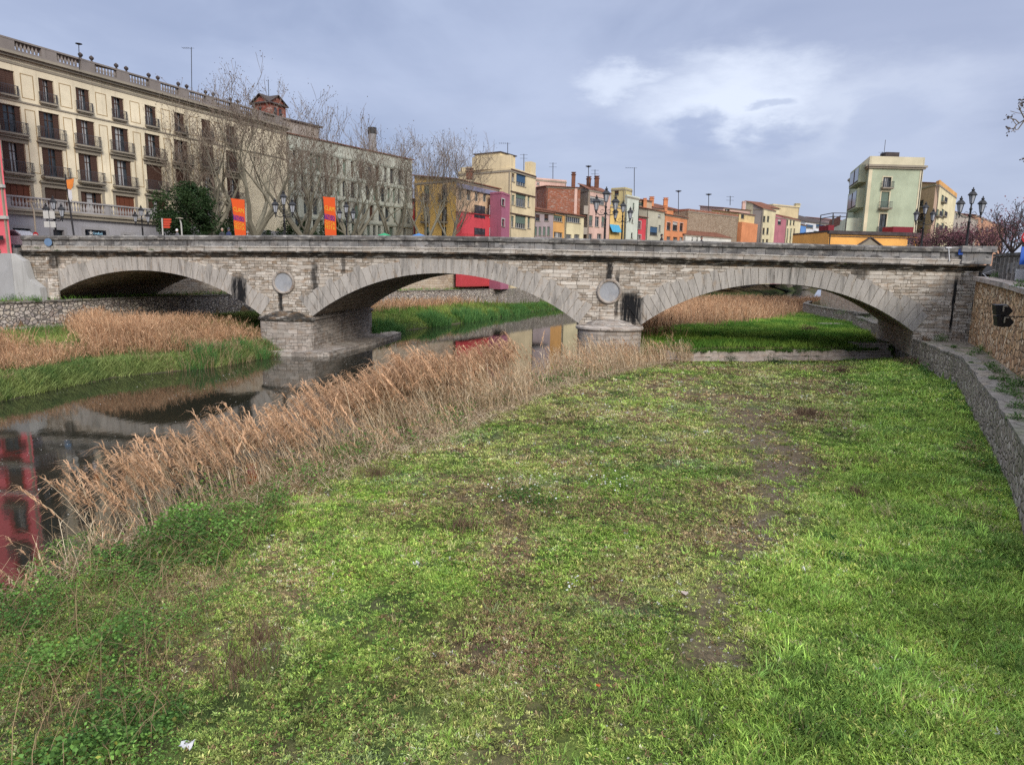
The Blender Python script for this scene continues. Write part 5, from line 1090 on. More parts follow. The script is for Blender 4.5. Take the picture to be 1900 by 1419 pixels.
house('pink_house', 'salmon pink house on a grey basement at the left edge by the bridge', 'house', [pp-pd*12, pp, pp+Vector((-7.6, 9, 0))], (-200, 60, 0), pk,
      [dict(rects=[(9.6, 9.0, 10.9, 11.2), (9.6, 12.4, 10.9, 14.6), (9.6, 15.8, 10.9, 18), (6, 9, 7.3, 11.2), (6, 12.4, 7.3, 14.6), (6, 15.8, 7.3, 18), (9.6, 6.9, 10.9, 8.3)], raw=1, balc=(.6, .95), style='brown', surround=pk2)], ('tile', 1.5), zb=3.2, extra=pink_extra)

# ---------------------------------------------------------------- street lamps with three lanterns
lampm = plain('lamp_iron', (.018, .018, .02, 1), .5, sc=9); lglass = plain('lantern_glass', S(205, 208, 215, .55), .25, var=.08)
def make_lamp():
    t = thing('street_lamp', '', 'street lamp')
    q = MB(); q.lathe((0, 0, 0), [(.24, 0), (.24, .35), (.18, .42), (.16, .8), (.2, .85), (.1, 1.0), (.075, 1.15), (.065, 2.6), (.1, 2.64), (.06, 2.7), (.055, 3.35), (.1, 3.4), (.05, 3.5), (.04, 3.75)], 12); q.build('post', lampm, t, True)
    q = MB()
    for s in (-1, 1):
        q.tube([(0, 0, 3.02), (s*.2, 0, 2.9), (s*.42, 0, 2.93), (s*.58, 0, 3.06), (s*.62, 0, 3.2)], .028, 6)
        q.tube([(s*.1, 0, 3.2), (s*.26, 0, 3.26), (s*.36, 0, 3.14), (s*.28, 0, 3.03), (s*.22, 0, 3.1)], .016, 5)
        q.lathe((s*.62, 0, 2.86), [(.01, 0), (.04, .06), (.03, .16), (.06, .22), (.09, .34)], 8)
    q.lathe((0, 0, 2.95), [(.06, 0), (.12, .07), (.06, .14)], 8); q.build('arm', lampm, t, True)
    for (x, z) in ((-.62, 3.2), (0, 3.72), (.62, 3.2)):
        q = MB(); q.lathe((x, 0, z), [(.1, 0), (.12, .04)], 6)
        for k in range(6):
            a = 2*PI*k/6; q.tube([(x+.11*math.cos(a), math.sin(a)*.11, z+.03), (x+.2*math.cos(a), math.sin(a)*.2, z+.5)], .012, 4)
        q.lathe((x, 0, z+.5), [(.2, 0), (.29, .03), (.27, .07), (.16, .2), (.07, .27), (.1, .31), (.1, .36), (.03, .4), (.045, .45), (.01, .5)], 6); l = q.build('lantern', lampm, t)
        q = MB(); q.lathe((x, 0, z+.041), [(.09, 0), (.185, .455)], 6); q.build('lamp_glass', lglass, l)
    return t
LG = 'three lantern street lamps of the bridge'
lamps = [((522, 352), 46.9, 'three lantern lamp on the near parapet between the two orange banners'), ((640, 373), 59.3, 'three lantern lamp on the far parapet just right of the right orange banner'),
         ((1127, 345), 44.3, 'taller looking lamp of the pair above the middle of the bridge'), ((1158, 371), 57, 'smaller lamp of the pair above the middle of the bridge'),
         ((91, 362), 49.4, 'near lamp at the left bridge end carrying white notice boards'), ((257, 380), 62, 'far lamp in front of the palace terrace balustrade'),
         ((1814, 346), 41.5, 'near lamp at the right bridge end against the open sky'), ((1724, 373), 54, 'far lamp right of the sage green house before balconies')]
L0 = make_lamp()
for i, ((px, py), Y, lab) in enumerate(lamps):
    p = at_y(px, py, Y); o = L0 if i == 0 else dup(L0, (0, 0, 0))
    o.location = (p.x, p.y+.35, p.z-4.72); o['label'] = lab; o['group'] = LG; o.rotation_euler = (0, 0, BA)
p = at_y(91, 398, 49.4); q = MB()
for dz, h in ((0, .55), (-.62, .42)): q.box((p.x-.42, p.y-.02, p.z+dz-.3), (p.x-.03, p.y+.0, p.z+dz-.3+h)); q.box((p.x+.03, p.y-.02, p.z+dz-.3), (p.x+.42, p.y+.0, p.z+dz-.3+h))
o = q.build('notice_board', WHITEF); tag(o, 'small white notice boards strapped to the left end lamp', 'notice')

# ---------------------------------------------------------------- banners, flag, signs
ban_o = plain('banner_orange', S(250, 100, 40, .62), .8, var=.06); ban_y = plain('banner_yellow', S(255, 205, 60, .62), .8, var=.05); ban_p = plain('banner_purple', S(110, 40, 140, .62), .8, var=.05)
def banner(label, quad, Y, lines, pole_side):
    """quad: pixel corners tl, tr, br, bl"""
    P = [at_y(px, py, Y) for px, py in quad]; t = wthing('banner_flag', label, 'banner', (P[3].x, Y, P[3].z-.8), 'orange festival banners on the bridge')
    n, mrows = 6, 10; q = MB(); vs = []
    for k, dy in ((0, 0), (1, .012)):
        for j in range(mrows+1):
            for i in range(n+1):
                u, v_ = i/n, j/mrows; a = P[0].lerp(P[1], u).lerp(P[3].lerp(P[2], u), v_); a = a.copy(); a.y += .05*math.sin(u*4+v_*5)+dy; vs.append(a)
    W_ = n+1; N_ = W_*(mrows+1)
    fs = [(j*W_+i, j*W_+i+1, (j+1)*W_+i+1, (j+1)*W_+i) for j in range(mrows) for i in range(n)]; fs += [tuple(N_+x for x in f[::-1]) for f in fs]
    q.add(vs, fs); cl = q.build('cloth', ban_o, t, True)
    def on(u, v_): a = P[0].lerp(P[1], u).lerp(P[3].lerp(P[2], u), v_); a = a.copy(); a.y += .05*math.sin(u*4+v_*5)-.012; return a
    q = MB(); vs = [on(.02+.9*u, .42+.05*u+dv) for u in (0, .25, .5, .75, 1) for dv in (0, .125)]; q.add(vs, [(2*i, 2*i+2, 2*i+3, 2*i+1) for i in range(4)]); q.build('purple_strip', ban_p, cl)
    dgt = None
    for (txt, v0, hgt, mt) in lines:
        cu = bpy.data.curves.new('lettering', 'FONT'); cu.body = txt; cu.resolution_u = 1; ob = bpy.data.objects.new('lettering', cu); COL.objects.link(ob); bpy.context.view_layer.update()
        me = bpy.data.meshes.new_from_object(ob.evaluated_get(bpy.context.evaluated_depsgraph_get())); bpy.data.objects.remove(ob)
        co = np.empty(len(me.vertices)*3); me.vertices.foreach_get('co', co); co = co.reshape(-1, 3); x0, x1 = co[:, 0].min(), co[:, 0].max(); y1 = co[:, 1].max()
        out = []
        for c in co:
            u = .06+.86*(c[0]-x0)/(x1-x0); v_ = v0+hgt*(1-c[1]/y1)+.05*u; a = on(u, v_); a.y -= .008; out.append(tuple(a))
        me.vertices.foreach_set('co', np.array(out).ravel()); me.materials.clear(); me.materials.append(mt); me.update(); lo = bpy.data.objects.new('lettering', me); COL.objects.link(lo); lo.parent = cl
    a, b = (P[0], P[3]) if pole_side == 0 else (P[1], P[2]); q = MB(); q.tube([b+(b-a)*.32+Vector((0, .03, 0)), a+(a-b)*.02+Vector((0, .03, 0))], .025, 6); q.build('pole', DARKF, t)
LN = [('CLAM', .2, .12, ban_y), ('TNDX', .435, .10, ban_o), ('GOSA', .58, .09, ban_y), ('FESTA', .69, .09, ban_y)]
banner('orange feather banner leaning at the left beside people on the bridge', [(428, 368), (454, 371), (456, 440), (437, 440)], 49.5, LN, 0)
banner('orange feather banner standing upright right of the near double lamp', [(599, 365), (622, 367), (624, 440), (604, 440)], 49, LN, 0)
t = wthing('flag_pole', 'dark leaning flagpole with an orange and white flag before the palace', 'flagpole', (0, 0, 7))
a, b = at_y(121, 324, 56), at_y(137, 436, 56); q = MB(); q.tube([b+(b-a)*.25, a], .07, 7); q.build('pole', DARKF, t)
q = MB(); c = [(123, 334), (136, 331), (134, 346), (131, 352), (126, 350)]; vs = [at_y(x, y, 55.9)+Vector((0, .1*math.sin(i), 0)) for i, (x, y) in enumerate(c)]; q.add(vs+[v_+Vector((0, .015, 0)) for v_ in vs], ((0, 1, 2, 3, 4), (9, 8, 7, 6, 5))); fl = q.build('flag', plain('flag_orange', S(245, 150, 70, .62), .8), t)
q = MB(); c = [(126, 350.5), (131, 352.5), (133, 368), (130, 375), (128, 366)]; vs = [at_y(x, y, 55.9)+Vector((0, .1*math.sin(i), 0)) for i, (x, y) in enumerate(c)]; q.add(vs+[v_+Vector((0, .015, 0)) for v_ in vs], ((0, 1, 2, 3, 4), (9, 8, 7, 6, 5))); q.build('white_flag_half', plain('flag_white', S(225, 225, 228, .62), .8), fl)
redm = plain('sign_red', S(190, 30, 40, .6), .5, var=.08); whm = plain('sign_white', S(230, 230, 232, .62), .5, var=.05); bluem = _mc['sign_blue']
def noentry(label, px, py, r, Y, zb, extra=False):
    p = at_y(px, py, Y); t = wthing('road_sign', label, 'sign', (p.x, p.y, zb))
    q = MB(); q.tube([(p.x, p.y+.05, zb), (p.x, p.y+.05, p.z+r)], .035, 6); q.build('post', STONEL, t)
    q = MB(); vs = [(p.x+r*math.cos(a), p.y, p.z+r*math.sin(a)) for a in np.linspace(0, 2*PI, 24, endpoint=False)]; q.add(vs+[(x, y+.02, z) for x, y, z in vs], [tuple(range(24)), tuple(range(47, 23, -1))]+[(i, 24+i, 24+(i+1) % 24, (i+1) % 24) for i in range(24)]); d_ = q.build('red_disc', redm, t)
    q = MB(); q.box((p.x-r*.7, p.y-.012, p.z-r*.17), (p.x+r*.7, p.y-.002, p.z+r*.17)); q.build('white_bar', whm, d_)
    if extra: q = MB(); q.box((p.x-.2, p.y-.01, p.z-1.2), (p.x+.2, p.y+.02, p.z-.42)); q.build('blue_plate', bluem, t); q = MB(); q.box((p.x-.3, p.y-.01, p.z-1.9), (p.x+.3, p.y+.02, p.z-1.4)); q.build('white_plate', whm, t)
noentry('round red no entry sign at the left bridge end', 66, 435.5, .2, 52, 7.1); noentry('round red no entry sign over a blue plate at the right edge', 1907, 440, .27, 30, 6.95, True)
t = wthing('street_light', 'slim white curved street light beside the left bridge end', 'street light', (0, 0, 7)); a = at_y(66, 434, 53); b = at_y(63, 392, 53); c = at_y(57, 375, 53); q = MB(); q.tube([a-Vector((0, 0, 1)), b, c], .06, 6); q.build('pole', STONEL, t); q = MB(); q.box((c.x-.3, c.y-.1, c.z), (c.x+.5, c.y+.1, c.z+.08)); q.build('lamp_head', STONEL, t)
t = wthing('street_light', 'white curved modern street light in front of the dark evergreen', 'street light', (0, 0, 7)); a = at_y(338, 436, 62); b = at_y(336, 415, 62); c = at_y(333, 406, 62); q = MB(); q.tube([a-Vector((0, 0, 1)), b, c], .07, 6); q.build('pole', WHITEF, t); q = MB(); q.lathe((c.x, c.y, c.z), [(.35, 0), (.3, .08), (.05, .12)], 10); q.build('lamp_head', STONEL, t)
t = wthing('direction_sign', 'grey post carrying stacked red direction boards by the evergreen', 'sign', (0, 0, 7)); a = at_y(302, 437, 60); b = at_y(300.5, 405, 60); q = MB(); q.tube([a-Vector((0, 0, .8)), b], .06, 6); q.build('post', WHITEF, t)
for k in range(4):
    p = at_y(303, 407.5+k*4.6, 59.9); w_ = .62 if k < 2 else .52; q = MB(); vs = [(p.x, p.y, p.z-.09), (p.x+w_, p.y, p.z-.09), (p.x+w_+.12, p.y, p.z), (p.x+w_, p.y, p.z+.09), (p.x, p.y, p.z+.09)]; q.add(vs+[(x, y+.03, z) for x, y, z in vs], [(0, 1, 2, 3, 4), (9, 8, 7, 6, 5)]+[(i, 5+i, 5+(i+1) % 5, (i+1) % 5) for i in range(5)]); q.build('direction_board', plain('board_red', S(225, 85, 60, .6), .6), t)
# market parasols seen just over the parapet
for px, py, colr, lab in ((777, 434.5, S(80, 140, 205, .6), 'blue parasol top peeping over the parapet before the ochre house'), (713, 434, S(60, 175, 120, .6), 'green parasol top peeping over the parapet among the trees')):
    p = at_y(px, py, 64); t = wthing('parasol', lab, 'parasol', (p.x, p.y, 7.1)); q = MB(); q.tube([(p.x, p.y, 7.1), (p.x, p.y, p.z+.1)], .03, 6); q.build('pole', STONEL, t); q = MB(); q.lathe((p.x, p.y, p.z-.35), [(1.0, 0), (.98, .06), (.5, .26), (.03, .42)], 8); q.build('canopy', plain('parasol_%d' % px, colr, .8, var=.08), t)
# parked car behind the left parapet
p = at_y(30, 437, 54); t = wthing('parked_car', 'white car at the left bridge end, only its roof above the parapet', 'car', (p.x, p.y, 7.1)); carw = plain('car_white', S(225, 228, 235, .62), .25, var=.03, spec=.5); tyre = plain('tyre_black', (.015, .015, .015, 1), .8)
prof = [(-2.1, .35), (2.1, .35), (2.15, .75), (1.9, .95), (1.1, 1.02), (.55, 1.48), (-.9, 1.5), (-1.6, 1.05), (-2.1, .95)]; q = MB(); vs = [(p.x+x, p.y-.8, 7.1+z) for x, z in prof]+[(p.x+x, p.y+.8, 7.1+z) for x, z in prof]; n = len(prof); q.add(vs, [tuple(range(n)), tuple(range(2*n-1, n-1, -1))]+[(i, n+i, n+(i+1) % n, (i+1) % n) for i in range(n)]); q.build('body', carw, t)
q = MB(); q.add([(p.x+x, p.y-.812, 7.1+z) for x, z in ((.9, 1.05), (.48, 1.42), (-.85, 1.44), (-1.4, 1.05))], ((0, 1, 2, 3),)); q.build('side_window', GLASS, t)
for x in (-1.3, 1.3):
    for y in (-.8, .62): q = MB(); c = (p.x+x, p.y+y, 7.42); vs = [(c[0]+.32*math.cos(a), c[1]+dy, c[2]+.32*math.sin(a)) for dy in (-.03, .2) for a in np.linspace(0, 2*PI, 16, endpoint=False)]; q.add(vs, [tuple(range(16)), tuple(range(31, 15, -1))]+[(i, 16+i, 16+(i+1) % 16, (i+1) % 16) for i in range(16)]); q.build('wheel', tyre, t)

# floodlights on the right retaining wall
t = wthing('floodlight_pair', 'two black box floodlights on a bracket fixed to the ochre wall', 'floodlight', tuple(at_y(1864, 588, 25.2))); blk = plain('black_housing', (.012, .012, .013, 1), .5)
for (cx, cy) in ((1863, 576), (1865, 597)):
    pts = [(cx-16, cy-10), (cx+8, cy-10), (cx+17, cy+1), (cx+8, cy+10), (cx-14, cy+9)]; q = MB(); A = [at_y(x, y, 25.1) for x, y in pts]; B = [v_+Vector((.1, .34, .02)) for v_ in A]; n = 5; q.add(A+B, [tuple(range(n)), tuple(range(2*n-1, n-1, -1))]+[(i, n+i, n+(i+1) % n, (i+1) % n) for i in range(n)]); fl = q.build('lamp_housing', blk, t)
    a = at_y(cx+1, cy-4, 25.07); q = MB(); q.box((a.x-.07, a.y-.03, a.z-.12), (a.x-.03, a.y, a.z+.1)); q.box((a.x-.02, a.y-.03, a.z+.06), (a.x+.1, a.y, a.z+.1)); q.build('bracket_clip', STONEL, fl)
a = at_y(1862, 587, 25.15); q = MB(); q.tube([a, at_y(1905, 588, 25.4), at_y(1925, 589, 25.9)], .022, 6); q.build('arm', DARKF, t)
a = at_y(1838, 518, 38); q = MB(); q.tube([at_y(1846, 500, 38.6), at_y(1824, 508, 39.6), at_y(1838, 520, 38), at_y(1870, 528, 31), at_y(1902, 536, 25.5)], .018, 5); o = q.build('white_cable', whm); tag(o, 'thin white cable hanging along the ledge of the ochre wall', 'cable')
q = MB(); p = bw(-33.9, -.26); z_ = 7.55
vs = [(p.x+.28*math.cos(a), p.y, z_+.28*math.sin(a)) for a in np.linspace(0, 2*PI, 20, endpoint=False)]; q.add(vs+[(x, y+.03, z) for x, y, z in vs], [tuple(range(20)), tuple(range(39, 19, -1))]+[(i, 20+i, 20+(i+1) % 20, (i+1) % 20) for i in range(20)]); o = q.build('blue_disc', plain('faded_blue', S(120, 150, 185, .6), .6)); tag(o, 'faded blue round plate on the left end of the parapet', 'sign')

# television antennas
def antenna(px, py0, py1, Y, label, kind=0):
    a, b = at_y(px, py1, Y), at_y(px, py0, Y); t = wthing('tv_antenna', label, 'antenna', (a.x, a.y, a.z), 'rooftop antennas')
    q = MB(); q.tube([a-Vector((0, 0, .8)), b], .05*Y/100, 5); q.build('mast', DARKF, t); q = MB(); k = Y/100; r = .02*k
    if kind == 0: q.tube([b+Vector((-1.3*k, 0, -.1)), b+Vector((.4*k, 0, -.1))], r, 4); [q.tube([b+Vector((x*k, -.4*k, -.1)), b+Vector((x*k, .4*k, -.1))], r, 4) for x in (-1.2, -.9, -.6, -.3)]
    elif kind == 1:
        for z in (.1, .6): q.tube([b+Vector((-.55*k, 0, -z*k)), b+Vector((.55*k, 0, -z*k))], r, 4)
    else: q.lathe((b.x, b.y, b.z-.3*k), [(.05*k, 0), (.45*k, .15*k), (.45*k, .2*k)], 8)
    q.build('antenna_head', DARKF, t)
for a in ((355, 88, 168, 78, 'tall lattice aerial on the palace roof behind the balustrade', 0), (942, 265, 312, 106, 'tall aerial on the tall cream house terrace', 0), (972, 286, 310, 108, 'short aerial above the cream house corner pier', 1), (1026, 302, 332, 134, 'thin aerial left of the grey balcony house', 1), (1092, 307, 335, 133, 'dish topped mast on the grey balcony house', 2), (1104, 315, 338, 134, 'short aerial between the two chimneys', 1),
          (1177, 311, 366, 146, 'very tall aerial beside the white green house', 0), (1259, 353, 392, 172, 'dish topped mast behind the salmon house', 2), (1315, 359, 388, 190, 'dish topped mast above the rubble house', 2), (1355, 364, 376, 205, 'small aerial on the stepped attic', 1), (1637, 282, 296, 108, 'thin aerial on the sage green house', 1), (146, 80, 112, 62, 'stub aerial on the palace roof at far left', 2)): antenna(*a)

# ---------------------------------------------------------------- people on the bridge
skin = plain('skin', S(205, 160, 135, .6), .6, var=.05)
def person(label, px, py_head, Y, coat, hair, trousers=(.03, .03, .04, 1), turn=0.0):
    top = at_y(px, py_head, Y); zb = 7.16; hgt = min(max(top.z-zb, 1.55), 1.85); k = hgt/1.75
    root = thing('person', label, 'person', (top.x, top.y, zb)); root.rotation_euler = (0, 0, turn)
    J = {'pel': (0, 0, .95), 'chest': (0, .0, 1.25), 'neck': (0, 0, 1.46), 'hd': (0, -.02, 1.56), 'lh': (.1, 0, .9), 'lk': (.11, -.03, .5), 'la': (.11, .02, .09), 'lf': (.12, -.13, .04), 'rh': (-.1, 0, .9), 'rk': (-.11, .02, .5), 'ra': (-.12, .08, .09), 'rf': (-.12, -.06, .04),
         'ls': (.19, 0, 1.4), 'le': (.25, .04, 1.13), 'lw': (.24, -.06, .88), 'lp': (.24, -.09, .8), 'rs': (-.19, 0, 1.4), 're': (-.25, .03, 1.13), 'rw': (-.24, -.05, .88), 'rp': (-.24, -.08, .8)}
    Rd = {'pel': .145, 'chest': .16, 'neck': .06, 'hd': .06, 'lh': .09, 'lk': .065, 'la': .045, 'lf': .035, 'ls': .075, 'le': .055, 'lw': .04, 'lp': .035}
    ks = list(J); me = bpy.data.meshes.new('body'); E_ = [('pel', 'chest'), ('chest', 'neck'), ('neck', 'hd')]
    for s in 'lr': E_ += [('pel', s+'h'), (s+'h', s+'k'), (s+'k', s+'a'), (s+'a', s+'f'), ('chest', s+'s'), (s+'s', s+'e'), (s+'e', s+'w'), (s+'w', s+'p')]
    me.from_pydata([tuple(c*k for c in J[x]) for x in ks], [(ks.index(a), ks.index(b)) for a, b in E_], [])
    o = bpy.data.objects.new('body', me); COL.objects.link(o); o.parent = root
    md = o.modifiers.new('skin', 'SKIN'); sv = me.skin_vertices[0].data
    for i, x in enumerate(ks):
        r = Rd.get(x, Rd.get('l'+x[1:], .06))*k; sv[i].radius = (r*1.15, r*.85) if x in ('pel', 'chest') else (r, r)
    sv[0].use_root = True; o.modifiers.new('sub', 'SUBSURF').levels = 1; o.modifiers['sub'].render_levels = 1
    m, t_, b_, oo_ = newmat('clothes'); v = objco(t_); z = t_.node('ShaderNodeSeparateXYZ', ins={0: v}).outputs[2]
    t_.l.new(t_.mix(t_.ramp(z, .86*k, .9*k), trousers, coat), b_.inputs['Base Color']); b_.inputs['Roughness'].default_value = .85; me.materials.append(m)
    q = MB(); c = (0, -.01*k, 1.52*k); q.lathe(c, [(.03*k, -.01*k), (.065*k, .02*k), (.078*k, .09*k), (.08*k, .14*k), (.065*k, .2*k), (.03*k, .235*k)], 14, sy=1.15)
    q.add([(0, c[1]-.115*k, c[2]+.09*k), (-.014*k, c[1]-.085*k, c[2]+.08*k), (.014*k, c[1]-.085*k, c[2]+.08*k), (0, c[1]-.088*k, c[2]+.125*k)], ((0, 1, 3), (0, 3, 2), (0, 2, 1)))
    for s in (-1, 1): q.lathe((s*.083*k, c[1], c[2]+.08*k), [(.005, -.03*k), (.014*k, 0), (.014*k, .02*k), (.004, .04*k)], 6)
    hd = q.build('head', skin, root, True)
    q = MB()
    for s in (-1, 1): q.lathe((s*.03*k, c[1]-.088*k, c[2]+.115*k), [(.002, -.007*k), (.009*k, 0), (.002, .007*k)], 6)
    q.box((-.024*k, c[1]-.086*k, c[2]+.045*k), (.024*k, c[1]-.078*k, c[2]+.052*k)); q.build('face_feature', plain('eye_dark', (.03, .02, .02, 1), .5), hd)
    q = MB(); q.lathe((0, c[1]+.012*k, c[2]), [(.084*k, .08*k), (.09*k, .14*k), (.075*k, .21*k), (.03*k, .25*k)], 14, sy=1.12, a0=R(-20), a1=R(200)); q.lathe((0, c[1]+.006*k, c[2]), [(.088*k, .165*k), (.078*k, .208*k), (.032*k, .25*k), (.002, .256*k)], 14, sy=1.17); q.build('hair', plain('hair_%.2f_%.2f' % (hair[0], hair[2]), hair, .8), root, True)
    return root
person('person with white hair seen over the parapet by the evergreen', 328, 424, 56, (.1, .1, .11, 1), (.6, .6, .6, 1), turn=2.4)
person('bald headed person in dark clothes left of the leaning banner', 412, 424, 51, (.03, .03, .035, 1), (.42, .30, .24, 1), turn=1.2)
person('person in a dark blue jacket just left of the leaning banner', 424, 423, 50.2, (.02, .03, .09, 1), (.05, .05, .06, 1), turn=2.6)
person('person in navy directly right of the leaning banner foot', 451, 430, 52, (.03, .04, .12, 1), (.03, .03, .05, 1), turn=.8)
person('person with grey hair behind the leaning banner, near the plane tree', 459, 429.5, 53, (.3, .3, .3, 1), (.3, .28, .27, 1), turn=2.0)
person('person with reddish face in a black coat before the salmon house', 1228, 434.5, 47.5, (.02, .018, .02, 1), (.04, .03, .03, 1), turn=1.6)
person('person with dark hair before the white low house', 1302, 441, 48, (.04, .035, .04, 1), (.03, .025, .03, 1), turn=.6)

# ---------------------------------------------------------------- trees
barkp = plain('plane_bark', S(142, 136, 118, .6), .9, var=.45, sc=1.6); twigm = plain('twig_bark', S(140, 125, 110, .6), .9, var=.3, sc=2); barkd = plain('dark_bark', S(90, 78, 72, .45), .9, var=.3, sc=3)
leafveg = vegmat('foliage', .25)
MINR = .014
def grow(q, p, d, L, r, lvl, rnd, tips, up=.25, n0=3, spread=.6, segs=4, dense=1.0):
    pts = [p]; rad = [max(r, MINR)]; c = p.copy(); dd = d.normalized()
    for i in range(segs):
        dd = (dd+Vector((rnd.gauss(0, .13), rnd.gauss(0, .13), rnd.gauss(0, .07)+up*.3))).normalized(); c = c+dd*(L/segs); pts.append(c.copy()); rad.append(max(r*(1-.6*(i+1)/segs), MINR))
    q.tube(pts, rad, 6 if lvl >= 3 else (4 if lvl == 2 else 3), 0 if lvl >= 2 else 1, cap=False)
    if lvl == 0: tips.append(pts[-1]); tips.append(pts[-2]); return
    k = max(2, int((n0+rnd.choice((0, 1, 1)))*dense))
    for j in range(k):
        i = rnd.randint(1, segs) if j else segs; s = pts[i]
        nd = (dd*.55+Vector((rnd.gauss(0, spread), rnd.gauss(0, spread), rnd.gauss(.1, spread*.5)+up))).normalized()
        grow(q, s, nd, L*rnd.uniform(.55, .8), rad[i]*rnd.uniform(.5, .7), lvl-1, rnd, tips, up, n0, spread, segs if lvl > 2 else 3, dense)
def bare_tree(label, px, Y, py_top, seed, width=1.0, zb=7.1, lvl=4, seeds=900, scol=((.07, .045, .03), (.13, .09, .06)), ssz=.10, name='plane_tree', group='bare plane trees behind the bridge', bark=None, forkz=2.0, spread=.55, r0=.28, n0=3):
    rnd = random.Random(seed); b = gp(px, Y); b.z = zb; H = zat(px, py_top, Y)-zb
    t = wthing(name, label, 'tree', tuple(b), group); q = MB(); fk = b+Vector((rnd.uniform(-.1, .1), 0, forkz))
    q.tube([b-Vector((0, 0, .3)), b+Vector((0, 0, .4)), fk], [r0*1.35, r0*1.05, r0*.95], 9); q.build('trunk', bark or barkp, t, True)
    q = MB(); tips = []; nl = rnd.choice((4, 5))
    for i in range(nl):
        a = 2*PI*i/nl+rnd.uniform(-.4, .4); d = Vector((math.cos(a)*width, math.sin(a)*width*.8, .75+rnd.uniform(0, .5)))
        grow(q, fk, d, H*.36, r0*.72, lvl, rnd, tips, up=.32, n0=n0, spread=spread)
    zmax = sorted(p.z for p in tips)[int(len(tips)*.97)]; kz = (H-forkz)/(zmax-fk.z)
    q.v = [(b.x+(x-b.x)*(.5+.5*kz), b.y+(y-b.y)*(.5+.5*kz), fk.z+(z-fk.z)*kz) for x, y, z in q.v]
    q.build('crown', [bark or barkp, twigm if bark is None else bark], t, False)
    q.v = [(x, y, min(z, zb+H*1.06)) for x, y, z in q.v] if False else q.v; T_ = np.array([(b.x+(p.x-b.x)*(.5+.5*kz), b.y+(p.y-b.y)*(.5+.5*kz), fk.z+(p.z-fk.z)*kz) for p in tips]); sel = T_[RNG.randint(0, len(T_), seeds)]+RNG.randn(seeds, 3)*.3
    vb = VB(); vb.leaves(sel, RNG.uniform(.6, 1.3, seeds)*ssz*(1.25 if lvl == 4 else 1), lerp3(scol[0], scol[1], RNG.rand(seeds)), .2, .9)
    o = vb.build('dry_leaves', leafveg); o.parent = t; o.matrix_parent_inverse = Matrix.Translation(-t.location)
    return t
bare_tree('tallest bare plane tree forking low beside the leaning banner', 478, 72, 150, 3, 1.15, seeds=2600, r0=.42)
bare_tree('bare plane tree with forked trunk left of the upright banner', 567, 77, 205, 12, 1.1, seeds=1900, r0=.36)
bare_tree('bare plane tree before the middle of the slit windowed block', 655, 84, 255, 21, 1.0, seeds=1500, r0=.34)
bare_tree('bare plane tree at the right end of the slit windowed block', 728, 90, 262, 33, .9, seeds=1300, r0=.32)
bare_tree('slender bare plane tree before the ochre house front', 792, 86, 245, 41, .75, seeds=1100, r0=.26)
bare_tree('thin bare plane tree at the corner of the ochre house', 838, 88, 262, 57, .6, seeds=600, r0=.2)
bare_tree('bare plane tree in front of the palace right of the evergreen', 395, 70, 190, 64, 1.0, seeds=1600, r0=.33)
RG = 'red leaved trees on the right bank'
for i, (px, Y, pt_, lab) in enumerate(((1738, 60, 425, 'small red leaved tree right of the orange pavilion'), (1775, 58, 430, 'low red leaved tree left of the near end lamp'), (1830, 56, 405, 'red leaved tree right of the near end lamp'), (1872, 50, 378, 'taller sparse reddish tree near the right edge'), (1700, 66, 436, 'lowest reddish tree at the corner of the orange pavilion'), (1852, 62, 412, 'dense red leaved tree behind the sparse one'), (1800, 66, 424, 'red leaved tree set back behind the near end lamp'), (1755, 68, 426, 'red leaved tree before the beige row houses'))):
    bare_tree(lab, px, Y, pt_, 70+i, 1.0, 6.95, 3, 1100 if i != 3 else 450, ((.10, .04, .05), (.26, .12, .13)), .12, 'red_leaved_tree', RG, barkd, 1.1, .6, .12, 3)
def leafy(name, label, px, Y, pyt, w_, seed, n=9000, cols=((.012, .03, .012), (.05, .085, .03)), zb=7.1, size=.22, group=None):
    rnd = np.random.RandomState(seed); b = gp(px, Y); H = zat(px, pyt, Y)-zb; t = wthing(name, label, 'tree', (b.x, b.y, zb), group)
    q = MB(); q.tube([(b.x, b.y, zb-.2), (b.x+.1, b.y, zb+H*.3), (b.x, b.y, zb+H*.75)], [.22, .16, .05], 8); q.build('trunk', barkd, t)
    C = []; K_ = []
    for _ in range(46):
        v = rnd.randn(3); v /= np.linalg.norm(v); rr = rnd.rand()**.4; z = .5+.46*v[2]*rr; c = np.array([b.x+v[0]*rr*w_*(1-.45*max(0, z-.45)), b.y+v[1]*rr*w_*.8, zb+H*z])
        k = n//46; pts = rnd.randn(k, 3); pts /= np.linalg.norm(pts, axis=1)[:, None]; pts *= (rnd.rand(k)**.45*rnd.uniform(.55, 1.15))[:, None]; C.append(c+pts); K_.append(np.full(k, rnd.rand()))
    C = np.concatenate(C); C[:, 2] = np.minimum(C[:, 2], zb+H); kk = np.concatenate(K_)*.6+rnd.rand(len(C))*.4; vb = VB(); vb.leaves(C, rnd.uniform(.6, 1.3, len(C))*size, lerp3(cols[0], cols[1], kk), .3, .6); o = vb.build('crown', leafveg); o.parent = t; o.matrix_parent_inverse = Matrix.Translation(-t.location)
leafy('evergreen_tree', 'dark green magnolia like evergreen in front of the palace', 352, 64, 338, 3.1, 5, 14000)
leafy('evergreen_tree', 'dark evergreen shrub filling the gap beneath the tallest plane tree', 430, 74, 395, 2.8, 6, 7000)
leafy('evergreen_tree', 'dark green shrub row behind the forked plane tree', 540, 84, 400, 4.5, 7, 8000)
leafy('evergreen_tree', 'dark green shrub beneath the plane trees by the slit block', 625, 88, 405, 4.0, 8, 7000)
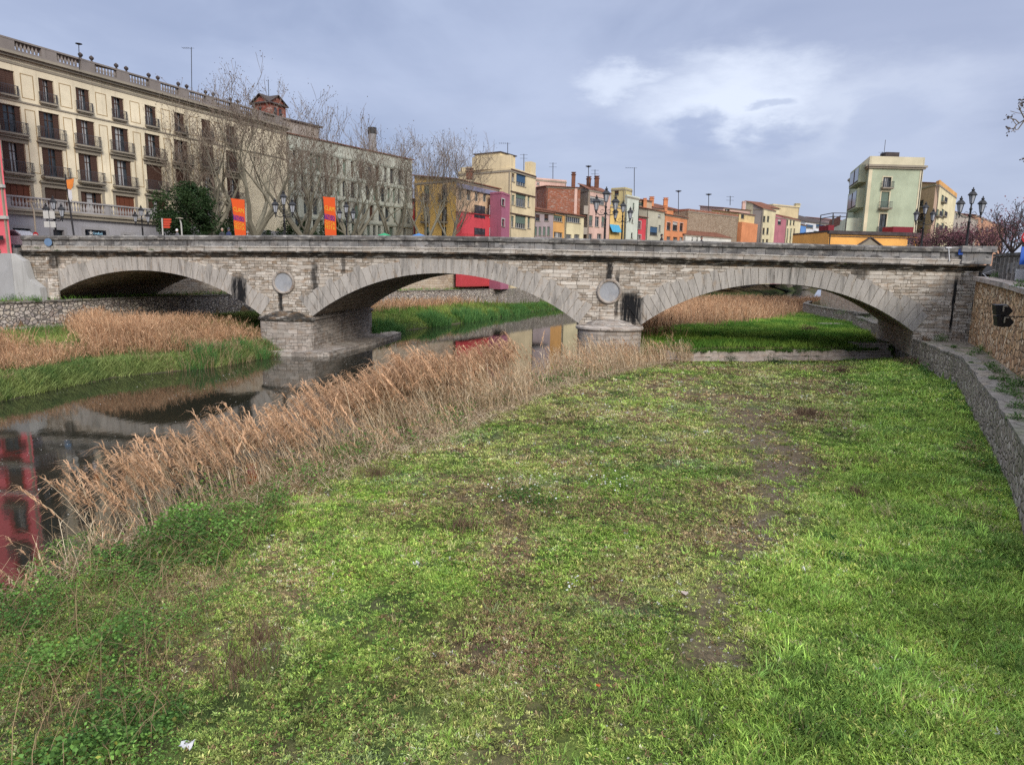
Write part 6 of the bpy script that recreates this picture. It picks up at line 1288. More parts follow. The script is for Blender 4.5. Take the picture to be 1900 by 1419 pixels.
# overhanging branch at the top right from a plane tree on the quay
t = wthing('plane_tree', 'bare plane tree outside the right edge whose twig hangs into view', 'tree', (25.5, 29.5, 6.95)); rnd = random.Random(5); q = MB(); q.tube([(25.5, 29.5, 6.7), (25.5, 29.5, 8.5), (25.4, 29.6, 10.5)], [.3, .24, .2], 9); q.build('trunk', barkp, t, True)
q = MB(); tips = []
for e in ((27.5, 30.5, 15.5), (26.2, 31.5, 16), (26.5, 28, 15), (25.9, 30.2, 16.5)): grow(q, Vector((25.4, 29.6, 10.5)), Vector(e)-Vector((25.4, 29.6, 10.5)), 3.2, .14, 3, rnd, tips, .2)
A = Vector((25.4, 29.6, 10.4)); c1 = at_y(1925, 245, 29.8); c2 = at_y(1902, 222, 29.8); q.tube([A, A.lerp(c1, .5)+Vector((0, 0, .4)), c1, c2], [.1, .07, .04, .03], 6)
tw = []
for (pts) in (((1902, 222), (1886, 232), (1874, 216)), ((1886, 232), (1880, 240), (1870, 238)), ((1902, 222), (1893, 205), (1897, 190)), ((1890, 228), (1884, 222), (1868, 218)), ((1893, 205), (1890, 196), (1898, 185)), ((1902, 222), (1889, 240), (1876, 244)), ((1925, 245), (1905, 290), (1896, 297))):
    P_ = [at_y(x, y, 29.8+rnd.uniform(-.3, .3)*k) for k, (x, y) in enumerate(pts)]; q.tube(P_, [.028, .02, .01], 5, 1); tw += [P_[-1], P_[-1], P_[-1].lerp(P_[-2], .3)]
q.build('crown', [barkp, twigm], t)
sel = np.array([tuple(p) for p in tw])[RNG.randint(0, len(tw), 70)]+RNG.randn(70, 3)*.07; vb = VB(); vb.leaves(sel, RNG.uniform(.06, .14, 70), lerp3((.06, .05, .045), (.16, .13, .12), RNG.rand(70)), .2, .9); o = vb.build('seed_balls', leafveg); o.parent = t; o.matrix_parent_inverse = Matrix.Translation(-t.location)

# ---------------------------------------------------------------- meadow grass
gm = vegmat('grass_blades', .3)
def spread(n, xr, yr, keep):
    x = RNG.uniform(*xr, n); y = RNG.uniform(*yr, n); k = keep(x, y) > RNG.rand(n); return x[k], y[k]
vb = VB()
def in_meadow(x, y): return (x > REED_IN(y)-.4)*(x < RW(y)-.05)*(np.abs(x) < .95*y+2)
def meadow(n, y0, y1, hgt, wid, k=1.0):
    x0, x1 = -.8*y1-1, RW(y1)+1
    x, y = spread(n, (max(x0, -10), x1), (y0, y1), lambda x, y: in_meadow(x, y)*(y < SILL(x)-.75)*(1-.86*soilmask(x, y)*(1-lushmask(x, y)))*(.45+.8*fbm(x*2.2, y*2.2, 3)))
    l = lushmask(x, y); tuft = sstep(fbm(x*1.7+3, y*1.7, 4), .5, .72)
    h = hgt*(.45+.5*RNG.rand(len(x))+.75*tuft+1.2*l*RNG.uniform(.4, 1.1, len(x))); z = height(x, y)-.01
    c = meadowcol(x, y)*RNG.uniform(.65, 1.4, len(x))[:, None]*np.where(RNG.rand(len(x)) < .12, 1.5, 1)[:, None]
    dry = RNG.rand(len(x)) < (.10+.25*sstep(y, 14, 30)*(1-l)); c[dry] = np.array((.27, .22, .12))*RNG.uniform(.6, 1.15, (dry.sum(), 1))
    a = RNG.rand(len(x))*2*PI; m = h*RNG.uniform(.3, 1.0, len(x)); vb.ribbons(np.c_[x, y, z], np.c_[np.cos(a)*m, np.sin(a)*m], h*1.25, wid*RNG.uniform(.6, 1.4, len(x))*(1+.6*l), c)
meadow(80000, 5.5, 11, .05, .009); meadow(80000, 11, 18, .055, .013); meadow(70000, 18, 28, .06, .02); meadow(60000, 28, 46.5, .065, .03)
def plants(n, y0, y1, L, W, k=9):
    x, y = spread(n, (max(-.8*y1-1, -10), RW(y1)+1), (y0, y1), lambda x, y: in_meadow(x, y)*(y < SILL(x)-.75)*(1-.9*soilmask(x, y)*(1-lushmask(x, y)))*(.2+1.0*sstep(fbm(x*2.4, y*2.4, 3), .32, .56)))
    l = lushmask(x, y); c = meadowcol(x+RNG.randn(len(x))*.35, y+RNG.randn(len(x))*.35)*np.exp(RNG.randn(len(x))*.48)[:, None]; hi = RNG.rand(len(x)) < .16; c[hi] = np.array((.28, .40, .10))*RNG.uniform(.7, 1.25, (hi.sum(), 1)); br_ = RNG.rand(len(x)) < .09*(1-l); c[br_] = np.array((.22, .15, .09))*RNG.uniform(.6, 1.3, (br_.sum(), 1))
    vb.rosettes(np.c_[x, y, height(x, y)], k, L*RNG.uniform(.55, 1.5, len(x))*(1+.7*l), W*RNG.uniform(.6, 1.4, len(x)), np.clip(c*np.array((1.28, 1.22, 1.12)), 0, .6))
plants(84000, 5.5, 11, .052, .015); plants(84000, 11, 18, .066, .02); plants(58000, 18, 28, .09, .03, 7); plants(44000, 28, 46.5, .12, .045, 6)
# dead stalks and matted straw in patches
x, y = spread(60000, (-9, 24), (5.5, 40), lambda x, y: in_meadow(x, y)*(y < SILL(x)-1)*sstep(fbm(x*.5+40, y*.5+9, 3), .54, .66)*(1-.8*lushmask(x, y)))
a = RNG.rand(len(x))*2*PI; L = RNG.uniform(.06, .28, len(x)); vb.ribbons(np.c_[x, y, height(x, y)+RNG.uniform(0, .06, len(x))], np.c_[np.cos(a), np.sin(a)]*L[:, None]*.85, L*RNG.uniform(.3, 1.0, len(x)), .006+y*.0006, lerp3((.12, .08, .05), (.36, .27, .17), RNG.rand(len(x))), .4, droop=RNG.uniform(0, .3, len(x)))
# taller tufts
x, y = spread(9000, (-8, 24), (5.5, 40), lambda x, y: in_meadow(x, y)*(y < SILL(x)-1)*(1-.7*soilmask(x, y))*(.15+.9*sstep(fbm(x*.55+8, y*.55, 2), .45, .62))*np.interp(y, [6, 14, 40], [1, .8, .35]))
for rep in range(16):
    r_ = RNG.randn(len(x), 2)*.05*(1+y[:, None]/40); xx, yy = x+r_[:, 0], y+r_[:, 1]; a = np.arctan2(r_[:, 1], r_[:, 0]); hh = RNG.uniform(.05, .15, len(x))*(1+.8*lushmask(x, y)); c = meadowcol(x+1.7, y)*RNG.uniform(.8, 1.6, len(x))[:, None]
    vb.ribbons(np.c_[xx, yy, height(xx, yy)], np.c_[np.cos(a), np.sin(a)]*hh[:, None]*RNG.uniform(.3, .9, (len(x), 1)), hh*1.2, .011+y*.0005, c, .1, droop=RNG.uniform(0, .25, len(x)))
# low broad leaves (clover, plantain)
x, y = spread(110000, (-8, 14), (5.5, 24), lambda x, y: in_meadow(x, y)*sstep(fbm(x*.9+31, y*.9, 2), .38, .62)*(1-.85*soilmask(x, y)))
c = lerp3((.08, .19, .03), (.2, .32, .06), RNG.rand(len(x))); z = height(x, y)+RNG.uniform(.005, .05, len(x)); vb.leaves(np.c_[x, y, z], RNG.uniform(.018, .045, len(x))*(1+y/40), c, .75, .75)
# the raised green island beyond the sill, the strip by the right wall
x, y = spread(260000, (7, 42), (43.2, 90), lambda x, y: (x > XR(y)+2.5)*(x < RW(y)-.1)*(x < .47*y+4)*(y > SILL(x)+.35)*sstep(y-58-1.15*(x-12.8)+9*(fbm(x*.25, y*.25, 1)-.5), 2, -2)*(.4+.6*fbm(x, y, 2)))
n2 = fbm(x*.5, y*.5, 5); c = lerp3((.10, .23, .035), (.26, .40, .07), sstep(n2, .4, .62))*RNG.uniform(.6, 1.35, len(x))[:, None]; h = RNG.uniform(.1, .28, len(x))*(.5+1.4*fbm(x*.8, y*.8, 4)); a = RNG.rand(len(x))*2*PI
vb.ribbons(np.c_[x, y, height(x, y)], np.c_[np.cos(a), np.sin(a)]*h[:, None]*.6, h*1.3, .03, c)
def LAWN(x, y): return sstep(-x/y+.05*(fbm(x*.4, y*.4, 2)-.5), .625, .685)*sstep(y+2*(fbm(x*.5, y*.5, 4)-.5), 34.5, 37)
# left bank: mown strip above, green fringe at the waterline, far bank
x, y = spread(170000, (-36, -8), (25, 78), lambda x, y: (x < XL(y)+.15)*(x > LW(y)+.7)*(x > -1.1*y-1)*np.where(y < 47, np.maximum(np.maximum(sstep(x-XL(y), -3.0, -1.4), .3*sstep(LW(y)+5.5-x, 0, 2)), LAWN(x, y)), .9)*(.3+.7*fbm(x*.9, y*.9, 2)))
c = lerp3((.10, .18, .04), (.24, .30, .08), sstep(fbm(x*.4, y*.4, 3), .35, .65))*RNG.uniform(.55, 1.35, len(x))[:, None]; h = RNG.uniform(.12, .42, len(x)); a = RNG.rand(len(x))*2*PI
vb.ribbons(np.c_[x, y, height(x, y)], np.c_[np.cos(a), np.sin(a)]*h[:, None]*.8, h*1.2, .03, c)
x, y = spread(90000, (-22, 12), (60, 118), lambda x, y: (x < XL(y)+.1)*(x > LW(y)+.6)*sstep(x-XL(y), -7, -4.5))
c = lerp3((.11, .20, .04), (.26, .34, .08), sstep(fbm(x*.3, y*.3, 3), .35, .65))*RNG.uniform(.55, 1.35, len(x))[:, None]; h = RNG.uniform(.15, .5, len(x)); a = RNG.rand(len(x))*2*PI
vb.ribbons(np.c_[x, y, height(x, y)], np.c_[np.cos(a), np.sin(a)]*h[:, None]*.6, h*1.2, .05, c)
y = RNG.uniform(25, 47, 60000); x = XL(y)+.1-RNG.rand(len(y))**1.2*2.5; k = (x > -1.1*y-1)&(RNG.rand(len(x)) < .35+.65*fbm(x*.9, y*.9, 2)); x, y = x[k], y[k]
c = lerp3((.09, .16, .045), (.24, .29, .10), sstep(fbm(x*.5, y*.5, 3), .35, .65))*np.exp(RNG.randn(len(x))*.3)[:, None]; h = RNG.uniform(.12, .4, len(x))*(.5+fbm(x*.7, y*.7, 5)); a = RNG.rand(len(x))*2*PI
vb.ribbons(np.c_[x, y, height(x, y)-.03], np.c_[np.cos(a), np.sin(a)]*h[:, None]*.8, h*1.2, .035, c)
# terrace on top of the left river wall
x, y = spread(30000, (-38, -6), (40, 93), lambda x, y: (x < LW(y)-.5)*(x > LW(y)-3.2)*(.5+.5*fbm(x, y, 1)))
c = lerp3((.09, .23, .03), (.15, .28, .05), RNG.rand(len(x))); h = RNG.uniform(.15, .5, len(x)); a = RNG.rand(len(x))*2*PI; vb.ribbons(np.c_[x, y, np.full(len(x), 3.38)], np.c_[np.cos(a), np.sin(a)]*h[:, None]*.5, h, .04, c)
o = vb.build('grass', gm); o['kind'] = 'stuff'; o['label'] = 'green and yellowing grass over the riverbed and banks'; o['category'] = 'grass'

# ---------------------------------------------------------------- dry reeds
rm = vegmat('dry_reed', .25, .75)
REED = np.array(((.45, .335, .205), (.62, .49, .325), (.26, .19, .12), (.70, .58, .41), (.48, .34, .205)))
REED_RUST = np.array(((.42, .25, .14), (.54, .34, .20), (.28, .165, .10), (.60, .42, .26), (.46, .26, .14)))
REED_TAN = REED
def reedcol(n): return REED[RNG.randint(0, 5, n)]*RNG.uniform(.7, 1.25, (n, 1))
vb = VB()
def reeds(x, y, h, wid, lean=(-.25, .0), plume=.3, leaf=3, wj=.27, psz=1.0):
    n = len(x); z = height(x, y)-.05; b = np.c_[x, y, z]; ln = (np.array(lean)[None]+RNG.randn(n, 2)*wj)*h[:, None]
    pt_ = (.62+.75*fbm(x*.7+2, y*.7, 6))[:, None]; h = h*(.68+.62*fbm(x*.9+7, y*.9, 3)); ln = ln*np.where(RNG.rand(n) < .12, 2.0, 1.0)[:, None]
    c = reedcol(n)*pt_; vb.ribbons(b, ln, h, wid, c, .5)
    for k in range(leaf):
        t = RNG.uniform(.15, .85, n); st = b.copy(); st[:, :2] += ln*(t**1.8)[:, None]; st[:, 2] += h*t*.93; L = h*RNG.uniform(.12, .28, n); a = RNG.rand(n)*2*PI
        vb.ribbons(st, np.c_[np.cos(a), np.sin(a)]*(L*.75)[:, None]+np.array(lean)[None]*L[:, None]*.5, L*.9, wid*1.5, reedcol(n)*1.05*pt_, .1, droop=RNG.uniform(.1, .7, n))
    pl_ = RNG.rand(n) < plume; m = pl_.sum()
    if m:
        L = np.linalg.norm(ln[pl_], axis=1); hp = h[pl_]; zt_ = hp*np.sqrt(np.maximum(1-np.minimum(L/hp*.75, .95)**2, .05)); tip = b[pl_]+np.c_[ln[pl_], zt_]; dirn = ln[pl_]/(np.linalg.norm(ln[pl_], axis=1)[:, None]+1e-6)
        pc = np.array((.49, .315, .19))*RNG.uniform(.75, 1.3, (m, 1))
        for k in range(34 if psz > 1.5 else 18):
            s = RNG.uniform(-.42, .06, m)*psz; st = tip.copy(); st[:, :2] += dirn*s[:, None]*.7; st[:, 2] += s*.75
            L2 = RNG.uniform(.07, .16, m)*psz; a = RNG.randn(m, 2)*.42+dirn*.95
            vb.ribbons(st, a*L2[:, None], L2*1.1, wid*1.7, pc*RNG.uniform(.75, 1.25, (m, 1)), .2, droop=RNG.uniform(.2, .9, m))
# near band along the water
def band_keep(x, y): return (x > XR(y)-.35)*(x < REED_IN(y)+.3*(fbm(x, y, 2)-.5)*4)
x, y = spread(21000, (-10, 12), (12.5, 24), lambda x, y: band_keep(x, y)*(.05+.95*sstep(fbm(x*.7, y*.7, 4), .40, .6))*np.interp(y, [12, 16, 19], [.35, .5, 1]))
side = (x-XR(y))/(REED_IN(y)-XR(y)); h = (1.9-.9*np.clip(side, 0, 1))*RNG.uniform(.5, 1.12, len(x))*np.interp(y, [12, 16, 22], [.75, 1.0, 1.15]); k = RNG.rand(len(x)) < (1-.55*np.clip(side, 0, 1))
reeds(x[k], y[k], h[k], .011, (-.3, -.02), .12, 2, .2, 1.3)
x, y = spread(33000, (-6, 13), (24, 44.2), lambda x, y: band_keep(x, y)*(.12+.9*sstep(fbm(x*.5, y*.5, 4), .38, .58)))
side = (x-XR(y))/(REED_IN(y)-XR(y)); h = np.interp(y, [24, 29, 33, 37, 41, 44], [2.1, 2.3, 2.0, 1.6, 1.75, 1.75])*(1-.4*np.clip(side, 0, 1)**2)*RNG.uniform(.5, 1.12, len(x))
reeds(x, y, h, .016, (-.2, -.02), .12, 2, .2)
# ragged stalks by the brambles, down to the near corner
x, y = spread(4500, (-10, -4), (8.2, 13.5), lambda x, y: (x > XR(y)-.3)*(x < XR(y)+1.5)*sstep(fbm(x*.8, y*.8, 1), .42, .6))
reeds(x, y, RNG.uniform(.4, 1.2, len(x)), .011, (-.2, 0), .12, 3, .45)
# stand of plumes at the waterside
yy = np.concatenate([RNG.uniform(13, 22, 210), RNG.uniform(22, 31, 520), RNG.uniform(13, 33, 160)]); xx = XR(yy)+RNG.uniform(-.3, 1.3, len(yy)); reeds(xx, yy, np.interp(yy, [13, 18, 24, 30], [1.9, 2.2, 2.5, 2.4])*RNG.uniform(.85, 1.1, len(yy)), .014, (-.33, .0), 1.0, 2, .16, 2.1)
for k_ in range(26):
    y_ = RNG.uniform(13, 36); x_ = float(XR(y_)+(REED_IN(y_)-XR(y_))*RNG.uniform(.3, .95)); n = 260; p_ = RNG.randn(n, 3)*.3; p_[:, 2] = np.abs(p_[:, 2])*1.1
    vb.leaves(np.array([[x_, y_, .45]])+p_, RNG.uniform(.04, .09, n)*(1+y_/50), lerp3((.04, .10, .03), (.16, .25, .06), RNG.rand(n)), .35, .6)
# fallen litter at the meadow edge
yy = RNG.uniform(12, 40, 9000); xx = REED_IN(yy)+RNG.uniform(-1.6, .55, len(yy)); n = len(yy); a = RNG.rand(n)*2*PI; L = RNG.uniform(.2, .8, n)
vb.ribbons(np.c_[xx, yy, height(xx, yy)+RNG.uniform(.02, .3, n)], np.c_[np.cos(a), np.sin(a)]*L[:, None]*.95, L*.5, .012, reedcol(n)*.95, .5, droop=.3)
o = vb.build('dry_reeds', rm); o['kind'] = 'stuff'; o['label'] = 'tan dry reeds with feathery plumes along the near waterside'; o['category'] = 'reeds'
REED = REED_RUST; vb = VB()
x, y = spread(62000, (-35, -14), (27, 47.5), lambda x, y: (x > LW(y)+2.4)*(x < XL(y)-1.2)*(x > -1.1*y-1)*sstep(x-XL(y)+2*(fbm(x*.4, y*.4, 6)-.5), -1.0, -2.2)*(1-.6*sstep(LW(y)+3.5-x, 0, 2)*sstep(y, 42, 38))*(1-LAWN(x, y))*(.25+.85*sstep(fbm(x*.45, y*.45, 4), .34, .54)))
reeds(x, y, RNG.uniform(.5, 1.3, len(x))*np.interp(y, [27, 34, 40, 46], [.8, .95, 1.25, 1.2])*(.65+.6*fbm(x*.6, y*.6, 1)), .02, (-.1, 0), .05, 2, .28)
o = vb.build('dry_reeds', rm); o['kind'] = 'stuff'; o['label'] = 'rust brown dry reeds on the left bank below the rubble wall'; o['category'] = 'reeds'
vb = VB()
x, y = spread(70000, (8, 60), (48, 130), lambda x, y: (x > XR(y)+.6)*(x < RW(y)-.3)*np.maximum(sstep(y-58-1.15*(x-12.8)+9*(fbm(x*.25, y*.25, 1)-.5), -3, 3), .9*sstep(XR(y)+9-x, 0, 3)*(y > 50))*(.35+.65*sstep(fbm(x*.25, y*.25, 4), .3, .55)))
reeds(x, y, RNG.uniform(.7, 1.7, len(x)), .04, (-.05, 0), .04, 1, .25)
x, y = spread(34000, (-22, 12), (58, 118), lambda x, y: (x > LW(y)+.8)*sstep(x-XL(y), -4.2, -5.5)); reeds(x, y, RNG.uniform(.6, 1.4, len(x)), .045, (0, 0), .04, 1, .25)
o = vb.build('dry_reeds', rm); o['kind'] = 'stuff'; o['label'] = 'rusty reed beds beyond the arches on both sides of the river'; o['category'] = 'reeds'

# ---------------------------------------------------------------- green waterside plants, brambles, weeds
vb = VB()
def blades(cx, cy, r, n, h, cols=((.045, .13, .04), (.13, .26, .07)), wid=.04, z=None):
    a = RNG.rand(n)*2*PI; q_ = np.sqrt(RNG.rand(n))*r; x, y = cx+np.cos(a)*q_, cy+np.sin(a)*q_; zz = height(x, y) if z is None else np.full(n, z); hh = h*RNG.uniform(.5, 1.1, n); b = RNG.rand(n)*2*PI
    vb.ribbons(np.c_[x, y, zz], (np.c_[np.cos(b), np.sin(b)]*.35+np.c_[np.cos(a), np.sin(a)]*.25)*hh[:, None], hh, wid, lerp3(cols[0], cols[1], RNG.rand(n)), .1, droop=RNG.uniform(0, .3, n))
for px, py in ((735, 612), (748, 610), (722, 616), (805, 598), (822, 596), (885, 588), (905, 586), (930, 583), (865, 590), (950, 580), (975, 577)):
    p = at_z(px, py+6, .1); blades(p.x-.4, p.y, 1.3, 500, 1.25, wid=.05)
for px, py, h in ((350, 680, 1.1), (375, 675, 1.2), (395, 668, 1.2), (330, 672, 1.0), (420, 668, .9), (440, 660, .9), (480, 660, 1.0), (500, 655, .9), (365, 655, 1.0), (310, 665, .8), (410, 650, .9), (290, 700, .6), (230, 710, .5), (150, 720, .5), (80, 735, .5)):
    p = at_z(px, py, .25); blades(p.x, p.y+.5, RNG.uniform(.5, .9), 170, h*RNG.uniform(.6, 1.15), wid=.03); blades(p.x+.2, p.y+.9, 1.1, 70, h*1.1, ((.3, .2, .12), (.42, .31, .19)), .025)
for i in range(14): yy_ = RNG.uniform(62, 112); blades(float(XL(yy_))-.5, yy_, 1.1, 120, .8, wid=.06)
yy = RNG.uniform(26, 46, 90); 
for y_ in yy: blades(float(XL(y_))-RNG.uniform(.1, 3.2), y_, .5, 60, RNG.uniform(.3, .8), ((.06, .12, .04), (.2, .27, .08)) if RNG.rand() < .65 else ((.3, .2, .12), (.45, .33, .2)), .03)
o = vb.build('green_sedge', gm); o['kind'] = 'stuff'; o['label'] = 'bright green sedge clumps at the water edges'; o['category'] = 'plants'
# bramble and nettle cover, bottom left
vb = VB()
def bedge(y): return np.interp(y, [5, 6.5, 9, 12, 15.5, 18, 22], [-3.6, -3.9, -4.5, -4.9, -5.2, -4.6, -2.6])
x, y = spread(240000, (-13, -2), (5.5, 21), lambda x, y: (x < bedge(y)+2.2*(fbm(x*.8, y*.8, 2)-.5))*(x > XR(y)-.2)*(x > -.83*y-1)*sstep(fbm(x*.9, y*.9, 5), .25, .5)*np.interp(y, [5, 14, 18, 21], [1, 1, .5, .2]))
mound = fbm(x*.8, y*.8, 3); hh = height(x, y)+(.12+.75*sstep(mound, .35, .7)*np.interp(y, [6, 10, 14, 20], [.55, 1.0, 1.1, .5]))*RNG.rand(len(x))**.5
c = lerp3((.04, .095, .025), (.16, .29, .06), np.clip(sstep(fbm(x*1.5, y*1.5, 1), .3, .7)*.6+RNG.rand(len(x))*.4, 0, 1)); c[RNG.rand(len(x)) < .03] = (.2, .2, .04)
vb.leaves(np.c_[x, y, hh], RNG.uniform(.02, .07, len(x))*(.55+.75*sstep(fbm(x*.7+13, y*.7, 2), .35, .65)), np.clip(c*np.exp(RNG.randn(len(x))*.35)[:, None], 0, .6), .45, .7)
n = 2200; y = RNG.uniform(6, 20, n); x = bedge(y)-RNG.rand(n)*4; k = (x > XR(y)-.2); x, y = x[k], y[k]; n = len(x); a = RNG.rand(n)*2*PI; L = RNG.uniform(.4, 1.3, n)
vb.ribbons(np.c_[x, y, height(x, y)], np.c_[np.cos(a), np.sin(a)]*L[:, None]*.75, L, .009, lerp3((.12, .075, .045), (.33, .24, .13), RNG.rand(n)), .6, droop=RNG.uniform(0, .5, n))
o = vb.build('bramble_cover', leafveg); o['kind'] = 'stuff'; o['label'] = 'dark leafy brambles and nettles covering the lower left bank'; o['category'] = 'ground cover'
# weeds rooted on walls, terrace, sill, bridge joints, dock plants in the meadow, dead twiggy patches
vb = VB()
def bush(c, r, n, cols=((.035, .09, .025), (.12, .22, .05)), h=1.0, size=.06):
    p = RNG.randn(n, 3); p /= np.linalg.norm(p, axis=1)[:, None]; p *= (RNG.rand(n)**.5*r)[:, None]; p[:, 2] = np.abs(p[:, 2])*h; vb.leaves(np.array(c)[None]+p, RNG.uniform(.6, 1.4, n)*size, lerp3(cols[0], cols[1], RNG.rand(n)), .3, .55)
for px, py, z, r, n in ((1735, 628, 2.25, .55, 500), (1760, 625, 2.25, .7, 700), (1720, 622, 2.25, .45, 350), (1775, 630, 2.25, .4, 300), (1835, 650, 2.25, .5, 500), (1846, 660, 2.25, .35, 250), (1800, 660, 2.25, .25, 160), (1822, 690, 2.25, .2, 130), (1862, 705, 2.25, .25, 200), (1893, 690, 2.25, .3, 250), (1855, 728, 2.25, .22, 160), (1893, 760, 2.25, .4, 400), (1885, 780, 2.25, .25, 200), (1745, 632, 2.25, .5, 500), (1815, 655, 2.25, .45, 400), (1770, 645, 2.25, .2, 160), (1838, 682, 2.25, .3, 260), (1850, 690, 2.25, .35, 300), (1868, 720, 2.25, .35, 320), (1880, 735, 2.25, .3, 260), (1890, 715, 2.25, .4, 400), (1842, 705, 2.25, .2, 150), (1710, 620, 2.25, .35, 300), (1690, 615, 2.25, .4, 300), (1802, 676, 2.25, .16, 120),
                        (1560, 583, 2.5, .6, 200), (1530, 567, 2.5, .8, 200), (1600, 596, 2.4, .6, 260), (1640, 602, 2.4, .5, 200), (1620, 592, 2.4, .8, 260)):
    p = at_z(px, py, z); bush((p.x, p.y, z), r, n)
for px, py, r, n in ((1355, 662, .5, 450), (1345, 655, .4, 250), (1430, 665, .6, 600), (1445, 668, .5, 350), (1490, 655, .3, 200), (1560, 650, .6, 300), (1520, 650, .8, 400)): p = at_z(px, py, .8); bush((p.x, p.y-.2, .55), r, n, ((.015, .04, .018), (.05, .09, .03)))
for px, py, r in ((20, 556, .5), (45, 556, .6), (62, 557, .4), (80, 556, .4), (100, 556, .3), (70, 560, .3), (200, 590, .35), (175, 595, .35), (230, 588, .3)): p = at_z(px, py, 3.4 if py < 570 else 1.8); bush((p.x, p.y, p.z), r, 260, ((.03, .08, .015), (.08, .16, .03)))
for u, dz, r in ((-34.8, -.95, .28), (-27.6, -1.05, .3), (-25.9, -1.05, .2), (-19.2, -.95, .16), (-33.2, -1.1, .2), (-16.8, -1.1, .12), (21, -1.2, .14)): p = bw(u, -.3, ztop(u)+dz); bush(tuple(p), r, 90, ((.03, .06, .015), (.09, .13, .03)), .6, .05)
p = at_y(1848, 514, 38); bush(tuple(p), .35, 220); p = at_y(1893, 532, 26.5); bush(tuple(p), .35, 250)
for px, py, r, n in ((1185, 870, .35, 300), (955, 925, .5, 450), (1010, 940, .55, 450), (985, 915, .4, 300), (1125, 935, .3, 250), (1535, 1000, .3, 260), (1560, 1040, .4, 260), (1720, 705, .7, 700), (1770, 730, .6, 500), (1690, 720, .5, 300), (1760, 765, .4, 260), (860, 985, .3, 120), (1600, 690, .5, 300), (1575, 670, .6, 300), (1200, 700, .5, 350), (1870, 1050, .4, 300), (1815, 1000, .5, 400)):
    p = at_z(px, py, .62); bush((p.x, p.y, .6), r, n, ((.025, .075, .018), (.075, .15, .03)), .55)
for px, py, r, n in ((858, 982, .45, 260), (1590, 920, .4, 200), (1690, 680, .9, 700), (1720, 668, .7, 500), (450, 1250, .5, 200), (700, 880, .6, 250), (480, 1190, .5, 200), (1560, 690, .5, 200), (1500, 770, .6, 200), (1620, 860, .5, 160), (1330, 610, .7, 350), (1280, 590, .7, 200), (1500, 625, .8, 500), (1495, 618, .6, 300)):
    p = at_z(px, py, .65); n_ = n; a = RNG.rand(n_)*2*PI; q_ = RNG.rand(n_)*r; L = RNG.uniform(.15, .5, n_)*min(1, r*1.4); x, y = p.x+np.cos(a)*q_, p.y+np.sin(a)*q_; b = RNG.rand(n_)*2*PI
    vb.ribbons(np.c_[x, y, height(x, y)], np.c_[np.cos(b), np.sin(b)]*L[:, None]*.5, L, .012 if p.y < 25 else .03, lerp3((.09, .06, .045), (.22, .15, .09), RNG.rand(n_)), .4)
for k_ in range(70):
    y_ = RNG.uniform(14, 42); x_ = float(RW(y_))-RNG.uniform(.1, .9); r_ = RNG.uniform(.2, .5); bush((x_, y_, .62), r_, int(500*r_), ((.035, .095, .025), (.13, .26, .055)) if RNG.rand() < .75 else ((.14, .10, .05), (.34, .26, .14)), RNG.uniform(.7, 1.6), .05+y_*.0009)
for k_ in range(46):
    x_ = RNG.uniform(11, 26.5); bush((x_, float(SILL(x_))+RNG.uniform(-.12, .35), RNG.choice((.95, 1.0, .4))), RNG.uniform(.15, .4), 110, ((.03, .08, .02), (.12, .22, .05)), .8, .09)
n = 9000; x = RNG.uniform(10.5, 27, n); y = SILL(x)+RNG.uniform(-.02, .5, n); k = RNG.rand(n) < sstep(fbm(x*.8, y*0, 2), .35, .6); x, y = x[k], y[k]; n = len(x); L = RNG.uniform(.12, .35, n)
vb.ribbons(np.c_[x, y, np.full(n, 1.0)], np.c_[RNG.randn(n)*.08, -L*RNG.uniform(.3, 1.1, n)], L, .035, lerp3((.06, .15, .03), (.2, .32, .06), RNG.rand(n)), .1, droop=RNG.uniform(.2, 1.0, n))
# long pale dry straws by the right wall
for px, py in ((1800, 960), (1830, 970), (1760, 955), (1850, 1000), (1385, 1175), (1640, 960)):
    p = at_z(px, py, .65); n_ = 40; b = RNG.rand(n_)*2*PI; L = RNG.uniform(.3, .8, n_)*(1 if px > 1500 else .35); vb.ribbons(np.c_[p.x+RNG.randn(n_)*.12, p.y+RNG.randn(n_)*.12, np.full(n_, .62)], np.c_[np.cos(b), np.sin(b)]*L[:, None]*.6, L, .011, lerp3((.3, .26, .13), (.45, .4, .22), RNG.rand(n_)), .3, droop=RNG.uniform(0, .5, n_))
# daisies and yellow dots
def dots(px, py, n, r, col, s):
    p = at_z(px, py, .62); a = RNG.rand(n)*2*PI; q_ = np.sqrt(RNG.rand(n))*r; x, y = p.x+np.cos(a)*q_, p.y+np.sin(a)*q_; vb.leaves(np.c_[x, y, height(x, y)+RNG.uniform(.06, .3, n)], s*RNG.uniform(.8, 1.3, n), np.tile(np.array(col), (n, 1)), .85, .9)
dots(1130, 905, 45, .7, (.75, .75, .72), .045); dots(980, 925, 45, 1.1, (.7, .7, .68), .04); dots(1000, 905, 20, .6, (.7, .7, .68), .04); dots(1066, 1100, 10, .14, (.75, .75, .72), .045); dots(1200, 702, 16, .6, (.6, .5, .03), .05); dots(1250, 930, 40, 4, (.6, .6, .58), .02)
o = vb.build('weeds', leafveg); o['kind'] = 'stuff'; o['label'] = 'scattered weeds on the walls, terrace, sill and meadow'; o['category'] = 'weeds'
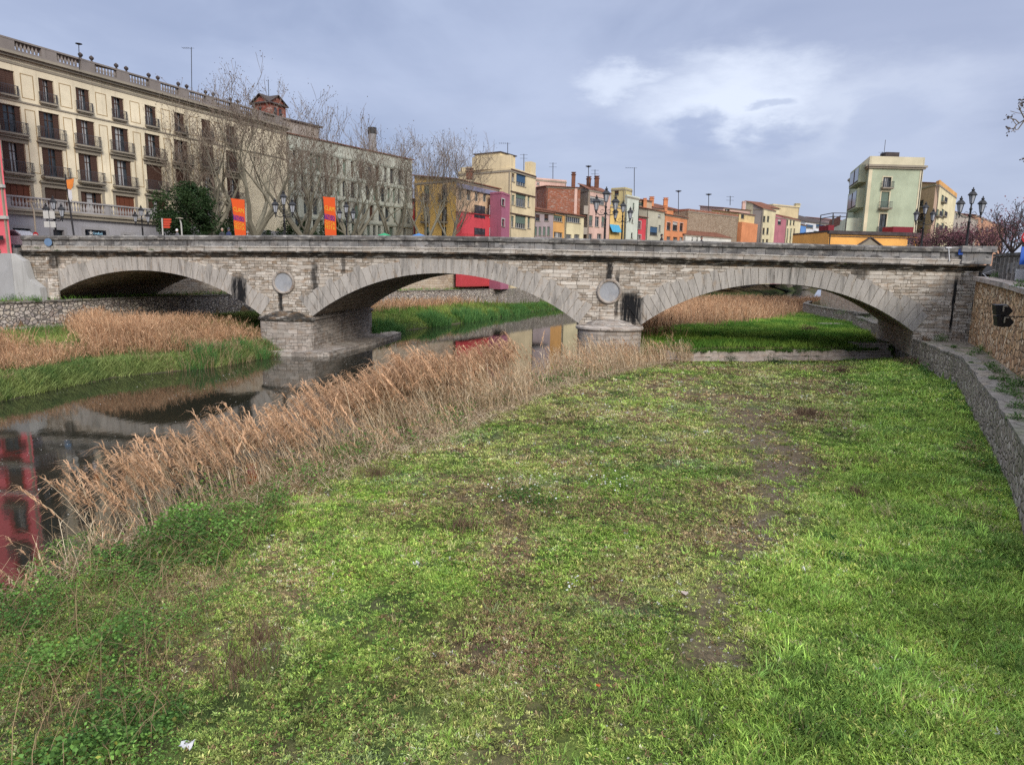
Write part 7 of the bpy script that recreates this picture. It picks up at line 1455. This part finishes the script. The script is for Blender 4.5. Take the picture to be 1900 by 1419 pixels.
# pale stones and flecks on the bare track, foam flecks on the water
vb = VB(); n = 2200; y = RNG.uniform(6, 24, n); x = PATHX(y)+RNG.randn(n)*.7; vb.leaves(np.c_[x, y, height(x, y)+.012], RNG.uniform(.012, .05, n), lerp3((.22, .2, .17), (.55, .52, .48), RNG.rand(n)), .9, .8)
n = 500; y = RNG.uniform(6, 30, n); x = RNG.uniform(-2, 8, n); vb.leaves(np.c_[x, y, height(x, y)+.02], RNG.uniform(.012, .04, n), lerp3((.2, .17, .13), (.5, .47, .42), RNG.rand(n)), .9, .8)
o = vb.build('pebbles', leafveg); o['kind'] = 'stuff'; o['label'] = 'pale pebbles scattered on the bare earth track'; o['category'] = 'pebbles'
vb = VB(); x, y = spread(9000, (-24, 2), (12, 46), lambda x, y: (x > XL(y)+.6)*(x < XR(y)-.2)*sstep(fbm(x*1.4+y*.2, y*.35, 3), .5, .66)); vb.leaves(np.c_[x, y, np.full(len(x), .012)], RNG.uniform(.015, .055, len(x)), lerp3((.25, .23, .19), (.7, .68, .64), RNG.rand(len(x))), 1.0, .7)
o = vb.build('floating_flecks', leafveg); o['kind'] = 'stuff'; o['label'] = 'pale flecks of foam and leaves floating on the dark water'; o['category'] = 'flecks'
# litter
def crumple(name, label, px, py, s, mat, z=.66):
    p = at_z(px, py, z); q = MB(); rnd = random.Random(px); vs = []; 
    for j in range(4):
        for i in range(5): vs.append((p.x+(i-2)*s*.25+rnd.uniform(-.1, .1)*s, p.y+(j-1.5)*s*.3+rnd.uniform(-.1, .1)*s, z+rnd.uniform(0, .35)*s))
    q.add(vs, [(j*5+i, j*5+i+1, (j+1)*5+i+1, (j+1)*5+i) for j in range(3) for i in range(4)]); q.add([(x, y, z_-.012) for x, y, z_ in vs], [(j*5+i, (j+1)*5+i, (j+1)*5+i+1, j*5+i+1) for j in range(3) for i in range(4)]); tag(q.build(name, mat), label, 'litter')
crumple('paper_scrap', 'crumpled white paper scrap lying in the grass at bottom left', 347, 1383, .13, whm, .72); crumple('orange_wrapper', 'tiny orange wrapper lying on the bare earth', 1109, 1271, .07, plain('wrapper_orange', S(225, 110, 60, .6), .6)); crumple('paper_scrap', 'small white scrap on the bare track near the straw tuft', 1424, 1146, .09, whm); crumple('grey_stone', 'flat grey stone on the bare track', 1271, 1101, .12, conc)
